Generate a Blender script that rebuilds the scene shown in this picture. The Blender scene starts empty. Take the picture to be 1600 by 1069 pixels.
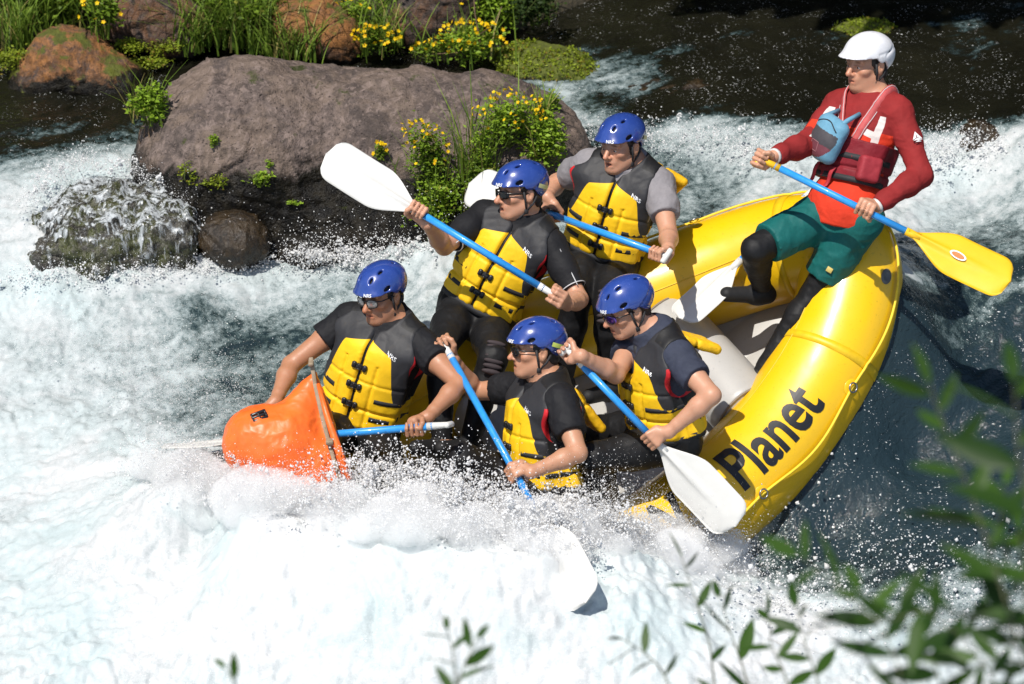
import bpy, bmesh, math, random
import numpy as np
from mathutils import Vector, Matrix

SC = bpy.context.scene
COL = SC.collection
V3 = lambda *a: np.array(a, dtype=float)

# ---------------------------------------------------------------- camera, sky, sun, exposure
ELEV = math.radians(28.0)
DIST = 16.0
PXM = 345.0                      # photograph pixels per metre at the raft
CR = V3(1, 0, 0)
CU = V3(0, math.sin(ELEV), math.cos(ELEV))
CF = V3(0, math.cos(ELEV), -math.sin(ELEV))
CAM = -CF * DIST

cam_data = bpy.data.cameras.new('camera')
cam_data.sensor_width = 36.0
cam_data.lens = 36.0 * DIST / (1600.0 / PXM)
cam_data.clip_start = 0.2
cam_data.clip_end = 400.0
cam_data.dof.use_dof = True
cam_data.dof.focus_distance = DIST - 0.2
cam_data.dof.aperture_fstop = 3.2
cam_obj = bpy.data.objects.new('camera', cam_data)
COL.objects.link(cam_obj)
cam_obj.location = CAM
cam_obj.rotation_euler = (math.pi / 2 - ELEV, 0, 0)
SC.camera = cam_obj

SUN_DIR = V3(-0.26, -0.36, 0.90)
SUN_DIR /= np.linalg.norm(SUN_DIR)
sun_el = math.asin(SUN_DIR[2])
sun_az = math.atan2(SUN_DIR[0], SUN_DIR[1])
world = bpy.data.worlds.new('World')
SC.world = world
world.use_nodes = True
wn = world.node_tree
for n in list(wn.nodes):
    wn.nodes.remove(n)
wo = wn.nodes.new('ShaderNodeOutputWorld')
wb = wn.nodes.new('ShaderNodeBackground')
ws = wn.nodes.new('ShaderNodeTexSky')
ws.sky_type = 'NISHITA'
ws.sun_disc = False
ws.sun_elevation = sun_el
ws.sun_rotation = sun_az
wb.inputs['Strength'].default_value = 0.105
wn.links.new(ws.outputs[0], wb.inputs[0])
wn.links.new(wb.outputs[0], wo.inputs[0])
sun = bpy.data.lights.new('sun', 'SUN')
sun.energy = 4.4
sun.angle = math.radians(0.53)
sun.color = (1.0, 0.95, 0.87)
sun_obj = bpy.data.objects.new('sun', sun)
COL.objects.link(sun_obj)
sun_obj.rotation_euler = Vector(SUN_DIR).to_track_quat('Z', 'Y').to_euler()
SC.view_settings.view_transform = 'Standard'
SC.view_settings.look = 'None'
SC.view_settings.exposure = 0.28
SC.view_settings.gamma = 1.0
SC.view_settings.use_curve_mapping = False
SC.cycles.max_bounces = 8
SC.cycles.diffuse_bounces = 3
SC.cycles.glossy_bounces = 3
SC.cycles.volume_bounces = 5
SC.cycles.transparent_max_bounces = 12
SC.cycles.sample_clamp_indirect = 4.0
SC.cycles.use_denoising = True

# ---------------------------------------------------------------- placing by sight line
def ray(px, py):
    d = CF * DIST + CR * ((px - 800) / PXM) + CU * ((534.5 - py) / PXM)
    return d / DIST                       # unit depth
def P(px, py, t):
    """point on the sight line of a pixel, t metres nearer than the raft's centre"""
    return CAM + ray(px, py) * (DIST - t)
def atz(px, py, z):
    d = ray(px, py)
    return CAM + d * ((z - CAM[2]) / d[2])
def aty(px, py, y):
    d = ray(px, py)
    return CAM + d * ((y - CAM[1]) / d[1])
def proj(p):
    p = np.asarray(p, float)
    q = p - CAM
    d = q @ CF
    return np.stack([800 + PXM * DIST * (q @ CR) / d, 534.5 - PXM * DIST * (q @ CU) / d], -1)
def nrm(v):
    v = np.asarray(v, float)
    return v / (np.linalg.norm(v) + 1e-12)
def reach(A, px, py, L, s):
    """point on a pixel's sight line at distance L from joint A; s=+1 the nearer one"""
    d = nrm(ray(px, py))
    o = CAM - A
    b = o @ d
    c = o @ o - L * L
    disc = b * b - c
    if disc < 0:
        Q = CAM - d * b                     # closest approach
        return A + nrm(Q - A) * L if False else Q
    tt = -b - s * math.sqrt(disc)
    return CAM + d * tt

# ---------------------------------------------------------------- noise
def _hash(i, seed):
    i = (i.astype(np.uint64) * np.uint64(0x9E3779B97F4A7C15) + np.uint64(seed * 7919 + 13)) & np.uint64(0xFFFFFFFFFFFFFFFF)
    i ^= i >> np.uint64(29)
    i = (i * np.uint64(0xBF58476D1CE4E5B9)) & np.uint64(0xFFFFFFFFFFFFFFFF)
    i ^= i >> np.uint64(32)
    return (i & np.uint64(0xFFFFFF)).astype(np.float64) / float(0xFFFFFF)
def vnoise(p, seed=0):
    """smooth value noise of points (n,2) or (n,3), in -1..1"""
    p = np.asarray(p, float)
    D = p.shape[1]
    f = np.floor(p)
    r = p - f
    r = r * r * r * (r * (r * 6 - 15) + 10)
    f = f.astype(np.int64) + 100000
    out = np.zeros(len(p))
    for c in range(2 ** D):
        w = np.ones(len(p))
        key = np.zeros(len(p), dtype=np.int64)
        for k in range(D):
            b = (c >> k) & 1
            w = w * (r[:, k] if b else 1 - r[:, k])
            key = key * 300007 + (f[:, k] + b)
        out += w * _hash(key, seed)
    return out * 2 - 1
def fbm(p, octv=4, seed=0, gain=0.5, lac=2.03):
    p = np.asarray(p, float)
    a, s, t = 1.0, np.zeros(len(p)), 0.0
    for i in range(octv):
        s += a * vnoise(p * lac ** i + 17.3 * i, seed + i)
        t += a
        a *= gain
    return s / t
def ridged(p, octv=4, seed=0, gain=0.55):
    p = np.asarray(p, float)
    a, s, t = 1.0, np.zeros(len(p)), 0.0
    for i in range(octv):
        s += a * (1 - 2 * np.abs(vnoise(p * 2.07 ** i + 9.1 * i, seed + i)))
        t += a
        a *= gain
    return s / t
def sstep(a, b, x):
    t = np.clip((x - a) / (b - a), 0, 1)
    return t * t * (3 - 2 * t)

# ---------------------------------------------------------------- objects
def tag(o, label=None, cat=None, group=None, kind=None):
    if label: o['label'] = label
    if cat: o['category'] = cat
    if group: o['group'] = group
    if kind: o['kind'] = kind
    return o
def empty(name, loc, label=None, cat=None, group=None):
    o = bpy.data.objects.new(name, None)
    COL.objects.link(o)
    o.location = loc
    o.empty_display_size = 0.1
    return tag(o, label, cat, group)
def mkmesh(name, verts, faces, mats, fmat=None, vcol=None, smooth=True):
    me = bpy.data.meshes.new(name)
    verts = np.asarray(verts, np.float32)
    if isinstance(faces, np.ndarray):
        n, k = faces.shape
        me.vertices.add(len(verts)); me.vertices.foreach_set('co', verts.ravel())
        me.loops.add(n * k); me.loops.foreach_set('vertex_index', faces.astype(np.int32).ravel())
        me.polygons.add(n); me.polygons.foreach_set('loop_start', np.arange(0, n * k, k, dtype=np.int32))
        me.update(calc_edges=True)
    else:
        me.from_pydata([tuple(map(float, v)) for v in verts], [], [tuple(int(i) for i in f) for f in faces])
        me.update()
    for m in (mats if isinstance(mats, (list, tuple)) else [mats]):
        me.materials.append(m)
    if fmat is not None:
        me.polygons.foreach_set('material_index', np.asarray(fmat, np.int32))
    if vcol is not None:
        for nm, c in (vcol.items() if isinstance(vcol, dict) else (('Col', vcol),)):
            at = me.color_attributes.new(nm, 'FLOAT_COLOR', 'POINT')
            c = np.asarray(c, np.float32)
            if c.ndim == 1: c = np.stack([c, c, c], 1)
            if c.shape[1] == 3: c = np.concatenate([c, np.ones((len(c), 1), np.float32)], 1)
            at.data.foreach_set('color', c.ravel())
    if smooth:
        me.polygons.foreach_set('use_smooth', np.ones(len(me.polygons), bool))
    me.validate(verbose=False)
    me.update()
    return me
def obj(name, verts, faces, mats, parent=None, fmat=None, vcol=None, smooth=True, root=None):
    """one mesh object; vertices in world space, stored relative to the thing's base (root or parent's root)"""
    verts = np.asarray(verts, float)
    base = parent
    while base is not None and base.parent is not None:
        base = base.parent
    off = np.array(base.location) if base is not None else (verts.mean(0) if root is None else np.asarray(root, float))
    me = mkmesh(name, verts - off, faces, mats, fmat, vcol, smooth)
    o = bpy.data.objects.new(name, me)
    COL.objects.link(o)
    if parent is not None:
        o.parent = parent
        # parts of a top-level mesh thing also sit at its base
    else:
        o.location = off
    return o
def copy_tree(o, parent=None):
    c = o.copy(); COL.objects.link(c)
    c.parent = parent
    for ch in list(o.children):
        copy_tree(ch, c)
    return c

class MB:
    """collects simple solids into one mesh"""
    def __init__(s): s.v = []; s.f = []; s.m = []
    def add(s, v, f, m=0):
        b = len(s.v)
        s.v.extend([tuple(map(float, x)) for x in v])
        s.f.extend([tuple(int(i) + b for i in q) for q in f])
        s.m.extend([m] * len(f))
    def box(s, c, half, M=None, m=0, bev=0.0):
        M = np.eye(3) if M is None else np.asarray(M)
        c = np.asarray(c, float)
        if bev <= 0:
            co = [(x, y, z) for x in (-1, 1) for y in (-1, 1) for z in (-1, 1)]
            v = [c + (np.array(q) * half) @ M for q in co]
            s.add(v, [(0, 1, 3, 2), (4, 6, 7, 5), (0, 4, 5, 1), (2, 3, 7, 6), (0, 2, 6, 4), (1, 5, 7, 3)], m)
            return
        h = np.asarray(half, float)
        vs, fs = [], []
        ring = []
        for zz, sh in ((-h[2], bev), (-h[2] + bev, 0), (h[2] - bev, 0), (h[2], bev)):
            hx, hy = h[0] - sh, h[1] - sh
            b = min(bev, hx * .6, hy * .6)
            pts = [(hx, hy - b), (hx - b, hy), (-hx + b, hy), (-hx, hy - b), (-hx, -hy + b), (-hx + b, -hy), (hx - b, -hy), (hx, -hy + b)]
            ring.append(len(vs))
            vs += [c + np.array((x, y, zz)) @ M for x, y in pts]
        for k in range(3):
            for i in range(8):
                j = (i + 1) % 8
                fs.append((ring[k] + i, ring[k] + j, ring[k + 1] + j, ring[k + 1] + i))
        fs.append(tuple(ring[0] + i for i in reversed(range(8))))
        fs.append(tuple(ring[3] + i for i in range(8)))
        s.add(vs, fs, m)
    def tube(s, pts, rad, n=8, m=0, caps=True, closed=False):
        pts = [np.asarray(p, float) for p in pts]
        r = [rad] * len(pts) if np.isscalar(rad) else list(rad)
        N = len(pts)
        vs, fs = [], []
        up = None
        for i in range(N):
            if closed: tg = nrm(pts[(i + 1) % N] - pts[i - 1])
            else: tg = nrm(pts[min(i + 1, N - 1)] - pts[max(i - 1, 0)])
            if up is None:
                h = V3(0, 0, 1) if abs(tg[2]) < .9 else V3(1, 0, 0)
                up = nrm(np.cross(tg, h))
            up = nrm(up - tg * (up @ tg))
            sd = np.cross(tg, up)
            for k in range(n):
                a = 2 * math.pi * k / n
                vs.append(pts[i] + (up * math.cos(a) + sd * math.sin(a)) * r[i])
        M = N if closed else N - 1
        for i in range(M):
            for k in range(n):
                j = (i + 1) % N
                fs.append((i * n + k, i * n + (k + 1) % n, j * n + (k + 1) % n, j * n + k))
        if caps and not closed:
            fs.append(tuple(reversed(range(n))))
            fs.append(tuple((N - 1) * n + k for k in range(n)))
        s.add(vs, fs, m)
    def ball(s, c, r, M=None, m=0, nu=10, nv=7):
        M = np.eye(3) if M is None else np.asarray(M)
        r = np.ones(3) * r if np.isscalar(r) else np.asarray(r, float)
        vs = [np.asarray(c) + (V3(0, 0, 1) * r) @ M]
        for i in range(1, nv):
            th = math.pi * i / nv
            for k in range(nu):
                ph = 2 * math.pi * k / nu
                vs.append(np.asarray(c) + (V3(math.sin(th) * math.cos(ph), math.sin(th) * math.sin(ph), math.cos(th)) * r) @ M)
        vs.append(np.asarray(c) + (V3(0, 0, -1) * r) @ M)
        fs = [(0, 1 + k, 1 + (k + 1) % nu) for k in range(nu)]
        for i in range(nv - 2):
            for k in range(nu):
                a, b = 1 + i * nu + k, 1 + i * nu + (k + 1) % nu
                fs.append((a, a + nu, b + nu, b))
        L = len(vs) - 1
        o = 1 + (nv - 2) * nu
        fs += [(L, o + (k + 1) % nu, o + k) for k in range(nu)]
        s.add(vs, fs, m)
    def build(s, name, mats, parent=None, smooth=True, root=None):
        return obj(name, np.array(s.v), s.f, mats, parent, fmat=s.m, smooth=smooth, root=root)

# ---------------------------------------------------------------- materials
MATS = {}
class NT:
    def __init__(s, name):
        s.m = bpy.data.materials.new(name); s.m.use_nodes = True
        s.t = s.m.node_tree
        for n in list(s.t.nodes): s.t.nodes.remove(n)
        s.out = s.n('ShaderNodeOutputMaterial')
        s.b = s.n('ShaderNodeBsdfPrincipled')
        s.l(s.b.outputs[0], s.out.inputs[0])
    def n(s, ty, **kw):
        x = s.t.nodes.new(ty)
        for k, v in kw.items(): setattr(x, k, v)
        return x
    def l(s, a, b): s.t.links.new(a, b)
    def inp(s, node, name, val):
        i = node.inputs[name]
        if hasattr(val, 'is_linked') or isinstance(val, bpy.types.NodeSocket): s.l(val, i)
        else: i.default_value = val
    def set(s, **kw):
        for k, v in kw.items(): s.inp(s.b, k.replace('_', ' '), v)
    def coord(s): return s.n('ShaderNodeTexCoord').outputs['Object']
    def geo(s): return s.n('ShaderNodeNewGeometry').outputs['Position']
    def noise(s, scale, detail=4, rough=0.55, vec=None, dist=0.0):
        x = s.n('ShaderNodeTexNoise')
        x.inputs['Scale'].default_value = scale; x.inputs['Detail'].default_value = detail
        x.inputs['Roughness'].default_value = rough; x.inputs['Distortion'].default_value = dist
        s.l(vec if vec is not None else s.geo(), x.inputs['Vector'])
        return x.outputs['Fac']
    def voro(s, scale, vec=None, feature='F1'):
        x = s.n('ShaderNodeTexVoronoi', feature=feature)
        x.inputs['Scale'].default_value = scale
        s.l(vec if vec is not None else s.geo(), x.inputs['Vector'])
        return x.outputs['Distance']
    def ramp(s, fac, stops):
        x = s.n('ShaderNodeValToRGB')
        e = x.color_ramp.elements
        while len(e) < len(stops): e.new(0.5)
        for el, (p, c) in zip(e, stops):
            el.position = p
            el.color = (c, c, c, 1) if np.isscalar(c) else (*c, 1)
        s.l(fac, x.inputs[0])
        return x.outputs[0]
    def mix(s, fac, a, b, mode='MIX'):
        x = s.n('ShaderNodeMix', data_type='RGBA', blend_type=mode)
        for i, v in ((0, fac), (6, a), (7, b)):
            if isinstance(v, bpy.types.NodeSocket): s.l(v, x.inputs[i])
            else: x.inputs[i].default_value = v if i == 0 else (*v, 1)
        return x.outputs[2]
    def math(s, op, a, b=0.5, c=None):
        x = s.n('ShaderNodeMath', operation=op)
        for i, v in enumerate((a, b) if c is None else (a, b, c)):
            if isinstance(v, bpy.types.NodeSocket): s.l(v, x.inputs[i])
            else: x.inputs[i].default_value = v
        return x.outputs[0]
    def bump(s, h, strength=0.3, dist=0.01, normal=None):
        x = s.n('ShaderNodeBump')
        x.inputs['Strength'].default_value = strength; x.inputs['Distance'].default_value = dist
        s.l(h, x.inputs['Height'])
        if normal is not None: s.l(normal, x.inputs['Normal'])
        return x.outputs[0]
    def attr(s, name='Col'):
        x = s.n('ShaderNodeVertexColor', layer_name=name)
        return x.outputs[0]
    def sep(s, v):
        x = s.n('ShaderNodeSeparateXYZ'); s.l(v, x.inputs[0]); return x.outputs
def simple(name, col, rough=0.5, var=0.12, nscale=30, bump=0.0, bscale=200, bdist=0.002, spec=0.5, metal=0.0, coat=0.0, sss=0.0, sheen=0.0):
    if name in MATS: return MATS[name]
    t = NT(name)
    f = t.noise(nscale, 4, .6)
    a = tuple(c * (1 - var) for c in col); b = tuple(min(1, c * (1 + var)) for c in col)
    t.set(Base_Color=t.mix(t.ramp(f, [(.3, 0.), (.7, 1.)]), a, b), Roughness=rough, Metallic=metal)
    t.b.inputs['Specular IOR Level'].default_value = spec
    t.b.inputs['Coat Weight'].default_value = coat
    t.b.inputs['Coat Roughness'].default_value = 0.08
    if sheen: t.b.inputs['Sheen Weight'].default_value = sheen
    if sss:
        t.b.inputs['Subsurface Weight'].default_value = sss
        t.b.inputs['Subsurface Radius'].default_value = (.012, .005, .003)
        t.b.inputs['Subsurface Scale'].default_value = 1.0
    if bump:
        t.set(Normal=t.bump(t.noise(bscale, 3, .6), bump, bdist))
    MATS[name] = t.m
    return t.m

# ---------------------------------------------------------------- signed distance fields
class Field:
    def __init__(s, lo, hi, h):
        s.h = h
        s.lo = np.asarray(lo, float)
        s.n = np.ceil((np.asarray(hi, float) - s.lo) / h).astype(int) + 1
        s.d = np.full(s.n, 0.5, np.float32)
        s.ax = [(s.lo[k] + h * np.arange(s.n[k])).astype(np.float32) for k in range(3)]
    def win(s, lo, hi):
        i0 = np.maximum(np.floor((np.asarray(lo) - s.lo) / s.h).astype(int), 0)
        i1 = np.minimum(np.ceil((np.asarray(hi) - s.lo) / s.h).astype(int) + 1, s.n)
        if (i1 <= i0).any(): return None, None
        sl = tuple(slice(a, b) for a, b in zip(i0, i1))
        X = s.ax[0][sl[0]][:, None, None]; Y = s.ax[1][sl[1]][None, :, None]; Z = s.ax[2][sl[2]][None, None, :]
        return sl, (X, Y, Z)
    def put(s, sl, v, k, op='u'):
        d = s.d[sl]
        if op == 'u':
            if k > 0:
                q = np.maximum(k - np.abs(d - v), 0) / k
                s.d[sl] = np.minimum(d, v) - q * q * (k * .25)
            else: s.d[sl] = np.minimum(d, v)
        else:
            v = -v
            if k > 0:
                q = np.maximum(k - np.abs(d - v), 0) / k
                s.d[sl] = np.maximum(d, v) + q * q * (k * .25)
            else: s.d[sl] = np.maximum(d, v)
    def cone(s, a, b, ra, rb, k=0.0, op='u', grow=0.0):
        a = np.asarray(a, float); b = np.asarray(b, float); ra += grow; rb += grow
        m = max(ra, rb) + k + 4 * s.h
        sl, c = s.win(np.minimum(a, b) - m, np.maximum(a, b) + m)
        if sl is None: return
        e = (b - a).astype(np.float32); L = float(e @ e) + 1e-12
        x, y, z = c[0] - np.float32(a[0]), c[1] - np.float32(a[1]), c[2] - np.float32(a[2])
        t = np.clip((x * e[0] + y * e[1] + z * e[2]) / np.float32(L), 0, 1)
        v = np.sqrt((x - t * e[0]) ** 2 + (y - t * e[1]) ** 2 + (z - t * e[2]) ** 2) - (ra + (rb - ra) * t)
        s.put(sl, v.astype(np.float32), k, op)
    def ell(s, c, r, M=None, k=0.0, op='u', grow=0.0):
        """M rows are the axes"""
        M = np.eye(3) if M is None else np.asarray(M, float)
        r = np.asarray(r, float) + grow
        c = np.asarray(c, float)
        m = np.sqrt(((M * r[:, None]) ** 2).sum(0)) + k + 4 * s.h
        sl, g = s.win(c - m, c + m)
        if sl is None: return
        x, y, z = g[0] - np.float32(c[0]), g[1] - np.float32(c[1]), g[2] - np.float32(c[2])
        k0 = 0; k1 = 0
        for i in range(3):
            u = (x * np.float32(M[i, 0]) + y * np.float32(M[i, 1]) + z * np.float32(M[i, 2]))
            k0 = k0 + (u / np.float32(r[i])) ** 2
            k1 = k1 + (u / np.float32(r[i] ** 2)) ** 2
        k0 = np.sqrt(k0); k1 = np.sqrt(k1) + 1e-6
        s.put(sl, (k0 * (k0 - 1) / k1).astype(np.float32), k, op)
    def box(s, c, half, M=None, rad=0.01, k=0.0, op='u'):
        M = np.eye(3) if M is None else np.asarray(M, float)
        half = np.asarray(half, float); c = np.asarray(c, float)
        m = np.sqrt(((M * half[:, None]) ** 2).sum(0)) * 1.0 + np.abs(M).T @ half * 0 + k + rad + 4 * s.h
        m = np.abs(M).T @ half + k + 4 * s.h
        sl, g = s.win(c - m, c + m)
        if sl is None: return
        x, y, z = g[0] - np.float32(c[0]), g[1] - np.float32(c[1]), g[2] - np.float32(c[2])
        out = 0; ins = None
        for i in range(3):
            u = np.abs(x * np.float32(M[i, 0]) + y * np.float32(M[i, 1]) + z * np.float32(M[i, 2])) - np.float32(half[i] - rad)
            out = out + np.maximum(u, 0) ** 2
            ins = u if ins is None else np.maximum(ins, u)
        s.put(sl, (np.sqrt(out) + np.minimum(ins, 0) - rad).astype(np.float32), k, op)
    def sample(s, p):
        p = (np.asarray(p, float) - s.lo) / s.h
        i = np.clip(np.floor(p).astype(int), 0, s.n - 2)
        f = p - i
        out = 0
        for c in range(8):
            b = np.array([(c >> k) & 1 for k in range(3)])
            w = np.prod(np.where(b, f, 1 - f), -1)
            j = i + b
            out = out + w * s.d[j[..., 0], j[..., 1], j[..., 2]]
        return out
    def mesh(s):
        return surface_nets(s.d, s.lo, s.h)

def surface_nets(d, lo, h):
    ins = d < 0
    w = np.argwhere(ins.any((1, 2))).ravel(); a0, a1 = max(w[0] - 2, 0), min(w[-1] + 3, d.shape[0])
    w = np.argwhere(ins.any((0, 2))).ravel(); b0, b1 = max(w[0] - 2, 0), min(w[-1] + 3, d.shape[1])
    w = np.argwhere(ins.any((0, 1))).ravel(); c0, c1 = max(w[0] - 2, 0), min(w[-1] + 3, d.shape[2])
    d = d[a0:a1, b0:b1, c0:c1]; ins = ins[a0:a1, b0:b1, c0:c1]
    lo = np.asarray(lo) + h * np.array([a0, b0, c0])
    u = ins.view(np.uint8)
    cs = np.zeros(tuple(n - 1 for n in d.shape), np.uint8)
    for i in (0, 1):
        for j in (0, 1):
            for k in (0, 1):
                cs += u[i:d.shape[0] - 1 + i, j:d.shape[1] - 1 + j, k:d.shape[2] - 1 + k]
    act = (cs > 0) & (cs < 8)
    idx = np.argwhere(act)
    vid = np.full(cs.shape, -1, np.int32)
    vid[act] = np.arange(len(idx))
    pos = np.zeros((len(idx), 3)); cnt = np.zeros(len(idx))
    I, J, K = idx.T
    corners = {}
    for c in range(8):
        o = ((c >> 0) & 1, (c >> 1) & 1, (c >> 2) & 1)
        corners[c] = (np.array(o), d[I + o[0], J + o[1], K + o[2]].astype(float))
    for a in range(8):
        for k in range(3):
            if not (a >> k) & 1:
                b = a | (1 << k)
                oa, va = corners[a]; ob, vb = corners[b]
                cr = (va < 0) != (vb < 0)
                t = np.where(cr, va / np.where(cr, va - vb, 1), 0)
                pos += np.where(cr[:, None], oa + (ob - oa) * t[:, None], 0)
                cnt += cr
    pos = (idx + pos / cnt[:, None]) * h + lo
    faces = []
    for ax in range(3):
        sl0 = [slice(None)] * 3; sl1 = [slice(None)] * 3
        sl0[ax] = slice(0, -1); sl1[ax] = slice(1, None)
        e0 = ins[tuple(sl0)]; e1 = ins[tuple(sl1)]
        cr = np.argwhere(e0 != e1)
        if not len(cr): continue
        b, c = (ax + 1) % 3, (ax + 2) % 3
        ok = (cr[:, b] > 0) & (cr[:, c] > 0) & (cr[:, b] < d.shape[b] - 1) & (cr[:, c] < d.shape[c] - 1)
        cr = cr[ok]
        flip = e0[cr[:, 0], cr[:, 1], cr[:, 2]]
        q = []
        for ob, oc in ((0, 0), (-1, 0), (-1, -1), (0, -1)):
            x = cr.copy(); x[:, b] += ob; x[:, c] += oc
            q.append(vid[x[:, 0], x[:, 1], x[:, 2]])
        q = np.stack(q, 1)
        q[~flip] = q[~flip][:, ::-1]
        faces.append(q)
    return pos, np.concatenate(faces)
def vnormals(v, f):
    n = np.zeros_like(v)
    a = np.cross(v[f[:, 2]] - v[f[:, 0]], v[f[:, 3]] - v[f[:, 1]])
    for k in range(4): np.add.at(n, f[:, k], a)
    return n / (np.linalg.norm(n, axis=1, keepdims=True) + 1e-12)
# ================================================================ the raft
RP = dict(px=849.7, py=726.73, yaw=-0.53, pitch=0.273, roll=0.319, La=1.686, Wc=0.66, sr=0.293, br=0.121, ex=2.99, exs=1.753, r0=.399)
RA = V3(-math.cos(RP['yaw']) * math.cos(RP['pitch']), math.sin(RP['yaw']) * math.cos(RP['pitch']), -math.sin(RP['pitch']))
_C0 = nrm(np.cross(RA, [0, 0, 1.0]));  _C0 = -_C0 if _C0[1] > 0 else _C0
_N0 = np.cross(_C0, RA); _N0 *= np.sign(_N0[2])
RC = _C0 * math.cos(RP['roll']) - _N0 * math.sin(RP['roll'])
RN = _N0 * math.cos(RP['roll']) + _C0 * math.sin(RP['roll'])
RO = CR * ((RP['px'] - 800) / PXM) + CU * ((534.5 - RP['py']) / PXM)
TR = 0.242
def rw(a, w, n):
    a, w, n = np.broadcast_arrays(np.asarray(a, float), w, n)
    return RO + a[..., None] * RA + w[..., None] * RC + n[..., None] * RN
def rl(p):
    q = np.asarray(p) - RO
    return q @ RA, q @ RC, q @ RN
_tt = np.linspace(0, 2 * np.pi, 2001)[:-1]
def _outline():
    c, q = np.cos(_tt), np.sin(_tt)
    e = np.where(c < 0, RP['exs'], RP['ex'])
    a = RP['La'] * np.sign(c) * np.abs(c) ** (2 / e)
    w = RP['Wc'] * np.sign(q) * np.abs(q) ** (2 / e)
    out = []
    rise = np.where(a < 0, RP['sr'], RP['br']) * np.clip((np.abs(a) / RP['La'] - RP['r0']) / (1 - RP['r0']), 0, 1) ** 2
    for y in (a, w, rise):
        for _ in range(3):
            k = 24
            y = np.convolve(np.concatenate([y[-k:], y, y[:k]]), np.ones(2 * k + 1) / (2 * k + 1), 'valid')
        out.append(y)
    return out
_oa, _ow, _or = _outline()
def rcl(t):
    """centreline of the tube, t in radians: 0 bow, pi/2 camera side, pi stern"""
    t = np.mod(np.asarray(t, float), 2 * np.pi)
    return tuple(np.interp(t, _tt, y, period=2 * np.pi) for y in (_oa, _ow, _or))
def half_width(a):
    """half width of the centreline at station a"""
    k = _tt <= np.pi
    return np.interp(-np.asarray(a), -_oa[k], np.abs(_ow[k]))
def rise_at(a):
    a = np.asarray(a, float)
    return np.where(a < 0, RP['sr'], RP['br']) * np.clip((np.abs(a) / RP['La'] - RP['r0']) / (1 - RP['r0']), 0, 1) ** 2
# even steps along the centreline
_t = np.linspace(0, 2 * np.pi, 4001)
_p = rw(*rcl(_t))
_s = np.concatenate([[0], np.cumsum(np.linalg.norm(np.diff(_p, axis=0), axis=1))])
RLEN = _s[-1]
def tube_frame(s):
    """position and frame on the centreline at arc length s (from the bow round the camera side)"""
    s = np.mod(np.asarray(s, float), RLEN)
    t = np.interp(s, _s, _t)
    t2 = np.interp(np.mod(s + .01, RLEN), _s, _t)
    t1 = np.interp(np.mod(s - .01, RLEN), _s, _t)
    p = rw(*rcl(t)); tg = rw(*rcl(t2)) - rw(*rcl(t1))
    tg /= np.linalg.norm(tg, axis=-1, keepdims=True)
    out = np.cross(tg, RN); out /= np.linalg.norm(out, axis=-1, keepdims=True)
    a, w, _ = rcl(t)
    ref = a[..., None] * RA * .6 + w[..., None] * RC
    sg = np.sign((out * ref).sum(-1, keepdims=True)); out = out * sg
    up = np.cross(out, tg); up *= np.sign((up @ RN))[..., None]
    return p, tg, out, up
def on_tube(s, th, off=0.0):
    """th: 0 the crown of the tube, positive outboard"""
    s, th = np.broadcast_arrays(np.asarray(s, float), np.asarray(th, float))
    p, tg, out, up = tube_frame(s)
    # slight cushion between the seam bands
    band = np.abs((s / RLEN * 10 + .18) % 1.0 - .5) * RLEN / 10
    w = 0.0035 * vnoise(np.stack([s.ravel() * 2.2, np.cos(th).ravel() * 1.3, np.sin(th).ravel() * 1.3], 1), 5).reshape(s.shape)
    r = TR + off + w - 0.0035 * np.exp(-(np.minimum(band, 9) / .012) ** 2)
    return p + (up * np.cos(th)[..., None] + out * np.sin(th)[..., None]) * np.asarray(r)[..., None]

def mat_raft(name, col, rough, dirt):
    t = NT(name)
    f = t.noise(3.0, 5, .6)
    g = t.noise(60.0, 3, .6)
    c = t.mix(t.ramp(f, [(.35, 0.), (.75, 1.)]), col, tuple(x * y for x, y in zip(col, dirt)))
    c = t.mix(t.ramp(g, [(.62, 0.), (.70, 1.)]), c, tuple(x * .82 for x in col))
    t.set(Base_Color=c, Roughness=t.ramp(t.noise(9, 4), [(.3, rough * .8), (.7, rough * 1.25)]))
    t.b.inputs['Coat Weight'].default_value = .25
    t.b.inputs['Coat Roughness'].default_value = .12
    w = t.noise(5.0, 2, .5)
    t.set(Normal=t.bump(t.noise(350, 2, .5), .08, .002, t.bump(w, .10, .02)))
    return t.m
M_YEL = mat_raft('raft_yellow', (0.82, 0.49, 0.006), .34, (.96, .93, 1.0))
M_GREY = mat_raft('raft_grey', (0.42, 0.41, 0.39), .38, (.88, .87, .86))
M_BLACK = simple('black_print', (0.012, 0.012, 0.013), .42, .1)
M_STRAP = simple('black_webbing', (0.016, 0.016, 0.018), .7, .2, bump=.4, bscale=500)
M_METAL = simple('dull_steel', (0.35, 0.35, 0.36), .35, .1, metal=1.0)
M_ROPE = simple('yellow_webbing', (0.80, 0.57, 0.03), .6, .12, bump=.4, bscale=400)
M_SEAM = simple('seam_yellow', (0.72, 0.45, 0.008), .45, .1)
M_VALVE = simple('valve_grey', (0.10, 0.105, 0.11), .45, .1)

raft = empty('raft', RO, 'yellow inflatable raft with grey thwarts carrying six people through white water', 'raft')
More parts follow.
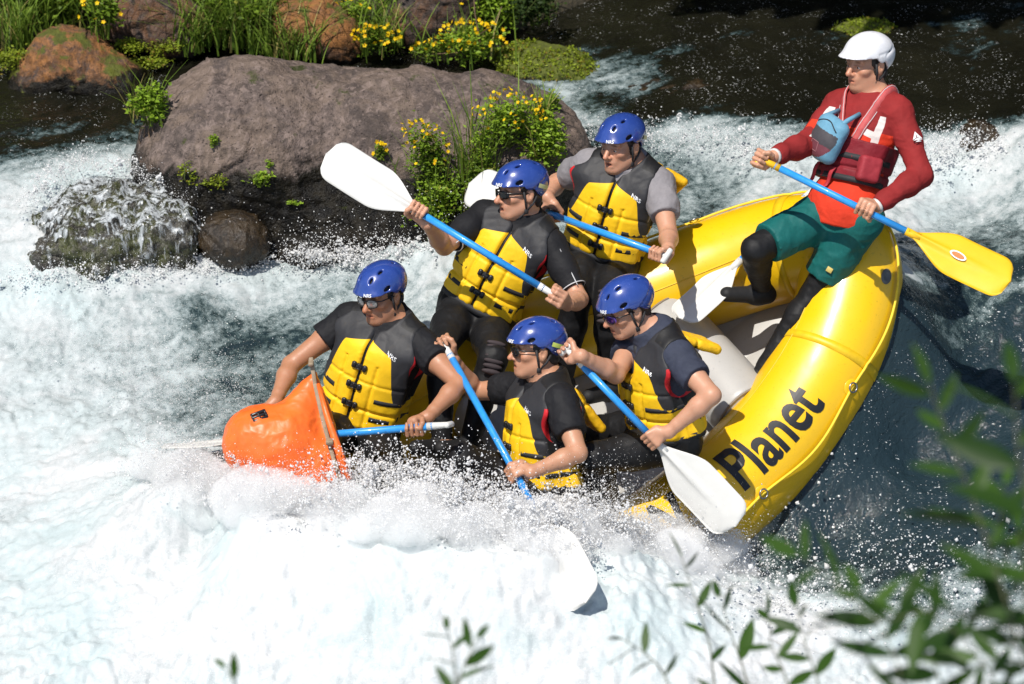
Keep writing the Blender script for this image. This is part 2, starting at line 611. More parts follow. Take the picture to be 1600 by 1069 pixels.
# main tube
NS, NR = 360, 48
ss = np.arange(NS) / NS * RLEN
th = np.arange(NR) / NR * 2 * np.pi
S2, T2 = np.meshgrid(ss, th, indexing='ij')
v = on_tube(S2, T2).reshape(-1, 3)
i = np.arange(NS)[:, None]; j = np.arange(NR)[None, :]
f = np.stack([i * NR + j, i * NR + (j + 1) % NR, ((i + 1) % NS) * NR + (j + 1) % NR, ((i + 1) % NS) * NR + j], -1).reshape(-1, 4)
obj('tube', v, f, M_YEL, raft)
def tube_at_pixel(px, py):
    """nearest camera-facing tube point to a sight line"""
    s = np.linspace(0, RLEN, 600); t = np.linspace(-1.6, 2.2, 120)
    S_, T_ = np.meshgrid(s, t, indexing='ij')
    q = on_tube(S_, T_); d = ((proj(q) - np.array([px, py])) ** 2).sum(-1)
    p, tg, out, up = tube_frame(S_)
    nn = up * np.cos(T_)[..., None] + out * np.sin(T_)[..., None]
    d = np.where((nn @ CF) < -.05, d, 1e9)
    k = np.unravel_index(np.argmin(d), d.shape)
    return S_[k], T_[k]
s_p, t_p = tube_at_pixel(1158, 770)

# welded seam bands around the tube, one lying at each joint of the fabric
for k in range(10):
    s0 = ((k + .5 - .18) / 10) * RLEN
    if s_p - .55 < s0 < s_p + .75: continue      # the lettering lies on a plain panel
    m = MB()
    tt = np.linspace(0, 2 * np.pi, 49)[:-1]
    vs = np.concatenate([on_tube(s0 + d, tt, o) for d, o in ((-.021, .0005), (-.0205, .0028), (.0205, .0028), (.021, .0005))])
    fs = [(r * 48 + q, r * 48 + (q + 1) % 48, (r + 1) * 48 + (q + 1) % 48, (r + 1) * 48 + q) for r in range(3) for q in range(48)]
    m.add(vs, fs)
    m.build('seam_band', M_SEAM, raft)
# long seam running inside the tube
m = MB()
sv = np.linspace(0, RLEN, 241)[:-1]
m.tube(list(on_tube(sv, np.full(240, -.62), .0005)), .0032, 5, closed=True)
m.build('seam', M_SEAM, raft)
# chafer strip along the waterline
NSc = 240
sv = np.arange(NSc) / NSc * RLEN
# floor
NA, NW = 120, 70
uu = np.linspace(-1, 1, NA); ww = np.linspace(-1, 1, NW)
Ug, Wg = np.meshgrid(uu, ww, indexing='ij')
La, Wc = RP['La'] - .10, RP['Wc'] - .06
a = Ug * La; w = Wg * np.maximum(half_width(a) - .05, .015)
rise = rise_at(a)
n_ = -0.125 + rise * .9 + .010 * np.abs(np.sin(w / .6 * np.pi * 3.5)) ** .5
v = np.concatenate([rw(a, w, n_).reshape(-1, 3), rw(a, w, n_ - .05).reshape(-1, 3)])
i = np.arange(NA - 1)[:, None]; j = np.arange(NW - 1)[None, :]
f1 = np.stack([i * NW + j, (i + 1) * NW + j, (i + 1) * NW + j + 1, i * NW + j + 1], -1).reshape(-1, 4)
f = np.concatenate([f1[:, ::-1], f1 + NA * NW])
obj('floor', v, f, M_GREY, raft)
# thwarts
def thwart(a0, r, n0):
    t = np.linspace(-1, 1, 41)
    vs = []
    half = float(half_width(a0)) - .175
    n0 = n0 + float(rise_at(a0)) * .8
    for q in t:
        wv = q * half
        rr = r * (1 - .0 * abs(q))
        # rounded ends
        e = max(0, (abs(q) - .93) / .07)
        rr = r * math.sqrt(max(1e-4, 1 - (e * .92) ** 2)) if e > 0 else r
        ph = np.linspace(0, 2 * np.pi, 37)[:-1]
        cr_ = 1 + .012 * np.sin(7 * ph + 11 * q) * max(0, (abs(q) - .75) / .25)
        vs.append(rw(a0 + rr * cr_ * np.cos(ph), np.full(36, wv), n0 + rr * cr_ * np.sin(ph) * .95))
    vs = np.concatenate(vs)
    i = np.arange(40)[:, None]; j = np.arange(36)[None, :]
    fs = np.stack([i * 36 + j, i * 36 + (j + 1) % 36, (i + 1) * 36 + (j + 1) % 36, (i + 1) * 36 + j], -1).reshape(-1, 4).tolist()
    fs.append(tuple(range(36))); fs.append(tuple(40 * 36 + k for k in reversed(range(36))))
    o = obj('thwart', vs, fs, M_GREY, raft)
    for sg in (-1, 1):
        m = MB()
        ph = np.linspace(0, 2 * np.pi, 49)[:-1]
        pts = rw(a0 + (r + .001) * .975 * np.cos(ph), np.full(48, sg * half * .945), n0 + (r + .001) * .975 * np.sin(ph) * .95)
        m.tube(list(pts), .0055, 6, closed=True)
        p = m.build('piping', simple('piping', (.22, .17, .12), .6), raft)
        p.parent = o
thwart(-0.90, .165, .03)
thwart(0.05, .165, .0)
thwart(0.98, .165, .0)
# perimeter line along the outboard side, on its rings
s_ctrl = np.linspace(.14 * RLEN, .86 * RLEN, 400)
kk = (s_ctrl / RLEN * 12) % 1.0
sag = .98 + .10 * np.sin(np.pi * kk) ** 2
m = MB()
m.tube(list(on_tube(s_ctrl, sag, .006 + .012 * np.sin(np.pi * kk))), .0065, 6)
m.build('grab_line', M_ROPE, raft)
for k in range(2, 11):
    s0 = k / 12 * RLEN
    m = MB()
    c = on_tube(s0, .97, .004); p, tg, out, up = tube_frame(s0)
    rad = nrm(up * math.cos(.97) + out * math.sin(.97)); tn = nrm(np.cross(rad, tg))
    pts = [c + rad * .012 + (tg * math.cos(q) + tn * math.sin(q)) * .022 for q in np.linspace(0, 2 * np.pi, 15)[:-1]]
    m.tube(pts, .004, 6, closed=True)
    r = m.build('d_ring', M_METAL, raft)
    m = MB()
    ph = np.linspace(0, 2 * np.pi, 25)[:-1]
    rim = on_tube(s0 + .04 * np.cos(ph), .97 + .15 * np.sin(ph), .0015)
    rim2 = on_tube(s0 + .037 * np.cos(ph), .97 + .14 * np.sin(ph), .004)
    m.add(list(rim) + list(rim2) + [on_tube(s0, .97, .004)], [(q, (q + 1) % 24, 24 + (q + 1) % 24, 24 + q) for q in range(24)] + [(24 + q, 24 + (q + 1) % 24, 48) for q in range(24)])
    pt = m.build('ring_patch', M_YEL, raft)
# inflation valve on the stern shoulder
def disc_on_tube(name, s0, th0, rad, mat, h=.006):
    ph = np.linspace(0, 2 * np.pi, 25)[:-1]
    m = MB()
    rings = [on_tube(s0 + rad * q * np.cos(ph), th0 + rad * q / TR * np.sin(ph), o) for q, o in ((1, .0005), (.95, h), (.6, h + .001), (.5, h - .002))]
    vs = np.concatenate(rings + [on_tube(np.array([s0]), np.array([th0]), h - .002)])
    fs = [(r * 24 + q, r * 24 + (q + 1) % 24, (r + 1) * 24 + (q + 1) % 24, (r + 1) * 24 + q) for r in range(3) for q in range(24)]
    fs += [(72 + q, 72 + (q + 1) % 24, 96) for q in range(24)]
    m.add(vs, fs)
    return m.build(name, mat, raft)
sv_, tv_ = tube_at_pixel(1386, 430)
disc_on_tube('valve', sv_, tv_, .028, M_VALVE)

# lettering wrapped round the camera side
def text_mesh(body, size=1.0, offset=0.0, spacing=1.0):
    cu = bpy.data.curves.new('lettering', 'FONT')
    cu.body = body; cu.size = size; cu.offset = offset; cu.space_character = spacing
    cu.resolution_u = 4
    cu.fill_mode = 'FRONT' if hasattr(cu, 'fill_mode') else cu.fill_mode
    o = bpy.data.objects.new('lettering', cu); COL.objects.link(o)
    dg = bpy.context.evaluated_depsgraph_get(); dg.update()
    me = bpy.data.meshes.new_from_object(o.evaluated_get(dg))
    bpy.data.objects.remove(o); bpy.data.curves.remove(cu)
    bm = bmesh.new(); bm.from_mesh(me); bpy.data.meshes.remove(me)
    return bm
def cut_grid(bm, axis, vals):
    for q in vals:
        co = [0, 0, 0]; co[axis] = q; no = [0, 0, 0]; no[axis] = 1
        bmesh.ops.bisect_plane(bm, geom=bm.verts[:] + bm.edges[:] + bm.faces[:], plane_co=co, plane_no=no)
def bm_arrays(bm):
    bmesh.ops.triangulate(bm, faces=bm.faces[:])
    bm.verts.index_update()
    v = np.array([x.co[:] for x in bm.verts]); f = [tuple(x.index for x in q.verts) for q in bm.faces]
    bm.free()
    return v, f
def tube_text(body, s_start, th_base, height, name, squeeze=.82, spacing=1.0, offset=.022):
    bm = text_mesh(body, 1.0, offset, spacing)
    xs = [x.co.x for x in bm.verts]; ys = [x.co.y for x in bm.verts]
    cut_grid(bm, 1, np.linspace(min(ys), max(ys), 14)[1:-1]); cut_grid(bm, 0, np.linspace(min(xs), max(xs), 40)[1:-1])
    v, f = bm_arrays(bm)
    k = height / .70
    s = s_start + v[:, 0] * k * squeeze
    t = th_base - v[:, 1] * k / TR
    obj(name, on_tube(s, t, .0030), f, M_BLACK, raft, smooth=False)
    return s.max()
LET_H = .205
tube_text('Planet', s_p, t_p, LET_H, 'lettering')
tube_text('Wet', s_p - .50, t_p, LET_H, 'lettering')
# ================================================================ the river
def tps_fit(xy, z, lam=1e-3):
    n = len(xy)
    d = np.linalg.norm(xy[:, None] - xy[None], axis=-1)
    K = np.where(d > 0, d * d * np.log(d + 1e-12), 0) + lam * np.eye(n)
    Q = np.concatenate([np.ones((n, 1)), xy], 1)
    A = np.block([[K, Q], [Q.T, np.zeros((3, 3))]])
    s = np.linalg.solve(A, np.concatenate([z, np.zeros(3)]))
    def f(p):
        out = np.zeros(len(p))
        for b in range(0, len(p), 60000):
            q = p[b:b + 60000]
            dd = ((q[:, None] - xy[None]) ** 2).sum(-1)
            out[b:b + 60000] = .5 * (dd * np.log(dd + 1e-12)) @ s[:n] + s[n] + q @ s[n + 1:]
        return out
    return f
# heights: (photo x, photo y, height) ; the sight line meets the surface at that height
WH = [(60, 100, .08), (250, 130, .08), (60, 220, .10), (190, 215, .10), (20, 300, .06), (150, 412, -.06), (60, 418, -.07), (250, 410, -.08), (30, 480, -.18), (330, 408, -.11),
      (450, 412, -.16), (600, 408, -.11), (690, 400, -.07), (300, 520, -.26), (200, 600, -.36), (420, 560, -.33), (100, 680, -.42),
      (560, 470, -.22), (900, 150, .10), (1000, 200, .12), (1130, 190, .12), (1120, 270, .02), (1060, 330, -.02), (1250, 230, .13), (1150, 60, .14), (1500, 60, .15),
      (1500, 200, .15), (1590, 250, .14), (1560, 300, .02), (1480, 380, -.02), (1590, 400, -.02), (1590, 480, -.10), (1500, 560, -.22), (1590, 640, -.32), (1590, 760, -.46),
      (1420, 700, -.46), (1420, 800, -.58), (1300, 830, -.68), (1590, 880, -.60), (1400, 900, -.64),
      (1230, 900, -.72), (1300, 950, -.64), (1400, 1000, -.64), (1590, 990, -.64),
      (100, 800, -.48), (300, 860, -.44), (600, 860, -.26), (800, 900, -.28), (1000, 940, -.40), (500, 950, -.42), (850, 980, -.44), (1100, 1000, -.54),
      (50, 1060, -.66), (400, 1060, -.62), (800, 1060, -.60), (1200, 1065, -.64), (1590, 1065, -.68)]
# along the tube's outer side (photo x, photo y, metres nearer than the raft's centre)
WT = [(1165, 866, .16), (1220, 810, .14), (1262, 752, .12), (1302, 700, .08), (1338, 640, .03), (1368, 578, -.03), (1404, 518, -.08), (1422, 472, -.12),
      (190, 775, .45), (280, 795, .78), (380, 800, .98), (220, 735, .30), (270, 752, .48), (350, 775, .74), (450, 792, .92), (560, 800, .95), (650, 814, .96), (740, 832, .97), (820, 838, .92), (890, 838, .88), (960, 832, .78), (850, 862, 1.12), (900, 900, 1.12), (1030, 848, .66), (1095, 872, .48)]
_w = np.array([atz(a, b, c) for a, b, c in WH] + [P(a, b, c) for a, b, c in WT])
water_base = tps_fit(_w[:, :2], _w[:, 2], 2e-3)
def hit(px, py):
    """where a sight line meets the smooth water"""
    d = ray(px, py)
    z = -.2
    for _ in range(25):
        p = CAM + d * ((z - CAM[2]) / d[2])
        z = z + .6 * (float(water_base(p[None, :2])[0]) - z)
    return CAM + d * ((z - CAM[2]) / d[2])
# foam cover
WF = [(60, 130, .02), (200, 150, .05), (80, 200, .12), (190, 200, .16), (20, 220, .14), (60, 250, .35), (20, 300, .75), (130, 258, .95), (220, 262, .90), (300, 330, .8), (20, 380, .85),
      (60, 425, .95), (160, 425, .95), (250, 415, .9), (330, 412, .85), (430, 405, .75), (560, 402, .7), (660, 400, .82),
      (30, 520, .86), (150, 480, .74), (60, 600, .88), (230, 440, .82), (330, 460, .72), (150, 560, .78), (250, 540, .70), (310, 480, .55), (370, 520, .42), (350, 470, .70), (430, 440, .78), (420, 500, .55), (470, 500, .42), (340, 570, .42), (400, 570, .34), (450, 540, .38), (300, 600, .55), (360, 620, .45), (410, 610, .38), (260, 640, .62), (320, 660, .55), (200, 620, .75), (120, 660, .95), (200, 690, 1.0), (30, 700, 1.0), (300, 700, .8),
      (570, 470, .55), (640, 440, .75), (520, 440, .72),
      (830, 100, .12), (900, 130, .48), (970, 118, .50), (1030, 128, .34), (1060, 110, .08), (920, 160, .30), (1000, 165, .06), (1120, 160, .02), (1200, 100, .02), (1400, 100, .02), (1420, 40, .06), (1540, 60, .10), (1500, 140, .02), (1250, 170, .05), (960, 60, .03), (1100, 40, .03),
      (890, 172, .52), (940, 190, .60), (1050, 205, .62), (1130, 222, .68), (900, 210, .34), (1010, 185, .10), (1060, 260, .42), (1180, 235, .72), (1120, 270, .50), (1090, 310, .40), (1000, 300, .42), (900, 300, .40), (1200, 290, .70), (1250, 222, .70), (1300, 190, .10), (1480, 222, .95), (1590, 220, .86), (1540, 262, .86), (1480, 300, .88), (1440, 330, .78), (1590, 290, .64), (1570, 350, .52), (1500, 350, .60), (1480, 390, .44), (1580, 400, .30), (1440, 420, .34), (1500, 460, .22), (1560, 180, .06), (1480, 190, .15),
      (1590, 480, .18), (1450, 520, .15), (1500, 600, .04), (1590, 650, .02), (1420, 640, .03), (1380, 700, .03), (1450, 760, .02), (1590, 800, .03), (1310, 780, .10), (1240, 850, .22), (1350, 830, .06), (1450, 880, .20), (1590, 900, .30), (1300, 900, .26), (1400, 925, .34),
      (1160, 905, .80), (1200, 925, .95), (1260, 955, 1.0), (1400, 1000, 1.0), (1590, 980, .95), (1500, 955, .60),
      (600, 790, 1.1), (300, 790, 1.1), (900, 840, 1.1), (1000, 900, 1.1), (100, 770, 1.05), (100, 900, 1.05), (500, 900, 1.15), (800, 960, 1.1), (1100, 1000, 1.1), (100, 1060, 1.02), (500, 1060, 1.1), (900, 1060, 1.05), (1300, 1050, 1.05), (1590, 1060, 1.05)]
_f = np.array([hit(a, b) for a, b, c in WF])
foam_map = tps_fit(_f[:, :2], np.array([c for a, b, c in WF]), 4e-3)

def build_river():
    x0, x1, y0, y1 = -3.3, 3.5, -3.2, 4.2
    h = .0095
    xs = np.arange(x0, x1, h); ys = np.arange(y0, y1, h * 1.25)
    X, Y = np.meshgrid(xs, ys, indexing='ij')
    p = np.stack([X.ravel(), Y.ravel()], 1)
    # smooth fields on a coarse grid, then bilinear
    cx = np.linspace(x0, x1, 140); cy = np.linspace(y0, y1, 150)
    CX, CY = np.meshgrid(cx, cy, indexing='ij')
    cp = np.stack([CX.ravel(), CY.ravel()], 1)
    def up(fn):
        g = fn(cp).reshape(CX.shape)
        fx = np.clip((p[:, 0] - x0) / (x1 - x0) * 139, 0, 138.999); fy = np.clip((p[:, 1] - y0) / (y1 - y0) * 149, 0, 148.999)
        i, j = fx.astype(int), fy.astype(int); u, v = fx - i, fy - j
        return g[i, j] * (1 - u) * (1 - v) + g[i + 1, j] * u * (1 - v) + g[i, j + 1] * (1 - u) * v + g[i + 1, j + 1] * u * v
    z = up(water_base); F = up(foam_map)
    z = np.where(p[:, 1] > 3.2, z * (1 - sstep(3.2, 4.1, p[:, 1])) + .12 * sstep(3.2, 4.1, p[:, 1]), z)
    z = np.clip(z, -.85, .3)
    F = np.clip(F, 0, 1.15)
    # flow direction is from the right rear to the left front; stretch the patterns along it
    fd = nrm(V3(-.86, -.5, 0))[:2]; fn_ = np.array([-fd[1], fd[0]])
    q = np.stack([p @ fd, p @ fn_], 1)
    warp = np.stack([fbm(p * 1.7, 3, 31), fbm(p * 1.7, 3, 37)], 1)
    qs = (q + warp * .22) * np.array([1.0, 2.1])
    streak = fbm(qs * 4.2, 5, 3, .62)
    fine = fbm((q + warp * .1) * np.array([11, 19]), 4, 11, .6)
    lumps = ridged((p + warp * .12) * 3.4, 5, 21, .56)
    billow = np.abs(fbm((p + warp * .15) * 5.5, 4, 51, .6))
    swell = fbm(qs * 1.6, 3, 61)
    soft = fbm(qs * 2.3, 4, 8, .55)
    e_ = .96 * F + (.34 * streak + .24 * soft) * (1.0 - .45 * np.clip(F, 0, 1)) * sstep(.0, .28, F + .12) + .12 * fine * sstep(.1, .5, F)
    foam = np.clip(e_, 0, 1.3)
    turb = sstep(.25, .9, F)
    # water relief
    rip = ridged((q + warp * .25) * np.array([6, 9.5]), 4, 71, .55)
    chop = fbm((q + warp * .2) * np.array([15, 24]), 3, 77, .6)
    z = z + .026 * swell * (1 - .3 * turb)
    z = z + (1 - turb) * (.013 * rip + .006 * chop)
    z = z + turb * ((.022 - .013 * sstep(.85, 1.05, F)) * lumps + .050 * billow - .015 + .006 * fine)
    rough_ = sstep(-.2, .5, fbm(p * 1.9, 3, 95))
    z = z + np.clip(foam, 0, 1) * turb * rough_ * (.010 * vnoise(p * 30, 91) + .006 * vnoise(p * 62, 93))
    # rolling crests thrown up along the camera side of the raft
    la, lw, ln = rl(np.stack([p[:, 0], p[:, 1], z], 1))
    crest = np.exp(-((lw - .98) / .20) ** 2) * sstep(-.1, .3, la) * (1 - sstep(1.5, 2.1, la))
    z = z + crest * (.05 * np.abs(fbm(p * 6, 3, 81)) + .05 * np.maximum(fbm(p * 13, 3, 83), 0))
    # the hull keeps the water out
    hwid = half_width(np.clip(la, -RP['La'] * .99, RP['La'] * .99)) + .17
    inside = np.maximum(np.abs(lw) / hwid, np.abs(la) / (RP['La'] + .15))
    rise = rise_at(np.clip(la, -1.75, 1.75))
    # height of the hull's underside at this x, y
    under = RO[2] + (np.stack([p[:, 0] - RO[0], p[:, 1] - RO[1]], 1) @ (-RN[:2]) / RN[2]) - .215 + rise * .95
    swamp = np.maximum(sstep(-.1, .15, la) * sstep(.10, .32, lw + .06 * la), sstep(.80, .95, la))
    keep = sstep(.92, 1.02, inside)
    z_in = np.minimum(z, under)
    z = np.where(swamp > .5, z, z * keep + z_in * (1 - keep))
    wash = np.exp(-((inside - 1.02) / .07) ** 2) * (1 - swamp) * sstep(.75, .2, la)  # light foam at the hull, also painting in the ripples' reflected highlights
    foam = np.clip(foam + wash * (.38 + .5 * fine + .4 * streak), 0, 1.3)
    v = np.stack([p[:, 0], p[:, 1], z], 1)
    n0, n1 = X.shape
    i = np.arange(n0 - 1)[:, None]; j = np.arange(n1 - 1)[None, :]
    f = np.stack([i * n1 + j, (i + 1) * n1 + j, (i + 1) * n1 + j + 1, i * n1 + j + 1], -1).reshape(-1, 4)
    aer = np.clip(sstep(.12, .6, F), 0, 1)
    colv = np.stack([foam, aer, np.clip(F, 0, 1)], 1)
    return v, f, colv, X.shape, z.reshape(X.shape), (x0, y0, h, h * 1.25)

def water_material():
    t = NT('river_water')
    at = t.attr('Col')
    s = t.n('ShaderNodeSeparateColor'); t.l(at, s.inputs[0])
    foam, aer, fr = s.outputs[0], s.outputs[1], s.outputs[2]
    # bubbles of many sizes speckle every shade between green water and white foam
    n1 = t.noise(30, 6, .68, dist=.3)
    n2 = t.noise(150, 3, .7)
    n3 = t.noise(9, 5, .62, dist=.6)
    gr = t.math('ADD', t.math('MULTIPLY', t.math('SUBTRACT', n1, .5), .85), t.math('ADD', t.math('MULTIPLY', t.math('SUBTRACT', n2, .5), .55), t.math('MULTIPLY', t.math('SUBTRACT', n3, .5), .50)))
    act = t.ramp(foam, [(.04, 0.), (.30, 1.)])
    e = t.math('MULTIPLY', t.math('ADD', foam, t.math('MULTIPLY', gr, act)), .769)
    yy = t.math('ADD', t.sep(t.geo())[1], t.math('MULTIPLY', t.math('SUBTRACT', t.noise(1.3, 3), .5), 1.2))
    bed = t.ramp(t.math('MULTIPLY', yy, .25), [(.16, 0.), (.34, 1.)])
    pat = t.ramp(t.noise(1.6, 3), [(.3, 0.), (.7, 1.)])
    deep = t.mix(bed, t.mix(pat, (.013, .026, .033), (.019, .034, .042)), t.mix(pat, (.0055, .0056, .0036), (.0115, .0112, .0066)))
    shade = t.ramp(e, [(.10, (0., 0., 0.)), (.21, (.034, .056, .058)), (.31, (.120, .155, .158)), (.43, (.245, .290, .295)), (.57, (.375, .410, .415)), (.78, (.500, .515, .520)), (.98, (.590, .595, .597))])
    lift = t.ramp(e, [(.10, 0.), (.22, 1.)])
    c = t.mix(lift, deep, shade)
    # pale aqua where bubbles lie thick below the surface
    aq = t.ramp(t.noise(2.2, 4, .55, dist=.5), [(.42, 0.), (.66, 1.)])
    c = t.mix(t.math('MULTIPLY', t.math('MULTIPLY', aq, .42), t.ramp(e, [(.45, 0.), (.7, 1.)])), c, (.36, .50, .51))
    fm = t.ramp(e, [(.30, 0.), (.58, 1.)])
    fmp = t.n('ShaderNodeMapping'); fmp.inputs['Scale'].default_value = (.60, 1.25, 1.); t.l(t.geo(), fmp.inputs[0]); fmap = fmp.outputs[0]
    fl = t.math('MULTIPLY', t.ramp(t.noise(125, 2, .5, vec=fmap), [(.67, 0.), (.705, 1.)]), t.ramp(t.noise(5.5, 4, .65, dist=.8), [(.47, 0.), (.58, 1.)]))  # pale flecks standing in for sun glints on the ripples, painted into the colour
    fm = t.math('MAXIMUM', fm, fl)
    t.set(Base_Color=t.mix(fl, c, (.70, .71, .71)))
    t.set(Roughness=t.ramp(fm, [(0, .07), (1, .55)]))
    t.b.inputs['IOR'].default_value = 1.33
    t.b.inputs['Specular IOR Level'].default_value = .5
    def vb(h, s0, s1, dist, nrm_=None):
        x = t.n('ShaderNodeBump'); x.inputs['Distance'].default_value = dist
        t.l(t.ramp(fm, [(0, s0), (1, s1)]), x.inputs['Strength']); t.l(h, x.inputs['Height'])
        if nrm_ is not None: t.l(nrm_, x.inputs['Normal'])
        return x.outputs[0]
    b0 = vb(t.noise(15, 4, .6, dist=.6), .70, .16, .018)
    b1 = vb(t.noise(55, 3, .6), .70, .12, .008, b0)
    t.set(Normal=b1)
    return t.m
M_WATER = water_material()
RV, RF, RCOL, RSH, RZ, RG = build_river()
river = obj('river', RV, RF, M_WATER, vcol=RCOL, root=(0, 0, 0))
tag(river, 'dark green river breaking into white foaming rapids round the raft', 'river', kind='structure')
def wz(x, y):
    x0, y0, hx, hy = RG
    i = np.clip(((np.asarray(x) - x0) / hx).astype(int), 0, RSH[0] - 1); j = np.clip(((np.asarray(y) - y0) / hy).astype(int), 0, RSH[1] - 1)
    return RZ[i, j]
def wfoam(x, y):
    x0, y0, hx, hy = RG
    i = np.clip(((np.asarray(x) - x0) / hx).astype(int), 0, RSH[0] - 1); j = np.clip(((np.asarray(y) - y0) / hy).astype(int), 0, RSH[1] - 1)
    return RCOL.reshape(RSH + (3,))[i, j, 2]
# ================================================================ rocks
def rock_material(name, dry, dark, accent=None, acc_amt=.5, wet=None, moss=None, moss_amt=.5, scale=1.0, rough=.8):
    t = NT(name)
    n1 = t.noise(3.2 * scale, 6, .68, dist=.5); n2 = t.noise(17 * scale, 5, .66); n3 = t.noise(75 * scale, 3, .6)
    c = t.mix(t.ramp(n1, [(.41, 0.), (.57, 1.)]), dark, dry)
    c = t.mix(t.math('MULTIPLY', t.ramp(n2, [(.50, 0.), (.60, 1.)]), .75), c, tuple(x * .38 for x in dry))
    c = t.mix(t.math('MULTIPLY', t.ramp(n2, [(.30, 1.), (.42, 0.)]), .45), c, tuple(min(1, x * 1.5) for x in dry))
    c = t.mix(t.math('MULTIPLY', t.ramp(n3, [(.55, 0.), (.66, 1.)]), .5), c, tuple(x * .35 for x in dry))
    if accent is not None:
        c = t.mix(t.math('MULTIPLY', t.ramp(t.noise(4.2 * scale, 5, .65, dist=.8), [(.44, 0.), (.58, 1.)]), acc_amt), c, accent)
    mp = t.n('ShaderNodeMapping'); mp.inputs['Scale'].default_value = (1.0, 1.0, .45); mp.inputs['Rotation'].default_value = (0, .5, 0); t.l(t.geo(), mp.inputs[0])
    st_ = t.noise(26 * scale, 5, .7, vec=mp.outputs[0], dist=.6)
    c = t.mix(t.math('MULTIPLY', t.ramp(st_, [(.53, 0.), (.60, 1.)]), .55), c, tuple(min(1, x * 1.75) for x in dry))
    c = t.mix(t.math('MULTIPLY', t.ramp(st_, [(.38, 1.), (.45, 0.)]), .55), c, tuple(x * .40 for x in dry))
    pit = t.voro(46 * scale)
    c = t.mix(t.ramp(t.math('ADD', pit, t.math('MULTIPLY', n2, .4)), [(.30, .75), (.40, 0.)]), c, tuple(x * .22 for x in dry))
    r = rough
    rsock = None
    geo = t.n('ShaderNodeNewGeometry')
    if wet is not None:
        z = t.sep(geo.outputs['Position'])[2]
        w = t.math('ADD', z, t.math('MULTIPLY', t.math('SUBTRACT', n1, .5), -.34))
        w = t.math('ADD', w, t.math('MULTIPLY', t.math('SUBTRACT', n2, .5), -.14))
        wf = t.ramp(t.math('SUBTRACT', w, wet - .5), [(.47, 1.), (.53, 0.)])
        c = t.mix(wf, c, t.mix(t.ramp(n2, [(.4, 0.), (.65, 1.)]), (.003, .0025, .002), (.014, .011, .006)))
        rsock = t.ramp(wf, [(0, rough), (1, .42)])
        t.l(t.ramp(wf, [(0, .4), (1, .22)]), t.b.inputs['Specular IOR Level'])
    if moss is not None:
        nz = t.sep(geo.outputs['Normal'])[2]
        mk = t.math('ADD', t.math('MULTIPLY', nz, .22), t.noise(6.5 * scale, 5, .66))
        mf = t.ramp(mk, [(.80 - .35 * moss_amt, 0.), (.88 - .35 * moss_amt, 1.)])
        mc = t.mix(t.ramp(n2, [(.35, 0.), (.65, 1.)]), tuple(x * .55 for x in moss), moss)
        c = t.mix(mf, c, mc)
    t.set(Base_Color=c)
    t.set(Roughness=rsock if rsock is not None else r)
    h = t.math('ADD', t.math('MULTIPLY', n2, .6), t.math('MULTIPLY', n3, .25))
    b = t.bump(t.math('ADD', h, t.math('MULTIPLY', st_, .5)), .9, .030 / scale, None)
    t.set(Normal=t.bump(t.ramp(pit, [(.0, 0.), (.35, 1.)]), .5, .010, b))
    return t.m
def sdf_rock(name, blobs, mat, seed, h=.016, amp=.05, scale=2.2, fine=.012, label=None, cracks=(), k=.25, group=None, extra=None, cat='boulder', cut=None):
    lo = np.min([np.array(c) - np.max(r) for c, r, *_ in blobs], 0) - .12
    hi = np.max([np.array(c) + np.max(r) for c, r, *_ in blobs], 0) + .12
    F = Field(lo, hi, h)
    for b in blobs:
        c, r = b[0], b[1]
        M = np.eye(3)
        if len(b) > 2:
            a = math.radians(b[2]); M = np.array([[math.cos(a), math.sin(a), 0], [-math.sin(a), math.cos(a), 0], [0, 0, 1]])
            if len(b) > 3:
                e = math.radians(b[3]); M = np.array([[math.cos(e), 0, math.sin(e)], [0, 1, 0], [-math.sin(e), 0, math.cos(e)]]) @ M
        F.ell(c, r, M, k)
    v, f = F.mesh()
    n = vnormals(v, f)
    wq = v + .12 * np.stack([fbm(v * 2, 2, seed + q) for q in (50, 51, 52)], 1)
    d = amp * fbm(wq * scale, 5, seed, .52) + amp * .45 * ridged(wq * scale * 1.6, 4, seed + 7) + fine * fbm(v * 16, 3, seed + 9) + fine * .5 * vnoise(v * 45, seed + 12)
    # planar facets break the roundness
    fac = vnoise(np.floor(wq * scale * 1.1 + .5 * vnoise(wq * 3, seed + 20)[:, None]), seed + 21)
    d += amp * .28 * fac
    strat = wq[:, 2] * 9 + 1.2 * wq[:, 0] + fbm(wq * 1.5, 2, seed + 30)
    d -= amp * .16 * np.exp(-((strat - np.round(strat)) / .10) ** 2) * sstep(-.1, .3, fbm(wq * 2.5, 2, seed + 31))
    for (a, b2, dep, wid) in cracks:
        a = np.asarray(a); b2 = np.asarray(b2); e = b2 - a
        q = v + .05 * np.stack([fbm(v * 5, 2, seed + 60), fbm(v * 5, 2, seed + 61), fbm(v * 5, 2, seed + 62)], 1)
        tt = np.clip(((q - a) @ e) / (e @ e), 0, 1)
        dist = np.linalg.norm(q - a - tt[:, None] * e, axis=1)
        d -= dep * np.exp(-(dist / wid) ** 2)
    v = v + n * d[:, None]
    if cut is not None:
        keep = (v[f][:, :, 2] > cut).any(1)
        f = f[keep]; u, inv = np.unique(f, return_inverse=True); v = v[u]; f = inv.reshape(f.shape)
    o = obj(name, v, f, mat, root=(v.mean(0)[0], v.mean(0)[1], v[:, 2].min()))
    tag(o, label, cat, group)
    o_v = v
    return o, v, f
M_BOULDER = rock_material('boulder_basalt', (.135, .102, .088), (.062, .047, .042), (.190, .138, .104), .55, wet=.235, moss=(.045, .055, .008), moss_amt=-.06)
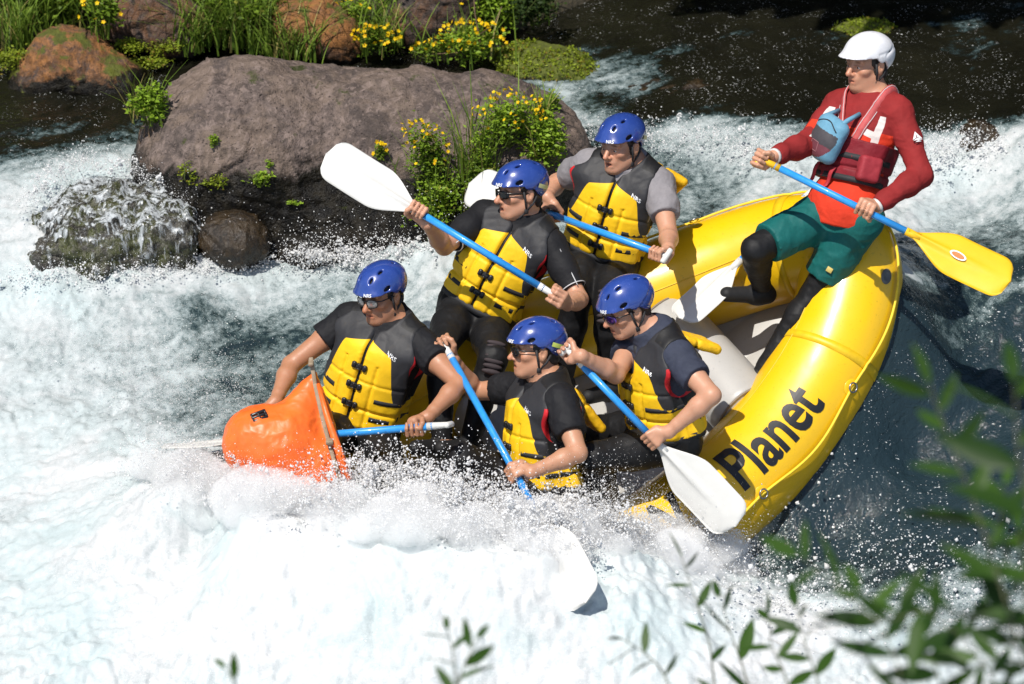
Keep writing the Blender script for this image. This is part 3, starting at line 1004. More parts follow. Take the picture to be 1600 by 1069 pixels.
M_RUST = rock_material('rust_lichen_rock', (.190, .085, .032), (.060, .045, .040), (.330, .135, .030), .6, wet=.16, moss=(.095, .105, .012), moss_amt=.35, scale=1.6)
M_DARKROCK = rock_material('dark_rust_rock', (.085, .058, .046), (.030, .025, .024), (.200, .080, .024), .5, wet=.10, scale=1.6)
M_MOSSROCK = rock_material('moss_covered_rock', (.070, .055, .030), (.030, .024, .015), None, 0, wet=.10, moss=(.110, .130, .016), moss_amt=.95, scale=2.0)
M_WETROCK = rock_material('wet_brown_rock', (.028, .020, .013), (.012, .009, .007), (.075, .045, .014), .35, scale=1.8, rough=.22)
M_FALLROCK = rock_material('wet_mossy_rock', (.055, .050, .040), (.020, .018, .014), (.075, .090, .012), .5, scale=2.0, rough=.25)

bx = lambda px, y=1.7: (px - 800) / PXM * ((y - CAM[1]) * .883 + (CAM[2] - .15) * .469) / DIST
boulder, BV, BF = sdf_rock('boulder', [
    ((bx(395, 1.72), 1.72, .12), (.56, .50, .47), 8, -6), ((bx(600, 1.76), 1.76, .17), (.62, .46, .36), 0, 4), ((bx(770, 1.66), 1.66, .10), (.40, .46, .43), -12, 6),
    ((bx(330, 1.62), 1.62, -.06), (.36, .42, .40)), ((bx(640, 1.62), 1.62, -.10), (.66, .50, .36)), ((bx(480, 1.62), 1.62, -.25), (.70, .50, .30)), ((bx(840, 1.60), 1.60, -.05), (.24, .36, .42))],
    M_BOULDER, 11, h=.0125, amp=.058, scale=1.9, fine=.0045, k=.18,
    label='huge brown boulder with a black wet foot and yellow flowered plants growing on it',
    cracks=((P(345, 150, -1.9), P(430, 200, -1.75), .030, .022), (P(560, 100, -2.05), P(585, 96, -2.05), .06, .045), (P(555, 150, -1.95), P(720, 205, -1.8), .045, .024), (P(395, 180, -1.8), P(425, 188, -1.8), .05, .03), (P(700, 180, -1.8), P(722, 330, -1.5), .050, .028), (P(250, 230, -1.7), P(400, 262, -1.6), .035, .03), (P(470, 120, -2.0), P(560, 215, -1.75), .030, .02), (P(600, 120, -2.0), P(690, 125, -2.0), .035, .025)))
mossy = []
for args in (
    ('boulder', [((bx(105, 2.82), 2.82, .10), (.25, .24, .24), 0, 4), ((bx(160, 2.78), 2.78, .04), (.24, .22, .15)), ((bx(55, 2.78), 2.78, .02), (.16, .2, .12))], M_RUST, 23, 'rust orange rock with a grey face by the left bank'),
    ('boulder', [((bx(225, 3.22), 3.22, .26), (.24, .22, .20)), ((bx(278, 3.16), 3.16, .18), (.20, .2, .16))], M_DARKROCK, 29, 'dark rock with a rusty cap among the grass at the top'),
    ('boulder', [((bx(485, 3.10), 3.10, .24), (.22, .2, .18)), ((bx(525, 3.06), 3.06, .16), (.14, .18, .14))], M_RUST, 31, 'small rust brown rock behind the big boulder beside tall grass'),
    ('boulder', [((bx(690, 3.28), 3.28, .28), (.22, .2, .22)), ((bx(640, 3.25), 3.25, .20), (.14, .2, .15))], M_DARKROCK, 37, 'shaded brown rock behind the yellow flower bushes'),
    ('boulder', [((bx(845, 2.92), 2.92, .09), (.22, .20, .085)), ((bx(890, 2.88), 2.88, .06), (.16, .16, .075)), ((bx(808, 2.94), 2.94, .08), (.11, .14, .08))], M_MOSSROCK, 41, 'low rock covered in bright green moss beyond the boulder'),
    ('boulder', [((bx(1050, 2.55), 2.55, .035), (.29, .22, .085)), ((bx(1090, 2.52), 2.52, .03), (.17, .18, .07))], M_WETROCK, 43, 'olive brown rock just awash in the dark pool'),
    ('boulder', [((bx(1350, 3.30), 3.30, .10), (.15, .12, .08))], M_MOSSROCK, 47, 'small mossy rock in the dark water at the top right'),
    ('boulder', [((bx(1600, 2.02), 2.02, .05), (.34, .26, .13), 0, -8), ((bx(1530, 1.92), 1.92, .02), (.17, .18, .09))], M_WETROCK, 53, 'dark wet rock with water sliding over it at the right edge'),
    ('boulder', [((bx(355, 1.12), 1.12, -.03), (.150, .15, .125)), ((bx(378, 1.09), 1.09, -.05), (.10, .12, .11))], M_WETROCK, 59, 'small round wet brown rock at the foot of the boulder'),
):
    ro, rv_, rf_ = sdf_rock(args[0], args[1], args[2], args[3], h=.012, amp=.030, scale=4.5, fine=.006, label=args[4], k=.10)
    if args[2] is M_MOSSROCK: mossy.append((ro, rv_, vnormals(rv_, rf_)))
# rock under the little fall on the left, and the water breaking over it
fallrock, FV, FF = sdf_rock('boulder', [((bx(185, 1.25), 1.25, -.02), (.34, .30, .20), 0, 4), ((bx(265, 1.18), 1.18, -.06), (.20, .24, .15)), ((bx(110, 1.16), 1.16, -.08), (.20, .24, .17)), ((bx(150, 1.05), 1.05, -.10), (.20, .16, .16))], M_FALLROCK, 61, h=.011, amp=.075, scale=4.2, fine=.014,
    label='mossy rock half veiled by the small waterfall on the left', k=.12)
M_FALL = None
def foam_material(name='white_water', col=(.80, .83, .85)):
    t = NT(name)
    n = t.noise(40, 5, .7)
    t.set(Base_Color=t.mix(t.ramp(n, [(.35, 0.), (.65, 1.)]), (.62, .70, .73), col), Roughness=.35)
    t.set(Normal=t.bump(t.noise(120, 3, .7), .6, .006))
    return t.m
def veil_material():
    t = NT('falling_water')
    g = t.attr('Col'); s = t.n('ShaderNodeSeparateColor'); t.l(g, s.inputs[0])
    mp = t.n('ShaderNodeMapping'); mp.inputs['Scale'].default_value = (1, 1, .13); t.l(t.geo(), mp.inputs[0])
    n1 = t.noise(24, 6, .66, vec=mp.outputs[0], dist=.35); n2 = t.noise(70, 4, .7, vec=mp.outputs[0])
    e = t.math('ADD', s.outputs[0], t.math('ADD', t.math('MULTIPLY', t.math('SUBTRACT', n1, .5), 3.0), t.math('MULTIPLY', t.math('SUBTRACT', n2, .5), 1.5)))
    a = t.ramp(e, [(.40, 0.), (.62, .45), (.95, .92)])
    t.set(Base_Color=t.mix(n2, (.36, .41, .43), (.58, .59, .60)), Roughness=.25)
    tr = t.n('ShaderNodeBsdfTransparent'); mx = t.n('ShaderNodeMixShader')
    t.l(a, mx.inputs[0]); t.l(tr.outputs[0], mx.inputs[1]); t.l(t.b.outputs[0], mx.inputs[2]); t.l(mx.outputs[0], t.out.inputs[0])
    return t.m
M_FALL = veil_material()
def veil(V, Fc, seed, name, off=.012):
    n = vnormals(V, Fc)
    q = V.copy(); q[:, 2] *= .32
    top = sstep(.04, .20, V[:, 2] + .06 * fbm(V * 7, 2, seed + 3))
    g = .40 + .12 * top + .30 * fbm(q * 5, 3, seed) + .5 * sstep(-.12, -.30, V[:, 2]) - .22 * np.exp(-((V[:, 2] + .04) / .11) ** 2)
    v = V + n * (off + .010 * np.maximum(fbm(q * 8, 3, seed + 2), 0))[:, None]
    o = obj(name, v, Fc, M_FALL, vcol=np.clip(g, 0, 1), root=(0, 0, 0))
    return tag(o, None, None, None, 'stuff')
veil(FV, FF, 71, 'falling_water')

# bank and far shore
def bank():
    x = np.linspace(-9, 9, 150); y = np.linspace(2.7, 14, 90)
    X, Y = np.meshgrid(x, y, indexing='ij')
    p = np.stack([X.ravel(), Y.ravel()], 1)
    shore = np.where(p[:, 0] < -.2, 3.02, 3.02 + .80 * sstep(-.2, .9, p[:, 0])) + .16 * fbm(p * np.array([1.2, 0]), 3, 5)
    z = -.15 + .42 * sstep(-.1, .5, p[:, 1] - shore) + .22 * np.maximum(p[:, 1] - shore - .3, 0) + .05 * fbm(p * 3, 4, 8)
    v = np.stack([p[:, 0], p[:, 1], z], 1)
    n1 = len(y); i = np.arange(len(x) - 1)[:, None]; j = np.arange(n1 - 1)[None, :]
    f = np.stack([i * n1 + j, (i + 1) * n1 + j, (i + 1) * n1 + j + 1, i * n1 + j + 1], -1).reshape(-1, 4)
    o = obj('bank', v, f, simple('bank_soil', (.045, .036, .020), .9, .4, 8, .8, 40, .03), root=(0, 0, 0))
    tag(o, kind='structure')
bank()
def outer():
    """river bed and banks out to the horizon"""
    m = MB()
    m.add([(-200, -60, -1.0), (200, -60, -1.0), (200, 200, -1.0), (-200, 200, -1.0)], [(0, 1, 2, 3)])
    o = m.build('riverbed', simple('riverbed_stone', (.05, .05, .04), .8, .4, 3), root=(0, 0, 0), smooth=False)
    tag(o, kind='structure')
    m = MB(); cv = []
    def quad(q, c):
        m.add(q, [(0, 1, 2, 3)]); cv.extend(c)
    quad([(-40, -8, -.66), (-3.29, -8, -.66), (-3.29, .9, -.28), (-40, .9, -.28)], (.95, .95, .80, .80))
    quad([(-40, .9, -.28), (-3.29, .9, -.28), (-3.29, 1.7, .04), (-40, 1.7, .04)], (.80, .80, .10, .10))
    quad([(-40, 1.7, .04), (-3.29, 1.7, .04), (-3.29, 3.0, .08), (-40, 3.0, .08)], (.10, .10, .03, .03))
    quad([(3.49, -8, -.70), (40, -8, -.70), (40, -1.6, -.60), (3.49, -1.6, -.60)], (.9, .9, .6, .6))
    quad([(3.49, -1.6, -.60), (40, -1.6, -.60), (40, 3.6, .10), (3.49, 3.6, .10)], (.15, .15, .05, .05))
    quad([(-3.29, -8, -.70), (3.49, -8, -.70), (3.49, -3.19, -.68), (-3.29, -3.19, -.68)], (1., 1., 1., 1.))
    o = m.build('outer_river', M_WATER, root=(0, 0, 0), smooth=False)
    at = o.data.color_attributes.new('Col', 'FLOAT_COLOR', 'POINT')
    at.data.foreach_set('color', np.array([[c, .2, .2, 1.] for c in cv], np.float32).ravel())
    tag(o, kind='structure')
outer()

# ================================================================ plants
def leaf_material(name, cols, trans=.35, rough=.5):
    t = NT(name)
    c0 = t.attr('Col')
    s = t.n('ShaderNodeSeparateColor'); t.l(c0, s.inputs[0])
    c = t.mix(s.outputs[0], cols[0], cols[1])
    c = t.mix(t.ramp(s.outputs[1], [(.8, 0.), (1., 1.)]), c, cols[2])
    t.set(Base_Color=c, Roughness=rough)
    t.b.inputs['Specular IOR Level'].default_value = .2
    tr = t.n('ShaderNodeBsdfTranslucent')
    t.l(t.mix(.5, c, cols[1]), tr.inputs[0])
    mx = t.n('ShaderNodeMixShader'); mx.inputs[0].default_value = trans
    t.l(t.b.outputs[0], mx.inputs[1]); t.l(tr.outputs[0], mx.inputs[2]); t.l(mx.outputs[0], t.out.inputs[0])
    return t.m
M_LEAF = leaf_material('herb_leaf', ((.065, .115, .012), (.190, .290, .024), (.240, .250, .040)))
M_LEAFB = leaf_material('bright_herb_leaf', ((.130, .220, .018), (.300, .440, .040), (.320, .340, .050)))
M_GRASS = leaf_material('grass_blade', ((.080, .140, .018), (.210, .310, .040), (.360, .310, .100)))
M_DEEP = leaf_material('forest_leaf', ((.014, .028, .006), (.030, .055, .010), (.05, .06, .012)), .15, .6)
M_PETAL = leaf_material('yellow_petal', ((.80, .53, .008), (.86, .62, .012), (.70, .36, .006)), .3)
M_STEM = simple('green_stem', (.075, .095, .020), .6, .3)
M_TWIG = simple('dry_twig', (.16, .10, .06), .7, .3)
M_MOSS = leaf_material('moss_leaf', ((.130, .170, .014), (.300, .370, .030), (.20, .15, .02)))

class Leaves:
    """many small leaves as one mesh"""
    def __init__(s): s.v = []; s.f = []; s.c = []; s.n = 0
    def leaf(s, P0, D, N, L, W, c):
        """diamond leaves folded at the midrib; arrays"""
        D = D / (np.linalg.norm(D, axis=1, keepdims=True) + 1e-9)
        S = np.cross(D, N); S /= np.linalg.norm(S, axis=1, keepdims=True) + 1e-9
        U = np.cross(S, D)
        L = L[:, None]; W = W[:, None]
        a = P0; b = P0 + D * L * .45 + S * W * .5 + U * W * .18; m = P0 + D * L * .5; e = P0 + D * L - U * L * .10; d = P0 + D * L * .45 - S * W * .5 + U * W * .18
        k = len(P0)
        s.v.append(np.stack([a, b, e, d, m], 1).reshape(-1, 3))
        base = s.n + np.arange(k) * 5
        s.f.append(np.stack([base, base + 4, base + 2, base + 1], 1)); s.f.append(np.stack([base, base + 3, base + 2, base + 4], 1))
        s.c.append(np.repeat(c, 5, 0)); s.n += 5 * k
    def blades(s, P0, D, H, W, bend, c, seg=3):
        k = len(P0)
        up = V3(0, 0, 1)
        side = np.cross(D, up); side /= np.linalg.norm(side, axis=1, keepdims=True) + 1e-9
        rows = []
        for i in range(seg + 1):
            q = i / seg
            ctr = P0 + up * (H * (q - .18 * bend * q * q))[:, None] + D * (H * bend * q * q * .8)[:, None]
            w = (W * (1 - q) ** .7 * .5 + .0004)[:, None]
            rows += [ctr - side * w, ctr + side * w]
        s.v.append(np.stack(rows, 1).reshape(-1, 3))
        n = 2 * (seg + 1); base = s.n + np.arange(k) * n
        for i in range(seg):
            s.f.append(np.stack([base + 2 * i, base + 2 * i + 1, base + 2 * i + 3, base + 2 * i + 2], 1))
        s.c.append(np.repeat(c, n, 0)); s.n += n * k
    def build(s, name, mat, parent=None, root=None):
        return obj(name, np.concatenate(s.v), np.concatenate(s.f), mat, parent, vcol=np.concatenate(s.c), root=root)
rng = np.random.default_rng(7)
def rcol(n, dry=.06):
    c = np.stack([rng.random(n) ** 1.2, np.where(rng.random(n) < dry, 1, 0), np.zeros(n)], 1); return c
def rdir(n, up=.5):
    d = rng.normal(size=(n, 3)); d[:, 2] = np.abs(d[:, 2]) * up + d[:, 2] * (1 - up) * .5
    return d / np.linalg.norm(d, axis=1, keepdims=True)
def clump_leaves(Lv, ctr, rad, n, size, up=.5, clumps=9, dry=.06):
    """leaves gathered in sprigs through an ellipsoid"""
    cc = rng.normal(size=(clumps, 3)); cc /= np.linalg.norm(cc, axis=1, keepdims=True); cc *= rng.random((clumps, 1)) ** .45
    w = rng.integers(0, clumps, n)
    p = cc[w] * .8 + rng.normal(size=(n, 3)) * .24
    P0 = np.asarray(ctr) + p * np.asarray(rad)
    tone = rng.random(clumps) * .5
    c = rcol(n, dry); c[:, 0] = np.clip(c[:, 0] * .6 + tone[w] + .0, 0, 1)
    D = rdir(n, up); N = rdir(n, .9) + V3(0, 0, .6)
    Lv.leaf(P0, D, N, size * (.6 + .8 * rng.random(n)), size * (.45 + .4 * rng.random(n)), c)
def flower_mesh(parent, pts, size, name='flower'):
    """five petals on a short throat, one mesh for the spray of blossom"""
    Lv = Leaves()
    for p in pts:
        n = nrm(rng.normal(size=3) * .7 + V3(-.1, -.6, .7))
        a = nrm(np.cross(n, rng.normal(size=3))); b = np.cross(n, a)
        k = 5
        an = np.arange(k) * 2 * np.pi / k + rng.random()
        D = np.cos(an)[:, None] * a + np.sin(an)[:, None] * b + n * .35
        c = np.stack([rng.random(k), np.where(rng.random(k) < .15, 1, 0), np.zeros(k)], 1)
        Lv.leaf(np.tile(p, (k, 1)), D, np.tile(n, (k, 1)), np.full(k, size * .62), np.full(k, size * .62), c)
    return tag(Lv.build(name, M_PETAL, parent), kind='stuff')
def ground_on_boulder(px, py):
    """surface of the big boulder along a sight line"""
    d = ray(px, py); d = nrm(d)
    q = BV - CAM; s = q @ d
    r = np.linalg.norm(q - s[:, None] * d, axis=1)
    ok = np.where(r < .022)[0]
    if not len(ok): ok = np.argsort(r)[:8]
    k = ok[np.argmin(s[ok])]
    return BV[k]
def herb(base, rad, n, size, label, name='flowering_plant', flowers=0, fl_size=.022, mat=None, stems=8, group='plants along the rocks and bank', blades=0, cat='plant', up=.5, fl_top=True, clumps=9):
    base = np.asarray(base, float); rad = np.asarray(rad, float)
    root = empty(name, base, label, cat, group)
    ctr = base + V3(0, 0, rad[2] * .9)
    Lv = Leaves(); clump_leaves(Lv, ctr, rad, n, size, up, clumps)
    tag(Lv.build('foliage', mat or M_LEAF, root), kind='stuff')
    if stems:
        m = MB()
        for i in range(stems):
            e = ctr + rng.normal(size=3) * rad * .55 + V3(0, 0, rad[2] * .3)
            mid = (base + e) / 2 + rng.normal(size=3) * rad * .15
            m.tube([base + rng.normal(size=3) * rad * .1 * V3(1, 1, 0), mid, e], [.0035, .003, .0015], 4)
        m.build('stem', M_STEM, root)
    if blades:
        Lb = Leaves(); P0 = base + rng.normal(size=(blades, 3)) * rad * V3(.5, .5, .1)
        D = rdir(blades, 0); D[:, 2] = 0
        Lb.blades(P0, D, rad[2] * (1.6 + 1.8 * rng.random(blades)), .006 + .006 * rng.random(blades), .2 + .8 * rng.random(blades), rcol(blades, .12))
        tag(Lb.build('grass_blades', M_GRASS, root), kind='stuff')
    if flowers:
        p = rng.normal(size=(flowers, 3)); p /= np.linalg.norm(p, axis=1, keepdims=True)
        p[:, 2] = np.abs(p[:, 2]) * (.9 if fl_top else .5) + .1; p[:, 1] -= .25
        pts = ctr + p * rad * (1.0 + .25 * rng.random((flowers, 1)))
        flower_mesh(root, pts, fl_size)
    return root
def gb(px, py, dz=0): return ground_on_boulder(px, py) + V3(0, 0, dz)
for ro, rv_, rn_ in mossy:
    k_ = np.where((rn_[:, 2] > .15) & (fbm(rv_ * 5, 3, 4) > -.25))[0]; k_ = rng.choice(k_, min(2600, len(k_)))
    Lv = Leaves(); n = len(k_)
    Lv.leaf(rv_[k_] + rng.normal(size=(n, 3)) * .006, rn_[k_] * .6 + rng.normal(size=(n, 3)) * .7, rn_[k_] + rng.normal(size=(n, 3)) * .4, .012 + .012 * rng.random(n), .008 + .008 * rng.random(n), rcol(n, .15))
    tag(Lv.build('moss', M_MOSS, ro), kind='stuff')
# on the boulder
herb(gb(800, 225), (.16, .10, .15), 1200, .024, 'large flowering bush on the right shoulder of the boulder', flowers=60, blades=12, mat=M_LEAFB, fl_size=.018)
herb(gb(655, 300), (.14, .09, .20), 1200, .022, 'tall yellow flowered plant hanging on the middle of the boulder face', flowers=44, blades=6, fl_size=.017)
herb(gb(598, 250), (.035, .03, .05), 130, .018, 'small sprig with a few yellow blossoms left of the tall flowered plant', flowers=9, stems=4)
herb(gb(738, 275), (.08, .06, .15), 420, .020, 'fern-like grassy tuft between the two flowering bushes', name='grass_tuft', blades=60, mat=M_LEAFB)
herb(gb(865, 255), (.12, .09, .15), 900, .026, 'round leaved bush low on the boulder corner behind the blue helmet', name='leafy_bush', mat=M_LEAFB)
herb(gb(690, 345, -.02), (.18, .09, .15), 1100, .022, 'leafy mat trailing down to the water behind the white blade', name='leafy_mat', mat=M_LEAFB, blades=20)
herb(gb(740, 330, -.02), (.13, .09, .14), 700, .022, 'dark ferny growth under the bushes by the pale paddle', name='fern_growth', mat=M_LEAF, blades=14)
herb(gb(866, 165), (.05, .05, .05), 180, .022, 'little green sprout on the right rim of the boulder', name='leafy_sprout', mat=M_LEAFB, stems=4)
herb(gb(850, 195), (.05, .05, .08), 200, .02, 'grassy fringe at the right edge of the boulder', name='grass_fringe', blades=50, flowers=4)
herb(gb(410, 292), (.055, .03, .045), 200, .020, 'small bright green clump on the dark wet face of the boulder', name='leafy_clump', mat=M_LEAFB, stems=4)
herb(gb(332, 235), (.03, .02, .03), 90, .018, 'tiny green tuft where the boulder turns dark', name='leafy_tuft', mat=M_LEAFB, stems=3)
herb(gb(462, 328), (.035, .02, .015), 80, .016, 'flat green rosette low on the boulder above the foam', name='leafy_rosette', mat=M_LEAFB, stems=2)
herb(gb(420, 255), (.02, .015, .02), 50, .015, 'single leaf cluster on the dry side of the boulder', name='leaf_cluster', mat=M_LEAFB, stems=2)
herb(gb(290, 290), (.05, .03, .07), 160, .016, 'brownish moss clump left of the boulder foot', name='moss_clump', mat=M_MOSS, stems=2)
herb(gb(330, 300), (.07, .03, .05), 200, .015, 'dull moss cushion on the wet boulder foot', name='moss_cushion', mat=M_MOSS, stems=0)
# plant hanging at the left end of the boulder
q = gb(240, 180)
herb(q + V3(-.05, -.02, -.05), (.10, .07, .13), 700, .028, 'bright round leaved plant at the left end of the boulder', name='leafy_bush', mat=M_LEAFB, blades=10)
m = MB()
rt = empty('rooty_stems', q + V3(-.05, -.03, -.15), 'brown hanging roots below the bright plant at the boulder end', 'roots')
for i in range(9):
    a = q + V3(-.08 + .018 * i, -.03, -.06); pts = [a]
    for s_ in range(4): pts.append(pts[-1] + V3(rng.normal() * .012, rng.normal() * .01, -.055 - .02 * rng.random()))
    m.tube(pts, [.004, .0035, .003, .0025, .0015], 4)
m.build('root', M_TWIG, rt)
# reeds standing against the left water
for (px, py, hgt, lb) in ((222, 205, .40, 'pale seeding grass stems standing by the left end of the boulder'), (150, 105, .26, 'short grass stalks on the rust orange rock')):
    b0 = atz(px, py, .02)
    Lb = Leaves(); k = 14; P0 = b0 + rng.normal(size=(k, 3)) * V3(.03, .03, 0); D = rdir(k, 0); D[:, 2] = 0
    Lb.blades(P0, D, hgt * (.7 + .5 * rng.random(k)), np.full(k, .008), .15 + .5 * rng.random(k), rcol(k, .4), 5)
    rt = empty('grass_stalks', b0, lb, 'grass', 'plants along the rocks and bank'); tag(Lb.build('blades', M_GRASS, rt), kind='stuff')
# bank herbs, left to right
herb(atz(210, 82, .16), (.10, .08, .05), 500, .016, 'mossy cushion between the rust rock and boulder', name='moss_cushion', mat=M_MOSS, stems=0)
herb(atz(262, 82, .14), (.12, .09, .05), 600, .016, 'bright moss cushion just left above the boulder', name='moss_cushion', mat=M_MOSS, stems=0)
herb(atz(235, 112, .08), (.12, .08, .04), 500, .016, 'low green moss at the edge of the left water', name='moss_cushion', mat=M_MOSS, stems=0)
herb(atz(585, 82, .16), (.12, .09, .08), 520, .022, 'yellow flowered patch behind the middle of the boulder', flowers=42, blades=26)
herb(atz(672, 92, .16), (.10, .07, .05), 320, .020, 'small yellow flowered patch next to the boulder top', flowers=18, blades=14)
herb(atz(735, 92, .16), (.17, .10, .11), 1000, .024, 'wide yellow flowered bush above the boulder right part', flowers=62, blades=30, mat=M_LEAFB)
herb(atz(765, 35, .20), (.20, .14, .17), 1300, .028, 'big flowering bush hanging in at the top centre', flowers=46, blades=20, mat=M_LEAFB)
herb(atz(550, 45, .22), (.10, .08, .09), 420, .024, 'leafy plant with yellow buds near the top centre', flowers=8, mat=M_LEAFB)
herb(atz(615, 30, .22), (.13, .10, .16), 620, .026, 'tall leafy plant left of the shaded rock', flowers=10, blades=20, mat=M_LEAFB)
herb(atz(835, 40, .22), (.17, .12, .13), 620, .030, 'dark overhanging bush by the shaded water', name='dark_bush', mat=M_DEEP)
herb(atz(160, 55, .28), (.11, .09, .12), 520, .028, 'yellow blossomed herb between two rocks on the left', flowers=12, blades=24)
herb(atz(25, 105, .14), (.12, .09, .06), 520, .018, 'olive moss at the far left bank', name='moss_cushion', mat=M_MOSS, stems=0)
for i, (px, py, s_, lb) in enumerate(((30, 25, 1.0, 'lush leafy herb at the top left corner'), (110, 12, .8, 'leafy herb behind the rust orange rock'), (175, 8, .7, 'herb growing around the dark rusty rock'), (330, 30, .9, 'leafy herb beneath the long grass'), (405, 45, .8, 'herb in the grass above the boulder'))):
    herb(atz(px, py, .24), (.18 * s_, .13, .13 * s_), int(900 * s_), .034, lb, name='bank_herb', mat=M_LEAF, blades=30)
# tufts of long grass
tufts = [(300, 62, .34, 'arching grass tuft above the boulder left shoulder'), (355, 55, .42, 'tallest grass tuft above the boulder'), (395, 62, .40, 'grass tuft with drooping tips above the boulder'), (455, 80, .30, 'grass tuft beside the small rust brown rock'),
         (425, 40, .36, 'grass tuft at the top edge left of the rust brown rock'), (25, 60, .34, 'grass tuft at the top left corner'), (80, 25, .32, 'thin grass tuft behind the rust orange rock'), (590, 60, .30, 'feathery grass by the yellow patch'), (345, 20, .36, 'grass tuft at the very top')]
for px, py, hgt, lb in tufts:
    b0 = atz(px, py, .20); k = 120
    rt = empty('grass_tuft', b0 - V3(0, 0, .05), lb, 'grass', 'grass tufts on the bank')
    Lb = Leaves(); P0 = b0 + rng.normal(size=(k, 3)) * V3(.085, .06, .0) - V3(0, 0, .04); D = rdir(k, 0); D[:, 2] = 0; D /= np.linalg.norm(D, axis=1, keepdims=True)
    Lb.blades(P0, D, hgt * (.55 + .6 * rng.random(k)), .006 + .008 * rng.random(k), .3 + 1.0 * rng.random(k), rcol(k, .15), 5)
    tag(Lb.build('blades', M_GRASS, rt), kind='stuff')
# dry branch over the yellow bush
b0 = atz(748, 55, .3); rt = empty('dead_branch', b0, 'bare forked twig over the yellow flowered bush', 'branch'); m = MB()
m.tube([b0 + V3(.02, 0, -.12), b0 + V3(0, 0, .0), b0 + V3(-.02, .02, .12), b0 + V3(-.03, .02, .3)], [.005, .005, .004, .003], 5)
m.tube([b0 + V3(.0, 0, .0), b0 + V3(.08, .0, .06), b0 + V3(.12, .0, .16)], [.004, .003, .002], 5)
m.tube([b0 + V3(.02, 0, -.12), b0 + V3(-.12, -.02, -.09), b0 + V3(-.25, -.02, -.10)], [.004, .003, .002], 5)
m.build('twig', M_TWIG, rt)
# ground cover on the bank
Lv = Leaves()
n = 9000
px_ = rng.random(n) * 5.2 - 4.2; py_ = 3.05 + rng.random(n) ** .8 * 2.2
pz_ = .24 + .20 * np.maximum(py_ - 3.35, 0)
keep = (px_ < .1) | (py_ > 3.85)
keep &= py_ > 3.25
P0 = np.stack([px_, py_, pz_], 1)[keep]; k = len(P0)
Lv.leaf(P0 + rng.normal(size=(k, 3)) * V3(.05, .05, .06), rdir(k, .7), rdir(k, .9) + V3(0, 0, .5), .03 + .03 * rng.random(k), .016 + .014 * rng.random(k), rcol(k))
k = 4000; P0 = np.stack([rng.random(k) * 4.4 - 4.2, 3.28 + rng.random(k) * 1.2, np.zeros(k)], 1); P0[:, 2] = .16 + .2 * np.maximum(P0[:, 1] - 3.35, 0)
D = rdir(k, 0); D[:, 2] = 0
Lv.blades(P0, D, .12 + .26 * rng.random(k), .006 + .007 * rng.random(k), .3 + rng.random(k), rcol(k, .12), 4)
tag(Lv.build('undergrowth', M_LEAF, root=(0, 3.3, 0)), kind='stuff')
# the wood on the far bank and its overhanging boughs, which shade and darken the far water
Lv = Leaves()
n = 26000
P0 = np.stack([rng.random(n) * 34 - 16, 5.2 + rng.random(n) ** .7 * 5.5, .4 + rng.random(n) * 11], 1)
P0[:, 1] += .28 * P0[:, 2] * 0 + 1.2 * fbm(P0 * .5, 3, 3)
Lv.leaf(P0, rdir(n, .0) + V3(0, -.2, -.3), rdir(n, .6) + V3(0, -.7, .3), .45 + .5 * rng.random(n), .30 + .3 * rng.random(n), rcol(n))
n = 5200
P0 = np.stack([-.15 + rng.random(n) * 4.6, 1.75 + rng.random(n) * 4.6, 3.9 + rng.random(n) * 1.6], 1)
P0 = P0[(P0[:, 1] > 2.05 - .0 + .25 * fbm(P0 * .8, 2, 9)) ]; n = len(P0)
Lv.leaf(P0, rdir(n, .0), rdir(n, .9) + V3(0, 0, .9), .32 + .3 * rng.random(n), .22 + .2 * rng.random(n), rcol(n))
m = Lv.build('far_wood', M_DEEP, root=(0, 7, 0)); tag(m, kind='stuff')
# ================================================================ people
def skin_material(name, base):
    t = NT(name)
    c = t.attr('Col')
    n = t.noise(60, 3, .6)
    c2 = t.mix(t.math('MULTIPLY', t.ramp(n, [(.35, 0.), (.7, 1.)]), .35), c, tuple(x * y for x, y in zip(base, (.93, .78, .72))))
    t.set(Base_Color=c2, Roughness=t.ramp(t.noise(90, 3), [(.3, .38), (.7, .55)]))
    t.b.inputs['Subsurface Weight'].default_value = .12
    t.b.inputs['Subsurface Radius'].default_value = (.010, .004, .002)
    t.b.inputs['Subsurface Scale'].default_value = .8
    t.set(Normal=t.bump(t.noise(420, 2, .6), .25, .0015))
    return t.m
def cloth_material(name, col, rough=.75, fold=.35, wet=.0):
    if name in MATS: return MATS[name]
    t = NT(name)
    f = t.noise(7, 4, .6)
    c = t.mix(t.ramp(f, [(.35, 0.), (.7, 1.)]), tuple(x * .84 for x in col), tuple(min(1, x * 1.14) for x in col))
    g = t.noise(90, 3, .6)
    c = t.mix(t.math('MULTIPLY', t.ramp(g, [(.45, 0.), (.65, 1.)]), .25), c, tuple(x * .72 for x in col))
    t.set(Base_Color=c, Roughness=rough)
    t.b.inputs['Specular IOR Level'].default_value = .25
    wv = t.noise(14, 3, .55, dist=.5)
    t.set(Normal=t.bump(t.noise(600, 2, .6), .3, .0012, t.bump(wv, fold, .012)))
    MATS[name] = t.m
    return t.m
M_PFDY = cloth_material('vest_yellow_nylon', (0.84, 0.47, 0.012), .55, .5)
M_PFDG = cloth_material('vest_charcoal_nylon', (0.060, 0.060, 0.066), .62, .5)
M_PFDB = cloth_material('vest_black_mesh', (0.016, 0.016, 0.018), .75, .5)
M_PFDR = cloth_material('vest_red_lining', (0.55, 0.018, 0.025), .6, .4)
M_BUCK = simple('buckle_plastic', (0.012, 0.012, 0.013), .32, .1)
M_WET = cloth_material('black_neoprene', (0.009, 0.009, 0.010), .58, .3)
M_PAD = cloth_material('ribbed_knee_pad', (0.052, 0.040, 0.043), .7, .3)
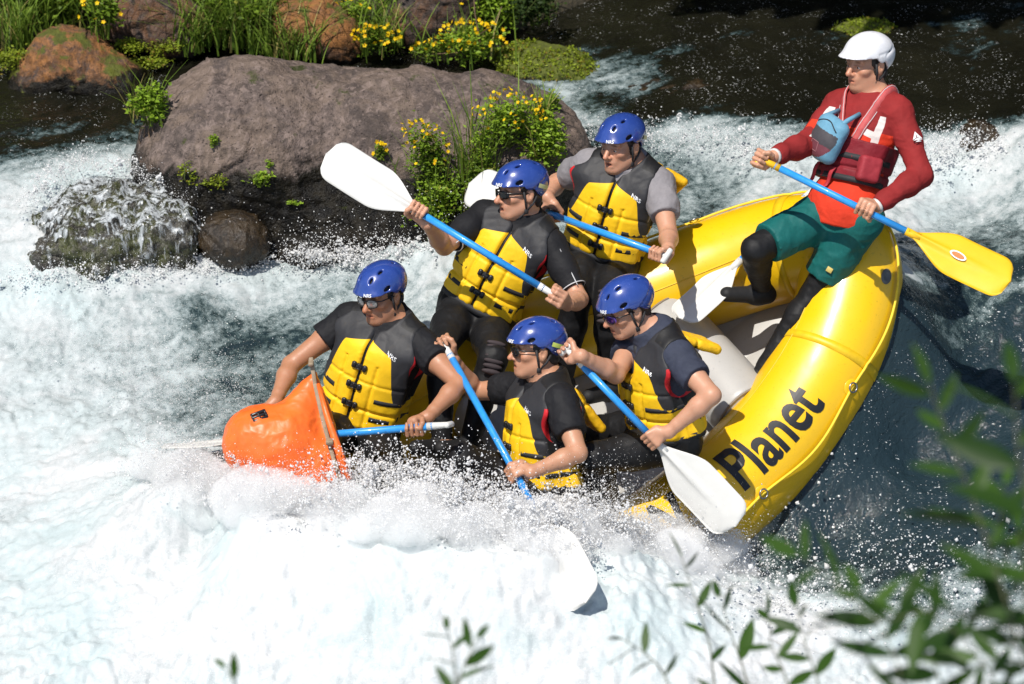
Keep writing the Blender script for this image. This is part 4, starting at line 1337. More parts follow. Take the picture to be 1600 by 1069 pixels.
M_TEAL = cloth_material('teal_shorts_nylon', (0.006, 0.105, 0.098), .6, .45)
M_RED = cloth_material('brick_red_jacket', (0.34, 0.022, 0.024), .6, .5)
M_ORED = cloth_material('orange_red_jacket', (0.72, 0.035, 0.014), .55, .5)
M_LIGHT = cloth_material('pale_grey_panel', (0.62, 0.60, 0.58), .6, .3)
M_GTEE = cloth_material('grey_tee_cotton', (0.24, 0.225, 0.235), .85, .5)
M_NTEE = cloth_material('navy_tee', (0.036, 0.042, 0.066), .78, .5)
M_KTEE = cloth_material('black_tee', (0.010, 0.010, 0.012), .72, .5)
M_LYC = cloth_material('grey_lycra', (0.42, 0.41, 0.41), .6, .3)
M_HAIR = simple('dark_brown_hair', (0.022, 0.013, 0.009), .55, .4, 60, .6, 400, .004)
M_HAIRK = simple('black_hair', (0.008, 0.007, 0.007), .5, .4, 60, .6, 400, .004)
M_EYE = simple('eye_white', (0.50, 0.45, 0.42), .2, .03)
M_IRIS = simple('iris_brown', (0.03, 0.016, 0.009), .15, .1)
def gloss(name, col, rough=.16, coat=.6):
    t = NT(name)
    f = t.noise(25, 5, .65)
    sc = t.noise(180, 2, .5)
    c = t.mix(t.ramp(f, [(.4, 0.), (.75, 1.)]), col, tuple(min(1, x * 1.18 + .004) for x in col))
    t.set(Base_Color=t.mix(t.ramp(sc, [(.70, 0.), (.76, 1.)]), c, tuple(min(1, x * 1.5 + .05) for x in col)))
    t.set(Roughness=t.ramp(f, [(.3, rough), (.75, rough * 2.1)]))
    t.b.inputs['Coat Weight'].default_value = coat
    t.b.inputs['Coat Roughness'].default_value = .07
    t.set(Normal=t.bump(t.noise(14, 2, .5), .05, .01))
    return t.m
M_BLUEH = gloss('helmet_blue', (0.020, 0.050, 0.235))
M_WHITEH = gloss('helmet_white', (0.64, 0.64, 0.66), .3, .3)
M_LINER = simple('helmet_foam_liner', (0.012, 0.012, 0.014), .8, .2)
M_PRINTW = simple('white_print', (0.80, 0.80, 0.80), .5, .04)
M_STICK = simple('lime_sticker', (0.55, 0.66, 0.14), .45, .06)
M_STICKB = simple('pale_yellow_sticker', (0.50, 0.50, 0.24), .45, .06)
M_STICKT = simple('sticker_print', (0.20, 0.26, 0.10), .5, .05)
M_LENSK = simple('dark_lens', (0.006, 0.007, 0.008), .12, .05, spec=.3)
M_LENSP = simple('purple_mirror_lens', (0.11, 0.04, 0.30), .06, .2, 20, metal=.7, coat=1.0)
M_LENSC = simple('clear_lens', (0.26, 0.25, 0.24), .12, .3, 30, metal=.25, coat=.6)
M_FRAME = simple('spectacle_frame', (0.018, 0.014, 0.012), .3, .1)
M_PADDLEB = gloss('paddle_shaft_blue', (0.020, 0.250, 0.640), .26, .3)
M_PADDLEW = simple('paddle_white_plastic', (0.62, 0.61, 0.58), .38, .05, 12, .05, 60)
M_PADDLEY = simple('paddle_yellow_plastic', (0.80, 0.46, 0.015), .38, .05, 12, .05, 60)
M_SHOE = cloth_material('shoe_black', (0.016, 0.016, 0.017), .6, .3)
M_SHOEB = cloth_material('shoe_blue', (0.09, 0.32, 0.42), .6, .3)

def vest_material():
    t = NT('vest_nylon')
    sp = t.n('ShaderNodeSeparateColor'); t.l(t.attr('Col'), sp.inputs[0])
    th = lambda x: t.ramp(x, [(.492, 0.), (.508, 1.)])
    f = t.noise(7, 4, .6)
    def shade(c, a=.9, b=1.08): return t.mix(t.ramp(f, [(.35, 0.), (.7, 1.)]), tuple(x * a for x in c), tuple(min(1, x * b) for x in c))
    c = shade((.026, .026, .029))
    c = t.mix(th(sp.outputs[1]), c, shade((.011, .011, .012)))
    c = t.mix(th(sp.outputs[0]), c, shade((.84, .50, .010)))
    c = t.mix(th(sp.outputs[2]), c, shade((.50, .014, .020)))
    g = t.noise(60, 4, .65)
    c = t.mix(t.math('MULTIPLY', t.ramp(g, [(.55, 0.), (.75, 1.)]), .12), c, (.10, .06, .01))
    t.set(Base_Color=c, Roughness=.55)
    t.b.inputs['Specular IOR Level'].default_value = .3
    t.set(Normal=t.bump(t.noise(700, 2, .6), .25, .001, t.bump(t.noise(13, 3, .5, dist=.6), .25, .010)))
    return t.m
VEST_MAT = vest_material()
HS = 0.0046      # body grid step

def head_frame(yaw, pitch, roll=0.0):
    """rows: person's right, forward, up. yaw 0 looks at the camera, positive to photo left"""
    y, p, r = map(math.radians, (yaw, pitch, roll))
    f = V3(-math.sin(y) * math.cos(p), -math.cos(y) * math.cos(p), -math.sin(p))
    rt = nrm(np.cross(f, [0, 0, 1.0]))
    u = np.cross(rt, f)
    rt2 = rt * math.cos(r) + u * math.sin(r)
    u2 = u * math.cos(r) - rt * math.sin(r)
    return np.stack([rt2, f, u2])

class Body:
    def __init__(s): s.pr = []          # (kind, group, args)
    def cone(s, g, a, b, ra, rb, k=.02): s.pr.append(('c', g, a, b, ra, rb, k))
    def ell(s, g, c, r, M, k=.02): s.pr.append(('e', g, c, r, M, k))
    def sub(s, g, c, r, M, k=.006): s.pr.append(('s', g, c, r, M, k))
    def bounds(s, groups=None, pad=.06):
        lo = np.full(3, 1e9); hi = -lo
        for q in s.pr:
            if groups and q[1] not in groups: continue
            if q[0] == 'c':
                m = max(q[4], q[5]); lo = np.minimum(lo, np.minimum(q[2], q[3]) - m); hi = np.maximum(hi, np.maximum(q[2], q[3]) + m)
            else:
                m = max(q[3]); lo = np.minimum(lo, q[2] - m); hi = np.maximum(hi, np.asarray(q[2]) + m)
        return lo - pad, hi + pad
    def draw(s, F, groups=None, grow=0.0, kmin=0.0):
        for q in s.pr:
            if groups and q[1] not in groups: continue
            if q[0] == 'c': F.cone(q[2], q[3], q[4], q[5], max(q[6], kmin), 'u', grow)
            elif q[0] == 'e': F.ell(q[2], q[3], q[4], max(q[5], kmin), 'u', grow)
            elif grow == 0: F.ell(q[2], q[3], q[4], q[5], 's')
        return F

def add_head(B, c, M, sc=1.0, jaw=1.0, nose=1.0, nb=None, gape=0.0):
    def W(x, y, z): return c + (V3(x, y, z) * sc) @ M
    g = 'head'
    B.ell(g, W(0, -.012, .03), V3(.073, .093, .092) * sc, M, .02)
    B.ell(g, W(0, .030, -.035), V3(.060, .064, .080) * sc, M, .03)
    for q in (-1, 1):
        B.cone(g, W(q * .050, .005, -.062), W(q * .020, .066, -.100), .022 * sc * jaw, .020 * sc * jaw, .03)
        B.ell(g, W(q * .044, .060, -.022), V3(.022, .024, .018) * sc, M, .02)
    B.ell(g, W(0, .074, -.100), V3(.024, .022, .018) * sc * jaw, M, .025)
    B.cone(g, W(-.042, .078, .026), W(.042, .078, .026), .014 * sc, .014 * sc, .018)
    for q in (-1, 1):
        B.sub(g, W(q * .031, .104, .002), V3(.019, .018, .013) * sc, M, .012)
        B.ell(g, W(q * .031, .080, .002), V3(.0135, .0135, .0115) * sc, M, .003)
        B.cone(g, W(q * .018, .0935, .0065), W(q * .045, .0845, .0045), .0052 * sc, .005 * sc, .004)
        B.cone(g, W(q * .020, .0905, -.0085), W(q * .043, .083, -.0095), .0038 * sc, .0036 * sc, .004)
    B.cone(g, W(0, .090, .012), W(0, .116 + .006 * nose, -.032), .0085 * sc, .0125 * sc * nose, .012)
    for q in (-1, 1): B.ell(g, W(q * .013, .103, -.036), V3(.0085, .011, .008) * sc, M, .008)
    B.ell(g, W(0, .082, -.062), V3(.030, .020, .022) * sc, M, .02)
    B.cone(g, W(-.019, .090, -.0615), W(.019, .090, -.0615), .0068 * sc, .0068 * sc, .006)
    B.cone(g, W(-.016, .091, -.076 - gape), W(.016, .091, -.076 - gape), .0080 * sc, .0080 * sc, .006)
    B.sub(g, W(0, .1015, -.0685 - gape * .5), V3(.021 - gape * .6, .012 + gape, .0030 + gape * .75) * sc, M, .003)
    for q in (-1, 1):
        Me = M.copy()
        B.ell(g, W(q * .077, -.008, -.010), V3(.011, .020, .032) * sc, M, .008)
        B.ell(g, W(q * .084, -.013, .000), V3(.006, .017, .026) * sc, M, .004)
        B.sub(g, W(q * .092, -.004, -.006), V3(.010, .009, .015) * sc, M, .004)
    B.cone('neck', W(0, -.022, -.045), nb, .054 * sc, .060, .03)
    B.cone('neck', W(0, .012, -.080), nb + (V3(0, .030, 0)) @ M * .6, .040 * sc, .046, .04)

def add_hand(B, w, gpt, axis, flip=1, r=.0165, thumb=1, size=1.0):
    """a hand at wrist w gripping a bar through gpt along axis"""
    d = gpt - w
    ax = nrm(axis)
    d = nrm(d - ax * (d @ ax))
    n = np.cross(ax, d) * flip
    sz = size
    def C(ang, rad, s):
        a = math.radians(ang)
        return gpt + (d * math.cos(a) + n * math.sin(a)) * rad + ax * s
    g = 'hand'
    heel = C(172, r + .034 * sz, 0)
    B.cone(g, w, heel, .026 * sz, .025 * sz, .02)
    offs = [-.033, -.011, .011, .031]
    lens = [.92, 1.0, .98, .86]
    if thumb < 0: lens = lens[::-1]
    for o, L in zip(offs, lens):
        o *= sz
        fr = .0092 * sz * (.94 + .06 * L)
        R1 = r + fr * .95
        kn = C(112 + 6 * (1 - L), R1 + .012 * sz, o * .98)
        B.cone(g, heel + ax * o * .62, kn, .017 * sz, .0125 * sz, .012)
        p1 = C(38, R1 + .008 * sz * L, o)
        p2 = C(-32, R1 + .002, o * .98)
        p3 = C(-92 * L, R1, o * .95)
        B.cone(g, kn, p1, .0108 * sz, fr, .003)
        B.cone(g, p1, p2, fr, fr * .95, .003)
        B.cone(g, p2, p3, fr * .95, fr * .82, .003)
    th = thumb
    b = C(200, r + .030 * sz, .020 * th * sz)
    t1 = C(240, r + .018 * sz, .036 * th * sz)
    t2 = C(288, r + .014 * sz, .038 * th * sz)
    t3 = C(330, r + .013 * sz, .026 * th * sz)
    B.cone(g, b, t1, .0150 * sz, .0120 * sz, .008)
    B.cone(g, t1, t2, .0118 * sz, .0108 * sz, .004)
    B.cone(g, t2, t3, .0108 * sz, .0092 * sz, .004)
    return d, n

def add_arm(B, side, sh, el, wr, k=1.0):
    g = 'uarm' + side; h = 'farm' + side
    m = sh + (el - sh) * .42
    B.cone(g, sh, m, .055 * k, .050 * k, .03)
    B.cone(g, m, el, .050 * k, .040 * k, .02)
    e2 = el + (wr - el) * .30
    B.cone(h, el, e2, .040 * k, .043 * k, .015)
    B.cone(h, e2, el + (wr - el) * .8, .043 * k, .029 * k, .015)
    B.cone(h, el + (wr - el) * .8, wr, .029 * k, .026 * k, .01)

def add_leg(B, side, hip, kn, an, k=1.0):
    g = 'leg' + side
    B.cone(g, hip, hip + (kn - hip) * .5, .088 * k, .076 * k, .04)
    B.cone(g, hip + (kn - hip) * .5, kn, .076 * k, .055 * k, .03)
    c = kn + (an - kn) * .32
    B.cone(g, kn, c, .054 * k, .056 * k, .02)
    B.cone(g, c, an, .056 * k, .036 * k, .02)
def add_foot(B, side, an, toe, k=1.0):
    g = 'foot' + side
    d = nrm(toe - an)
    B.cone(g, an, an + d * .02 - V3(0, 0, .035), .036 * k, .034 * k, .02)
    B.cone(g, an - d * .03 - V3(0, 0, .04), toe, .034 * k, .026 * k, .03)

class Torso:
    def __init__(s, pel, neck, yaw, twist_roll=0.0, wide=1.0, deep=1.0):
        s.pel = np.asarray(pel); s.neck = np.asarray(neck)
        s.L = np.linalg.norm(s.neck - s.pel)
        s.up = nrm(s.neck - s.pel)
        y = math.radians(yaw)
        f0 = V3(-math.sin(y), -math.cos(y), 0)
        s.f = nrm(f0 - s.up * (f0 @ s.up))
        s.r = np.cross(s.f, s.up)
        if twist_roll:
            a = math.radians(twist_roll)
            s.sr = s.r * math.cos(a) + s.up * math.sin(a)
        else: s.sr = s.r
        s.M = np.stack([s.r, s.f, s.up])
        s.wide = wide; s.deep = deep
        hw = .172 * wide
        s.shR = s.neck + s.sr * hw - s.up * .050 + s.f * .01
        s.shL = s.neck - s.sr * hw - s.up * .050 + s.f * .01
    def w(s, u, f, v): return s.pel + u * s.r + f * s.f + v * s.up
    def loc(s, p):
        q = np.asarray(p) - s.pel
        return q @ s.r, q @ s.f, q @ s.up
    def draw(s, B):
        w, d, L = s.wide, s.deep, s.L
        B.ell('torso', s.w(0, -.005, .02), V3(.168 * w, .118 * d, .125), s.M, .05)
        B.ell('torso', s.w(0, .005, L * .38), V3(.148 * w, .108 * d, .17), s.M, .06)
        B.ell('torso', s.w(0, .005, L * .70), V3(.170 * w, .118 * d, .165), s.M, .06)
        B.cone('torso', s.shR - s.sr * .03, s.shL + s.sr * .03, .060, .060, .05)
        for q in (s.shR, s.shL):
            B.cone('torso', s.neck + s.up * .03 - s.f * .01, q - s.up * .0, .052, .048, .05)

def surf_from(F, p, d, L=.3):
    """first surface point met walking from p along d"""
    t = np.linspace(0, L, 160)
    q = p[None] + d[None] * t[:, None]
    v = F.sample(q)
    k = np.argmax(v < 0)
    if v[k] >= 0: return None
    return q[k]

def grain_shift(v, n, amp, scale, seed):
    return v + n * (amp * fbm(v * scale, 3, seed))[:, None]

def helmet_blue(root, c, M, sc, stickers=('lime',), white=False, mark='NRS'):
    """shell, liner, vents, straps; c, M head centre and axes"""
    def W(x, y, z): return c + (V3(x, y, z) * sc) @ M
    hc = W(0, -.010, .048)
    lo = c - .24; hi = c + .24
    h = .0042
    F = Field(lo, hi, h)
    R_ = V3(.104, .136, .105) * sc
    F.ell(hc, R_, M)
    # flatter top and a short peak over the brow
    if white:
        F.ell(W(0, .100, .040), V3(.080, .048, .020) * sc, M, .03)
    else:
        F.ell(W(0, .090, .036), V3(.082, .045, .026) * sc, M, .03)
    X, Y, Z = F.ax[0][:, None, None] - c[0], F.ax[1][None, :, None] - c[1], F.ax[2][None, None, :] - c[2]
    x = (X * M[0, 0] + Y * M[0, 1] + Z * M[0, 2]) / sc
    y = (X * M[1, 0] + Y * M[1, 1] + Z * M[1, 2]) / sc
    z = (X * M[2, 0] + Y * M[2, 1] + Z * M[2, 2]) / sc
    # lower rim: brow at the front, an ear notch, deep at the nape
    rim = np.where(y > .0, .040 - .006 * sstep(.06, .12, y), .040)
    rim = .042 - .055 * sstep(.035, -.012, y) - .028 * sstep(-.055, -.10, y)
    rim = rim + .040 * np.exp(-((y + .018) / .026) ** 2) * 0.9
    F.d = np.maximum(F.d, ((rim - z) * sc).astype(np.float32))
    # hollow
    inner = Field(lo, hi, h)
    inner.ell(hc - M[2] * .004, R_ - .013, M)
    hol = np.maximum(inner.d, 0 * inner.d - 1)
    solid = F.d.copy()
    F.d = np.maximum(F.d, -inner.d)
    # step where the lower shell meets the upper one
    step = np.abs(z - (.052 - .10 * (y + .02) * (y < .02) - .25 * np.maximum(y - .02, 0)))
    if not white:
        low = (z < (.030 + .55 * np.maximum(-y - .01, 0) * 1.0)) & (y < .055)
        F.d = F.d + np.where(low, .0030, 0).astype(np.float32)
    else:
        g = np.exp(-((z - (.105 - .5 * np.maximum(y + .13, 0))) / .006) ** 2) * (y < -.02)
        g2 = np.exp(-((z - (.060 + .15 * (-y))) / .006) ** 2) * (y < .02)
        F.d = F.d + (.004 * g + .003 * g2).astype(np.float32)
    # vents
    if not white:
        for q in (-1, 1):
            for (vx, vy, vz, l, wv, sl) in ((.090, .050, .062, .019, .0095, .30), (.036, .098, .112, .017, .0075, .9), (.052, .040, .140, .018, .008, .2), (.040, -.070, .140, .016, .007, .2)):
                ctr = W(q * vx, vy, vz)
                nn = nrm((ctr - hc) / 1.0)
                tdir = nrm((V3(0, -1, sl)) @ M); tdir = nrm(tdir - nn * (tdir @ nn))
                wd = np.cross(nn, tdir)
                F.ell(ctr, V3(.03, l, wv) * sc, np.stack([nn, tdir, wd]), .004, 's')
    v, f = F.mesh()
    hel = obj('helmet', v, f, M_WHITEH if white else M_BLUEH, root)
    # foam liner seen through the vents
    m = MB()
    L = Field(lo, hi, .007)
    L.ell(hc - M[2] * .002, R_ - .016, M)
    Xl, Yl, Zl = L.ax[0][:, None, None] - c[0], L.ax[1][None, :, None] - c[1], L.ax[2][None, None, :] - c[2]
    zl = (Xl * M[2, 0] + Yl * M[2, 1] + Zl * M[2, 2]) / sc
    L.d = np.maximum(L.d, ((.046 - zl) * sc).astype(np.float32))
    v, f = L.mesh()
    obj('liner', v, f, M_LINER, hel)
    Fs = Field(lo, hi, h); Fs.d = solid
    def on_shell(x, y, z, off=.0012):
        """shell point seen from a far point in that head-space direction"""
        p = W(x, y, z); d = nrm(hc - p)
        q = surf_from(Fs, p + (p - hc) * .6, d, .3)
        return (q if q is not None else p) - d * off, -d
    def decal(name, mat, ctr, xdir, wdt, hgt, body=None, tmat=None, hts=.6):
        """a flat print wrapped on the shell; ctr in head space"""
        p0, n0 = on_shell(*ctr, .0015)
        xd = nrm(V3(*xdir) @ M); xd = nrm(xd - n0 * (xd @ n0)); yd = np.cross(n0, xd)
        def wrap(pts, off):
            out = []
            for (a, b) in pts:
                p = p0 + xd * a + yd * b + n0 * .05
                q = surf_from(Fs, p, -n0, .12)
                out.append((q if q is not None else p0 + xd * a + yd * b) + n0 * off)
            return out
        par = hel
        if mat is not None:
            nx, ny = 9, 4
            pts = [((i / (nx - 1) - .5) * wdt, (j / (ny - 1) - .5) * hgt) for i in range(nx) for j in range(ny)]
            fs = [(i * ny + j, (i + 1) * ny + j, (i + 1) * ny + j + 1, i * ny + j + 1) for i in range(nx - 1) for j in range(ny - 1)]
            obj(name, np.array(wrap(pts, .0028)), fs, mat, hel)
        if body:
            bm = text_mesh(body, 1.0, .02)
            xs = [q.co.x for q in bm.verts]
            cut_grid(bm, 0, np.linspace(min(xs), max(xs), 10)[1:-1])
            tv, tf = bm_arrays(bm)
            mid = (tv[:, 0].min() + tv[:, 0].max()) / 2
            k = (wdt * .86) / (tv[:, 0].max() - tv[:, 0].min())
            ky = hgt * hts / .70
            pts = [((a - mid) * k, b * ky - hgt * hts * .5) for a, b in tv[:, :2]]
            obj('print' if mat is not None else name, np.array(wrap(pts, .0042)), tf, tmat, hel, smooth=False)
    if mark and not white:
        # maker's mark on the brow, to the wearer's left
        decal('logo', None, (-.034, .115, .052), (-1, .0, 0), .042, .017, mark, M_PRINTW, .8)
    if white:
        decal('logo', None, (-.045, .105, .070), (-1, 0, 0), .020, .004, '·——·', M_VALVE, .9)
    for st in stickers:
        decal('sticker', M_STICK if st == 'lime' else M_STICKB, (-.100, -.085, .030), (-.2, -1, -.32), .068, .019, 'MOUNTAIN' if False else None, M_STICKT)
    # rivets
    for q in (-1, 1):
        p, n = on_shell(q * .10, .022, .012, -.001)
        m = MB(); m.ball(p, .0042 * sc, None, 0, 8, 5); m.build('rivet', M_METAL, hel)
        p, n = on_shell(q * .095, -.075, -.004, -.001)
        m = MB(); m.ball(p, .0036 * sc, None, 0, 8, 5); m.build('rivet', M_METAL, hel)
    # chin strap: two legs each side meeting below the ear, then under the chin
    m = MB()
    for q in (-1, 1):
        a = W(q * .084, .024, .015); b = W(q * .080, -.045, -.010); j = W(q * .068, .004, -.078); ch = W(q * .022, .052, -.124)
        for pts in ((a, W(q * .082, .016, -.03), j), (b, W(q * .080, -.025, -.045), j), (j, W(q * .050, .030, -.110), ch, W(0, .060, -.128))):
            m.tube(pts, .0055 * sc, 6)
        m.box(W(q * .069, .006, -.080), V3(.006, .010, .012) * sc, M, 0, .002)
    m.build('chin_strap', M_STRAP, hel)
    return hel

def glasses(root, c, M, sc, kind):
    def W(x, y, z): return c + (V3(x, y, z) * sc) @ M
    name = 'spectacles' if kind == 'clear' else 'sunglasses'
    lm = {'clear': M_LENSC, 'black': M_LENSK, 'aviator': M_LENSK, 'purple': M_LENSP}[kind]
    m = MB()
    m.tube([W(-.082, .0, .006), W(-.077, .050, .009), W(-.072, .078, .010), W(-.055, .100, .011), W(-.020, .112, .011), W(0, .116, .011), W(.020, .112, .011), W(.055, .100, .011), W(.072, .078, .010), W(.077, .050, .009), W(.082, .0, .006)], (.0030 if kind != 'black' else .0045) * sc, 6)
    if kind != 'black':
        for q in (-1, 1):
            hw, hh = (.027, .020)
            pts = []
            for a in np.linspace(0, 2 * np.pi, 21)[:-1]:
                ca, sa = math.cos(a), math.sin(a)
                ex = 2.6
                xx = hw * np.sign(ca) * abs(ca) ** (2 / ex); zz = hh * np.sign(sa) * abs(sa) ** (2 / ex)
                px_ = q * .034 + xx
                pts.append(W(px_, .1145 - 4.2 * px_ * px_, .000 + zz))
            m.tube(pts, .0022 * sc, 5, closed=True)
    fr = m.build(name, M_FRAME, root)
    for q in (-1, 1):
        m = MB()
        hw, hh = (.033, .019) if kind in ('black', 'purple') else (.027, .020)
        rings = []
        for rr in (1, .66, .33):
            ring = []
            for a in np.linspace(0, 2 * np.pi, 25)[:-1]:
                ca, sa = math.cos(a), math.sin(a)
                ex = 2.5
                xx = hw * rr * np.sign(ca) * abs(ca) ** (2 / ex); zz = hh * rr * np.sign(sa) * abs(sa) ** (2 / ex)
                px_ = q * (.036 if kind in ('black', 'purple') else .034) + xx
                ring.append(W(px_, .1150 + .002 * (1 - rr * rr) - 4.2 * px_ * px_, .001 + zz - (.004 if xx * q > 0 else 0) * 0))
            rings += ring
        rings.append(W(q * .035, .1165 - 4.2 * .035 ** 2, .001))
        fs = [(r * 24 + k, r * 24 + (k + 1) % 24, (r + 1) * 24 + (k + 1) % 24, (r + 1) * 24 + k) for r in range(2) for k in range(24)]
        fs += [(48 + k, 48 + (k + 1) % 24, 72) for k in range(24)]
        # give the lens thickness
        n0 = len(rings)
        back = [p - M[1] * .002 for p in rings]
        fs += [tuple(n0 + i for i in reversed(q2)) for q2 in fs] + [(k, n0 + k, n0 + (k + 1) % 24, (k + 1) % 24) for k in range(24)]
        m.add(rings + back, fs)
        m.build('lens', lm, fr)

def color_skin(v, B, spec, c, M, sc):
    base = np.array(spec['skin'])
    col = np.tile(base, (len(v), 1))
    q = ((v - c) @ M.T) / sc
    near = np.linalg.norm(q, axis=1) < .2
    x, y, z = q.T
    def blend(mask, target, a):
        m = np.clip(mask * a, 0, 1)[:, None]
        return col * (1 - m) + np.asarray(target) * m
    # redder cheeks and nose, beard shadow, lips, brows
    g = np.exp(-(((np.abs(x) - .042) / .022) ** 2 + ((z + .03) / .024) ** 2)) * (y > .02) * near
    col = blend(g, base * [1.02, .74, .66], .55)
    g = np.exp(-((x / .02) ** 2 + ((z + .03) / .018) ** 2)) * (y > .09) * near
    col = blend(g, base * [1.05, .72, .64], .6)
    jawz = sstep(-.040, -.060, z) * sstep(-.02, .03, y) * near * sstep(-.16, -.13, z)
    col = blend(jawz * (1 - .0 * x), base * spec.get('beardtone', (.62, .60, .62)), spec.get('stubble', .4))
    g = np.exp(-(((x) / .021) ** 4 + ((z + .069) / .0105) ** 4)) * (y > .080) * near
    col = blend(g, base * [.92, .50, .48], .75)
    gp_ = spec.get('gape', 0)
    g = np.exp(-((x / .019) ** 4 + ((z + .0685 + gp_ * .5) / (.0030 + gp_ * .6)) ** 2)) * (y > .080) * near
    col = blend(g, base * [.35, .18, .16], .9)
    g = np.exp(-(((np.abs(x) - .032) / .017) ** 4 + ((z - .026 + .1 * np.abs(x)) / .0055) ** 2)) * (y > .055) * near
    col = blend(g, [.02, .012, .008], .85)
    g = np.exp(-(((np.abs(x) - .031) / .017) ** 4 + ((z - .006) / .0035) ** 2)) * (y > .06) * near
    col = blend(g, base * [.30, .22, .2], .8)
    return col

def clip_plane(F, p, n):
    """keep the side the normal points away from"""
    X, Y, Z = F.ax[0][:, None, None], F.ax[1][None, :, None], F.ax[2][None, None, :]
    F.d = np.maximum(F.d, ((X - p[0]) * n[0] + (Y - p[1]) * n[1] + (Z - p[2]) * n[2]).astype(np.float32))

def make_vest(root, B, T, spec, armdirs):
    """buoyancy vest over the torso, its panels, buckles, straps and mark"""
    lo, hi = B.bounds(('torso',), .12)
    h = .0050
    F = Field(lo, hi, h)
    B.draw(F, ('torso',), .012, .05)
    X, Y, Z = F.ax[0][:, None, None], F.ax[1][None, :, None], F.ax[2][None, None, :]
    def L(d): return ((X - T.pel[0]) * d[0] + (Y - T.pel[1]) * d[1] + (Z - T.pel[2]) * d[2]).astype(np.float32)
    u, f, v = L(T.r), L(T.f), L(T.up)
    top = T.L
    # thickness: thick foam in front and behind, thin at the sides and shoulders
    fr = sstep(.02, .09, np.abs(f))
    body = sstep(top + .0, top - .10, v) * sstep(.03, .08, v)
    th = .006 + .030 * fr * body
    lowband = np.exp(-((v - .20) / .10) ** 2) * (f > 0)
    th = th + .010 * lowband
    # seams: middle opening, panel seams, waist seam
    def groove(x, w, a): return a * np.exp(-(x / w) ** 2)
    th = th - (f > 0) * (groove(u, .010, .022) + groove(np.abs(u) - .078, .007, .008) * (v < top - .15) + groove(v - .155, .008, .010) + groove(v - .285, .007, .006))
    th = th - (f < 0) * (groove(v - .16, .008, .010) + groove(u, .007, .008))
    F.d = F.d - th
    # hem, armholes, neck
    F.d = np.maximum(F.d, (.055 + .0 * v) - v)
    for sh, dr in zip((T.shR, T.shL), armdirs):
        sg = 1 if sh is T.shR else -1
        F.cone(sh + T.r * sg * .030 + T.up * .02, sh + T.r * sg * .042 - T.up * .13 + T.f * .012, .066, .062, .03, 's')
        F.cone(sh, sh + dr * .25, .072, .066, .02, 's')
    F.cone(T.neck - T.up * .02 + T.f * .03, T.neck + T.up * .2 - T.f * .01, .066, .088, .02, 's')
    vv, ff = F.mesh()
    n = vnormals(vv, ff)
    wq = vv + .03 * np.stack([fbm(vv * 9, 2, spec['seed'] + k_) for k_ in range(3)], 1)
    vv = vv + n * (.0030 * fbm(vv * 9, 2, spec['seed']) + .0016 * ridged(wq * 17, 2, spec['seed'] + 5))[:, None]
    cu, cf, cv = T.loc(vv)
    au = np.abs(cu)
    # colour blocks of the sewn panels, as signed distances (positive inside)
    vt = top - .052 - .34 * au - (top - .052 - .04 - .235) * sstep(.112, .182, au)
    yf = np.minimum(vt - cv, cf + .055 - .02 * (cv < .235))
    yb = np.minimum(np.minimum(top - .15 - cv, .130 - au), -.03 - cf)
    low = np.minimum(.218 - cv, .30)
    dy = np.maximum(np.maximum(yf, yb), np.minimum(low, np.abs(cf + .012) - .020))
    # black: back yoke, side mesh, middle opening
    dk = np.maximum(np.minimum(-.02 - cf, .3), np.minimum(.062 - np.abs(cf - .01), au - .085))
    dk = np.maximum(dk, np.minimum(.0065 - au, cf))
    dk = np.where((au < .0065) & (cf > 0), .0065 - au, np.where((cf > 0) & (dy > 0) & (au < .05), np.minimum(dk, .0065 - au), dk))
    zip_ = np.where(cf > 0, .0065 - au, -.05)
    dy = np.minimum(dy, -zip_)
    dr = np.full(len(vv), -.1)
    if spec.get('lining', True):
        for sh, sg, dr_ in ((T.shR, 1, armdirs[0]), (T.shL, -1, armdirs[1])):
            ctr = sh + T.r * sg * .035 - T.up * .055
            q = vv - ctr
            dist = np.sqrt((q @ T.f) ** 2 + (q @ T.up * .8) ** 2)
            m_ = np.minimum(np.minimum(.098 - dist, au - .085), np.minimum(cf + .07, top - .06 - cv))
            m_ = np.where(cu * sg > 0, m_, -.1)
            dr = np.maximum(dr, m_)
    vc = np.stack([np.clip(.5 + d_ * 12, 0, 1) for d_ in (dy, dk, dr)], 1)
    vest = obj('life_vest', vv, ff, VEST_MAT, root, vcol=vc)
    def front(u, v, off=0.0):
        p = T.w(u, .40, v)
        q = surf_from(F, p, -T.f, .45)
        return (q if q is not None else T.w(u, .15, v)) + T.f * off
    for k, vb in enumerate((top - .175, top - .265, top - .355)):
        q = front(.034, vb, .004); q2 = front(-.034, vb, .004)
        ctr = (q + q2) / 2
        m = MB()
        xd = nrm(q - q2); yd = nrm(T.up - xd * (T.up @ xd)); nd = np.cross(xd, yd); nd = nd * np.sign(nd @ T.f)
        Mb = np.stack([xd, yd, nd])
        m.box(ctr + nd * .004, V3(.016, .013, .007), Mb, 0, .004)
        m.box(ctr + xd * .027 + nd * .004, V3(.010, .015, .008), Mb, 0, .004)
        m.box(ctr - xd * .027 + nd * .004, V3(.010, .015, .008), Mb, 0, .004)
        m.tube([ctr + xd * .014 + yd * .010 + nd * .012, ctr - xd * .012 + yd * .010 + nd * .012], .0028, 5)
        m.tube([ctr + xd * .014 - yd * .010 + nd * .012, ctr - xd * .012 - yd * .010 + nd * .012], .0028, 5)
        m.build('buckle', M_BUCK, vest)
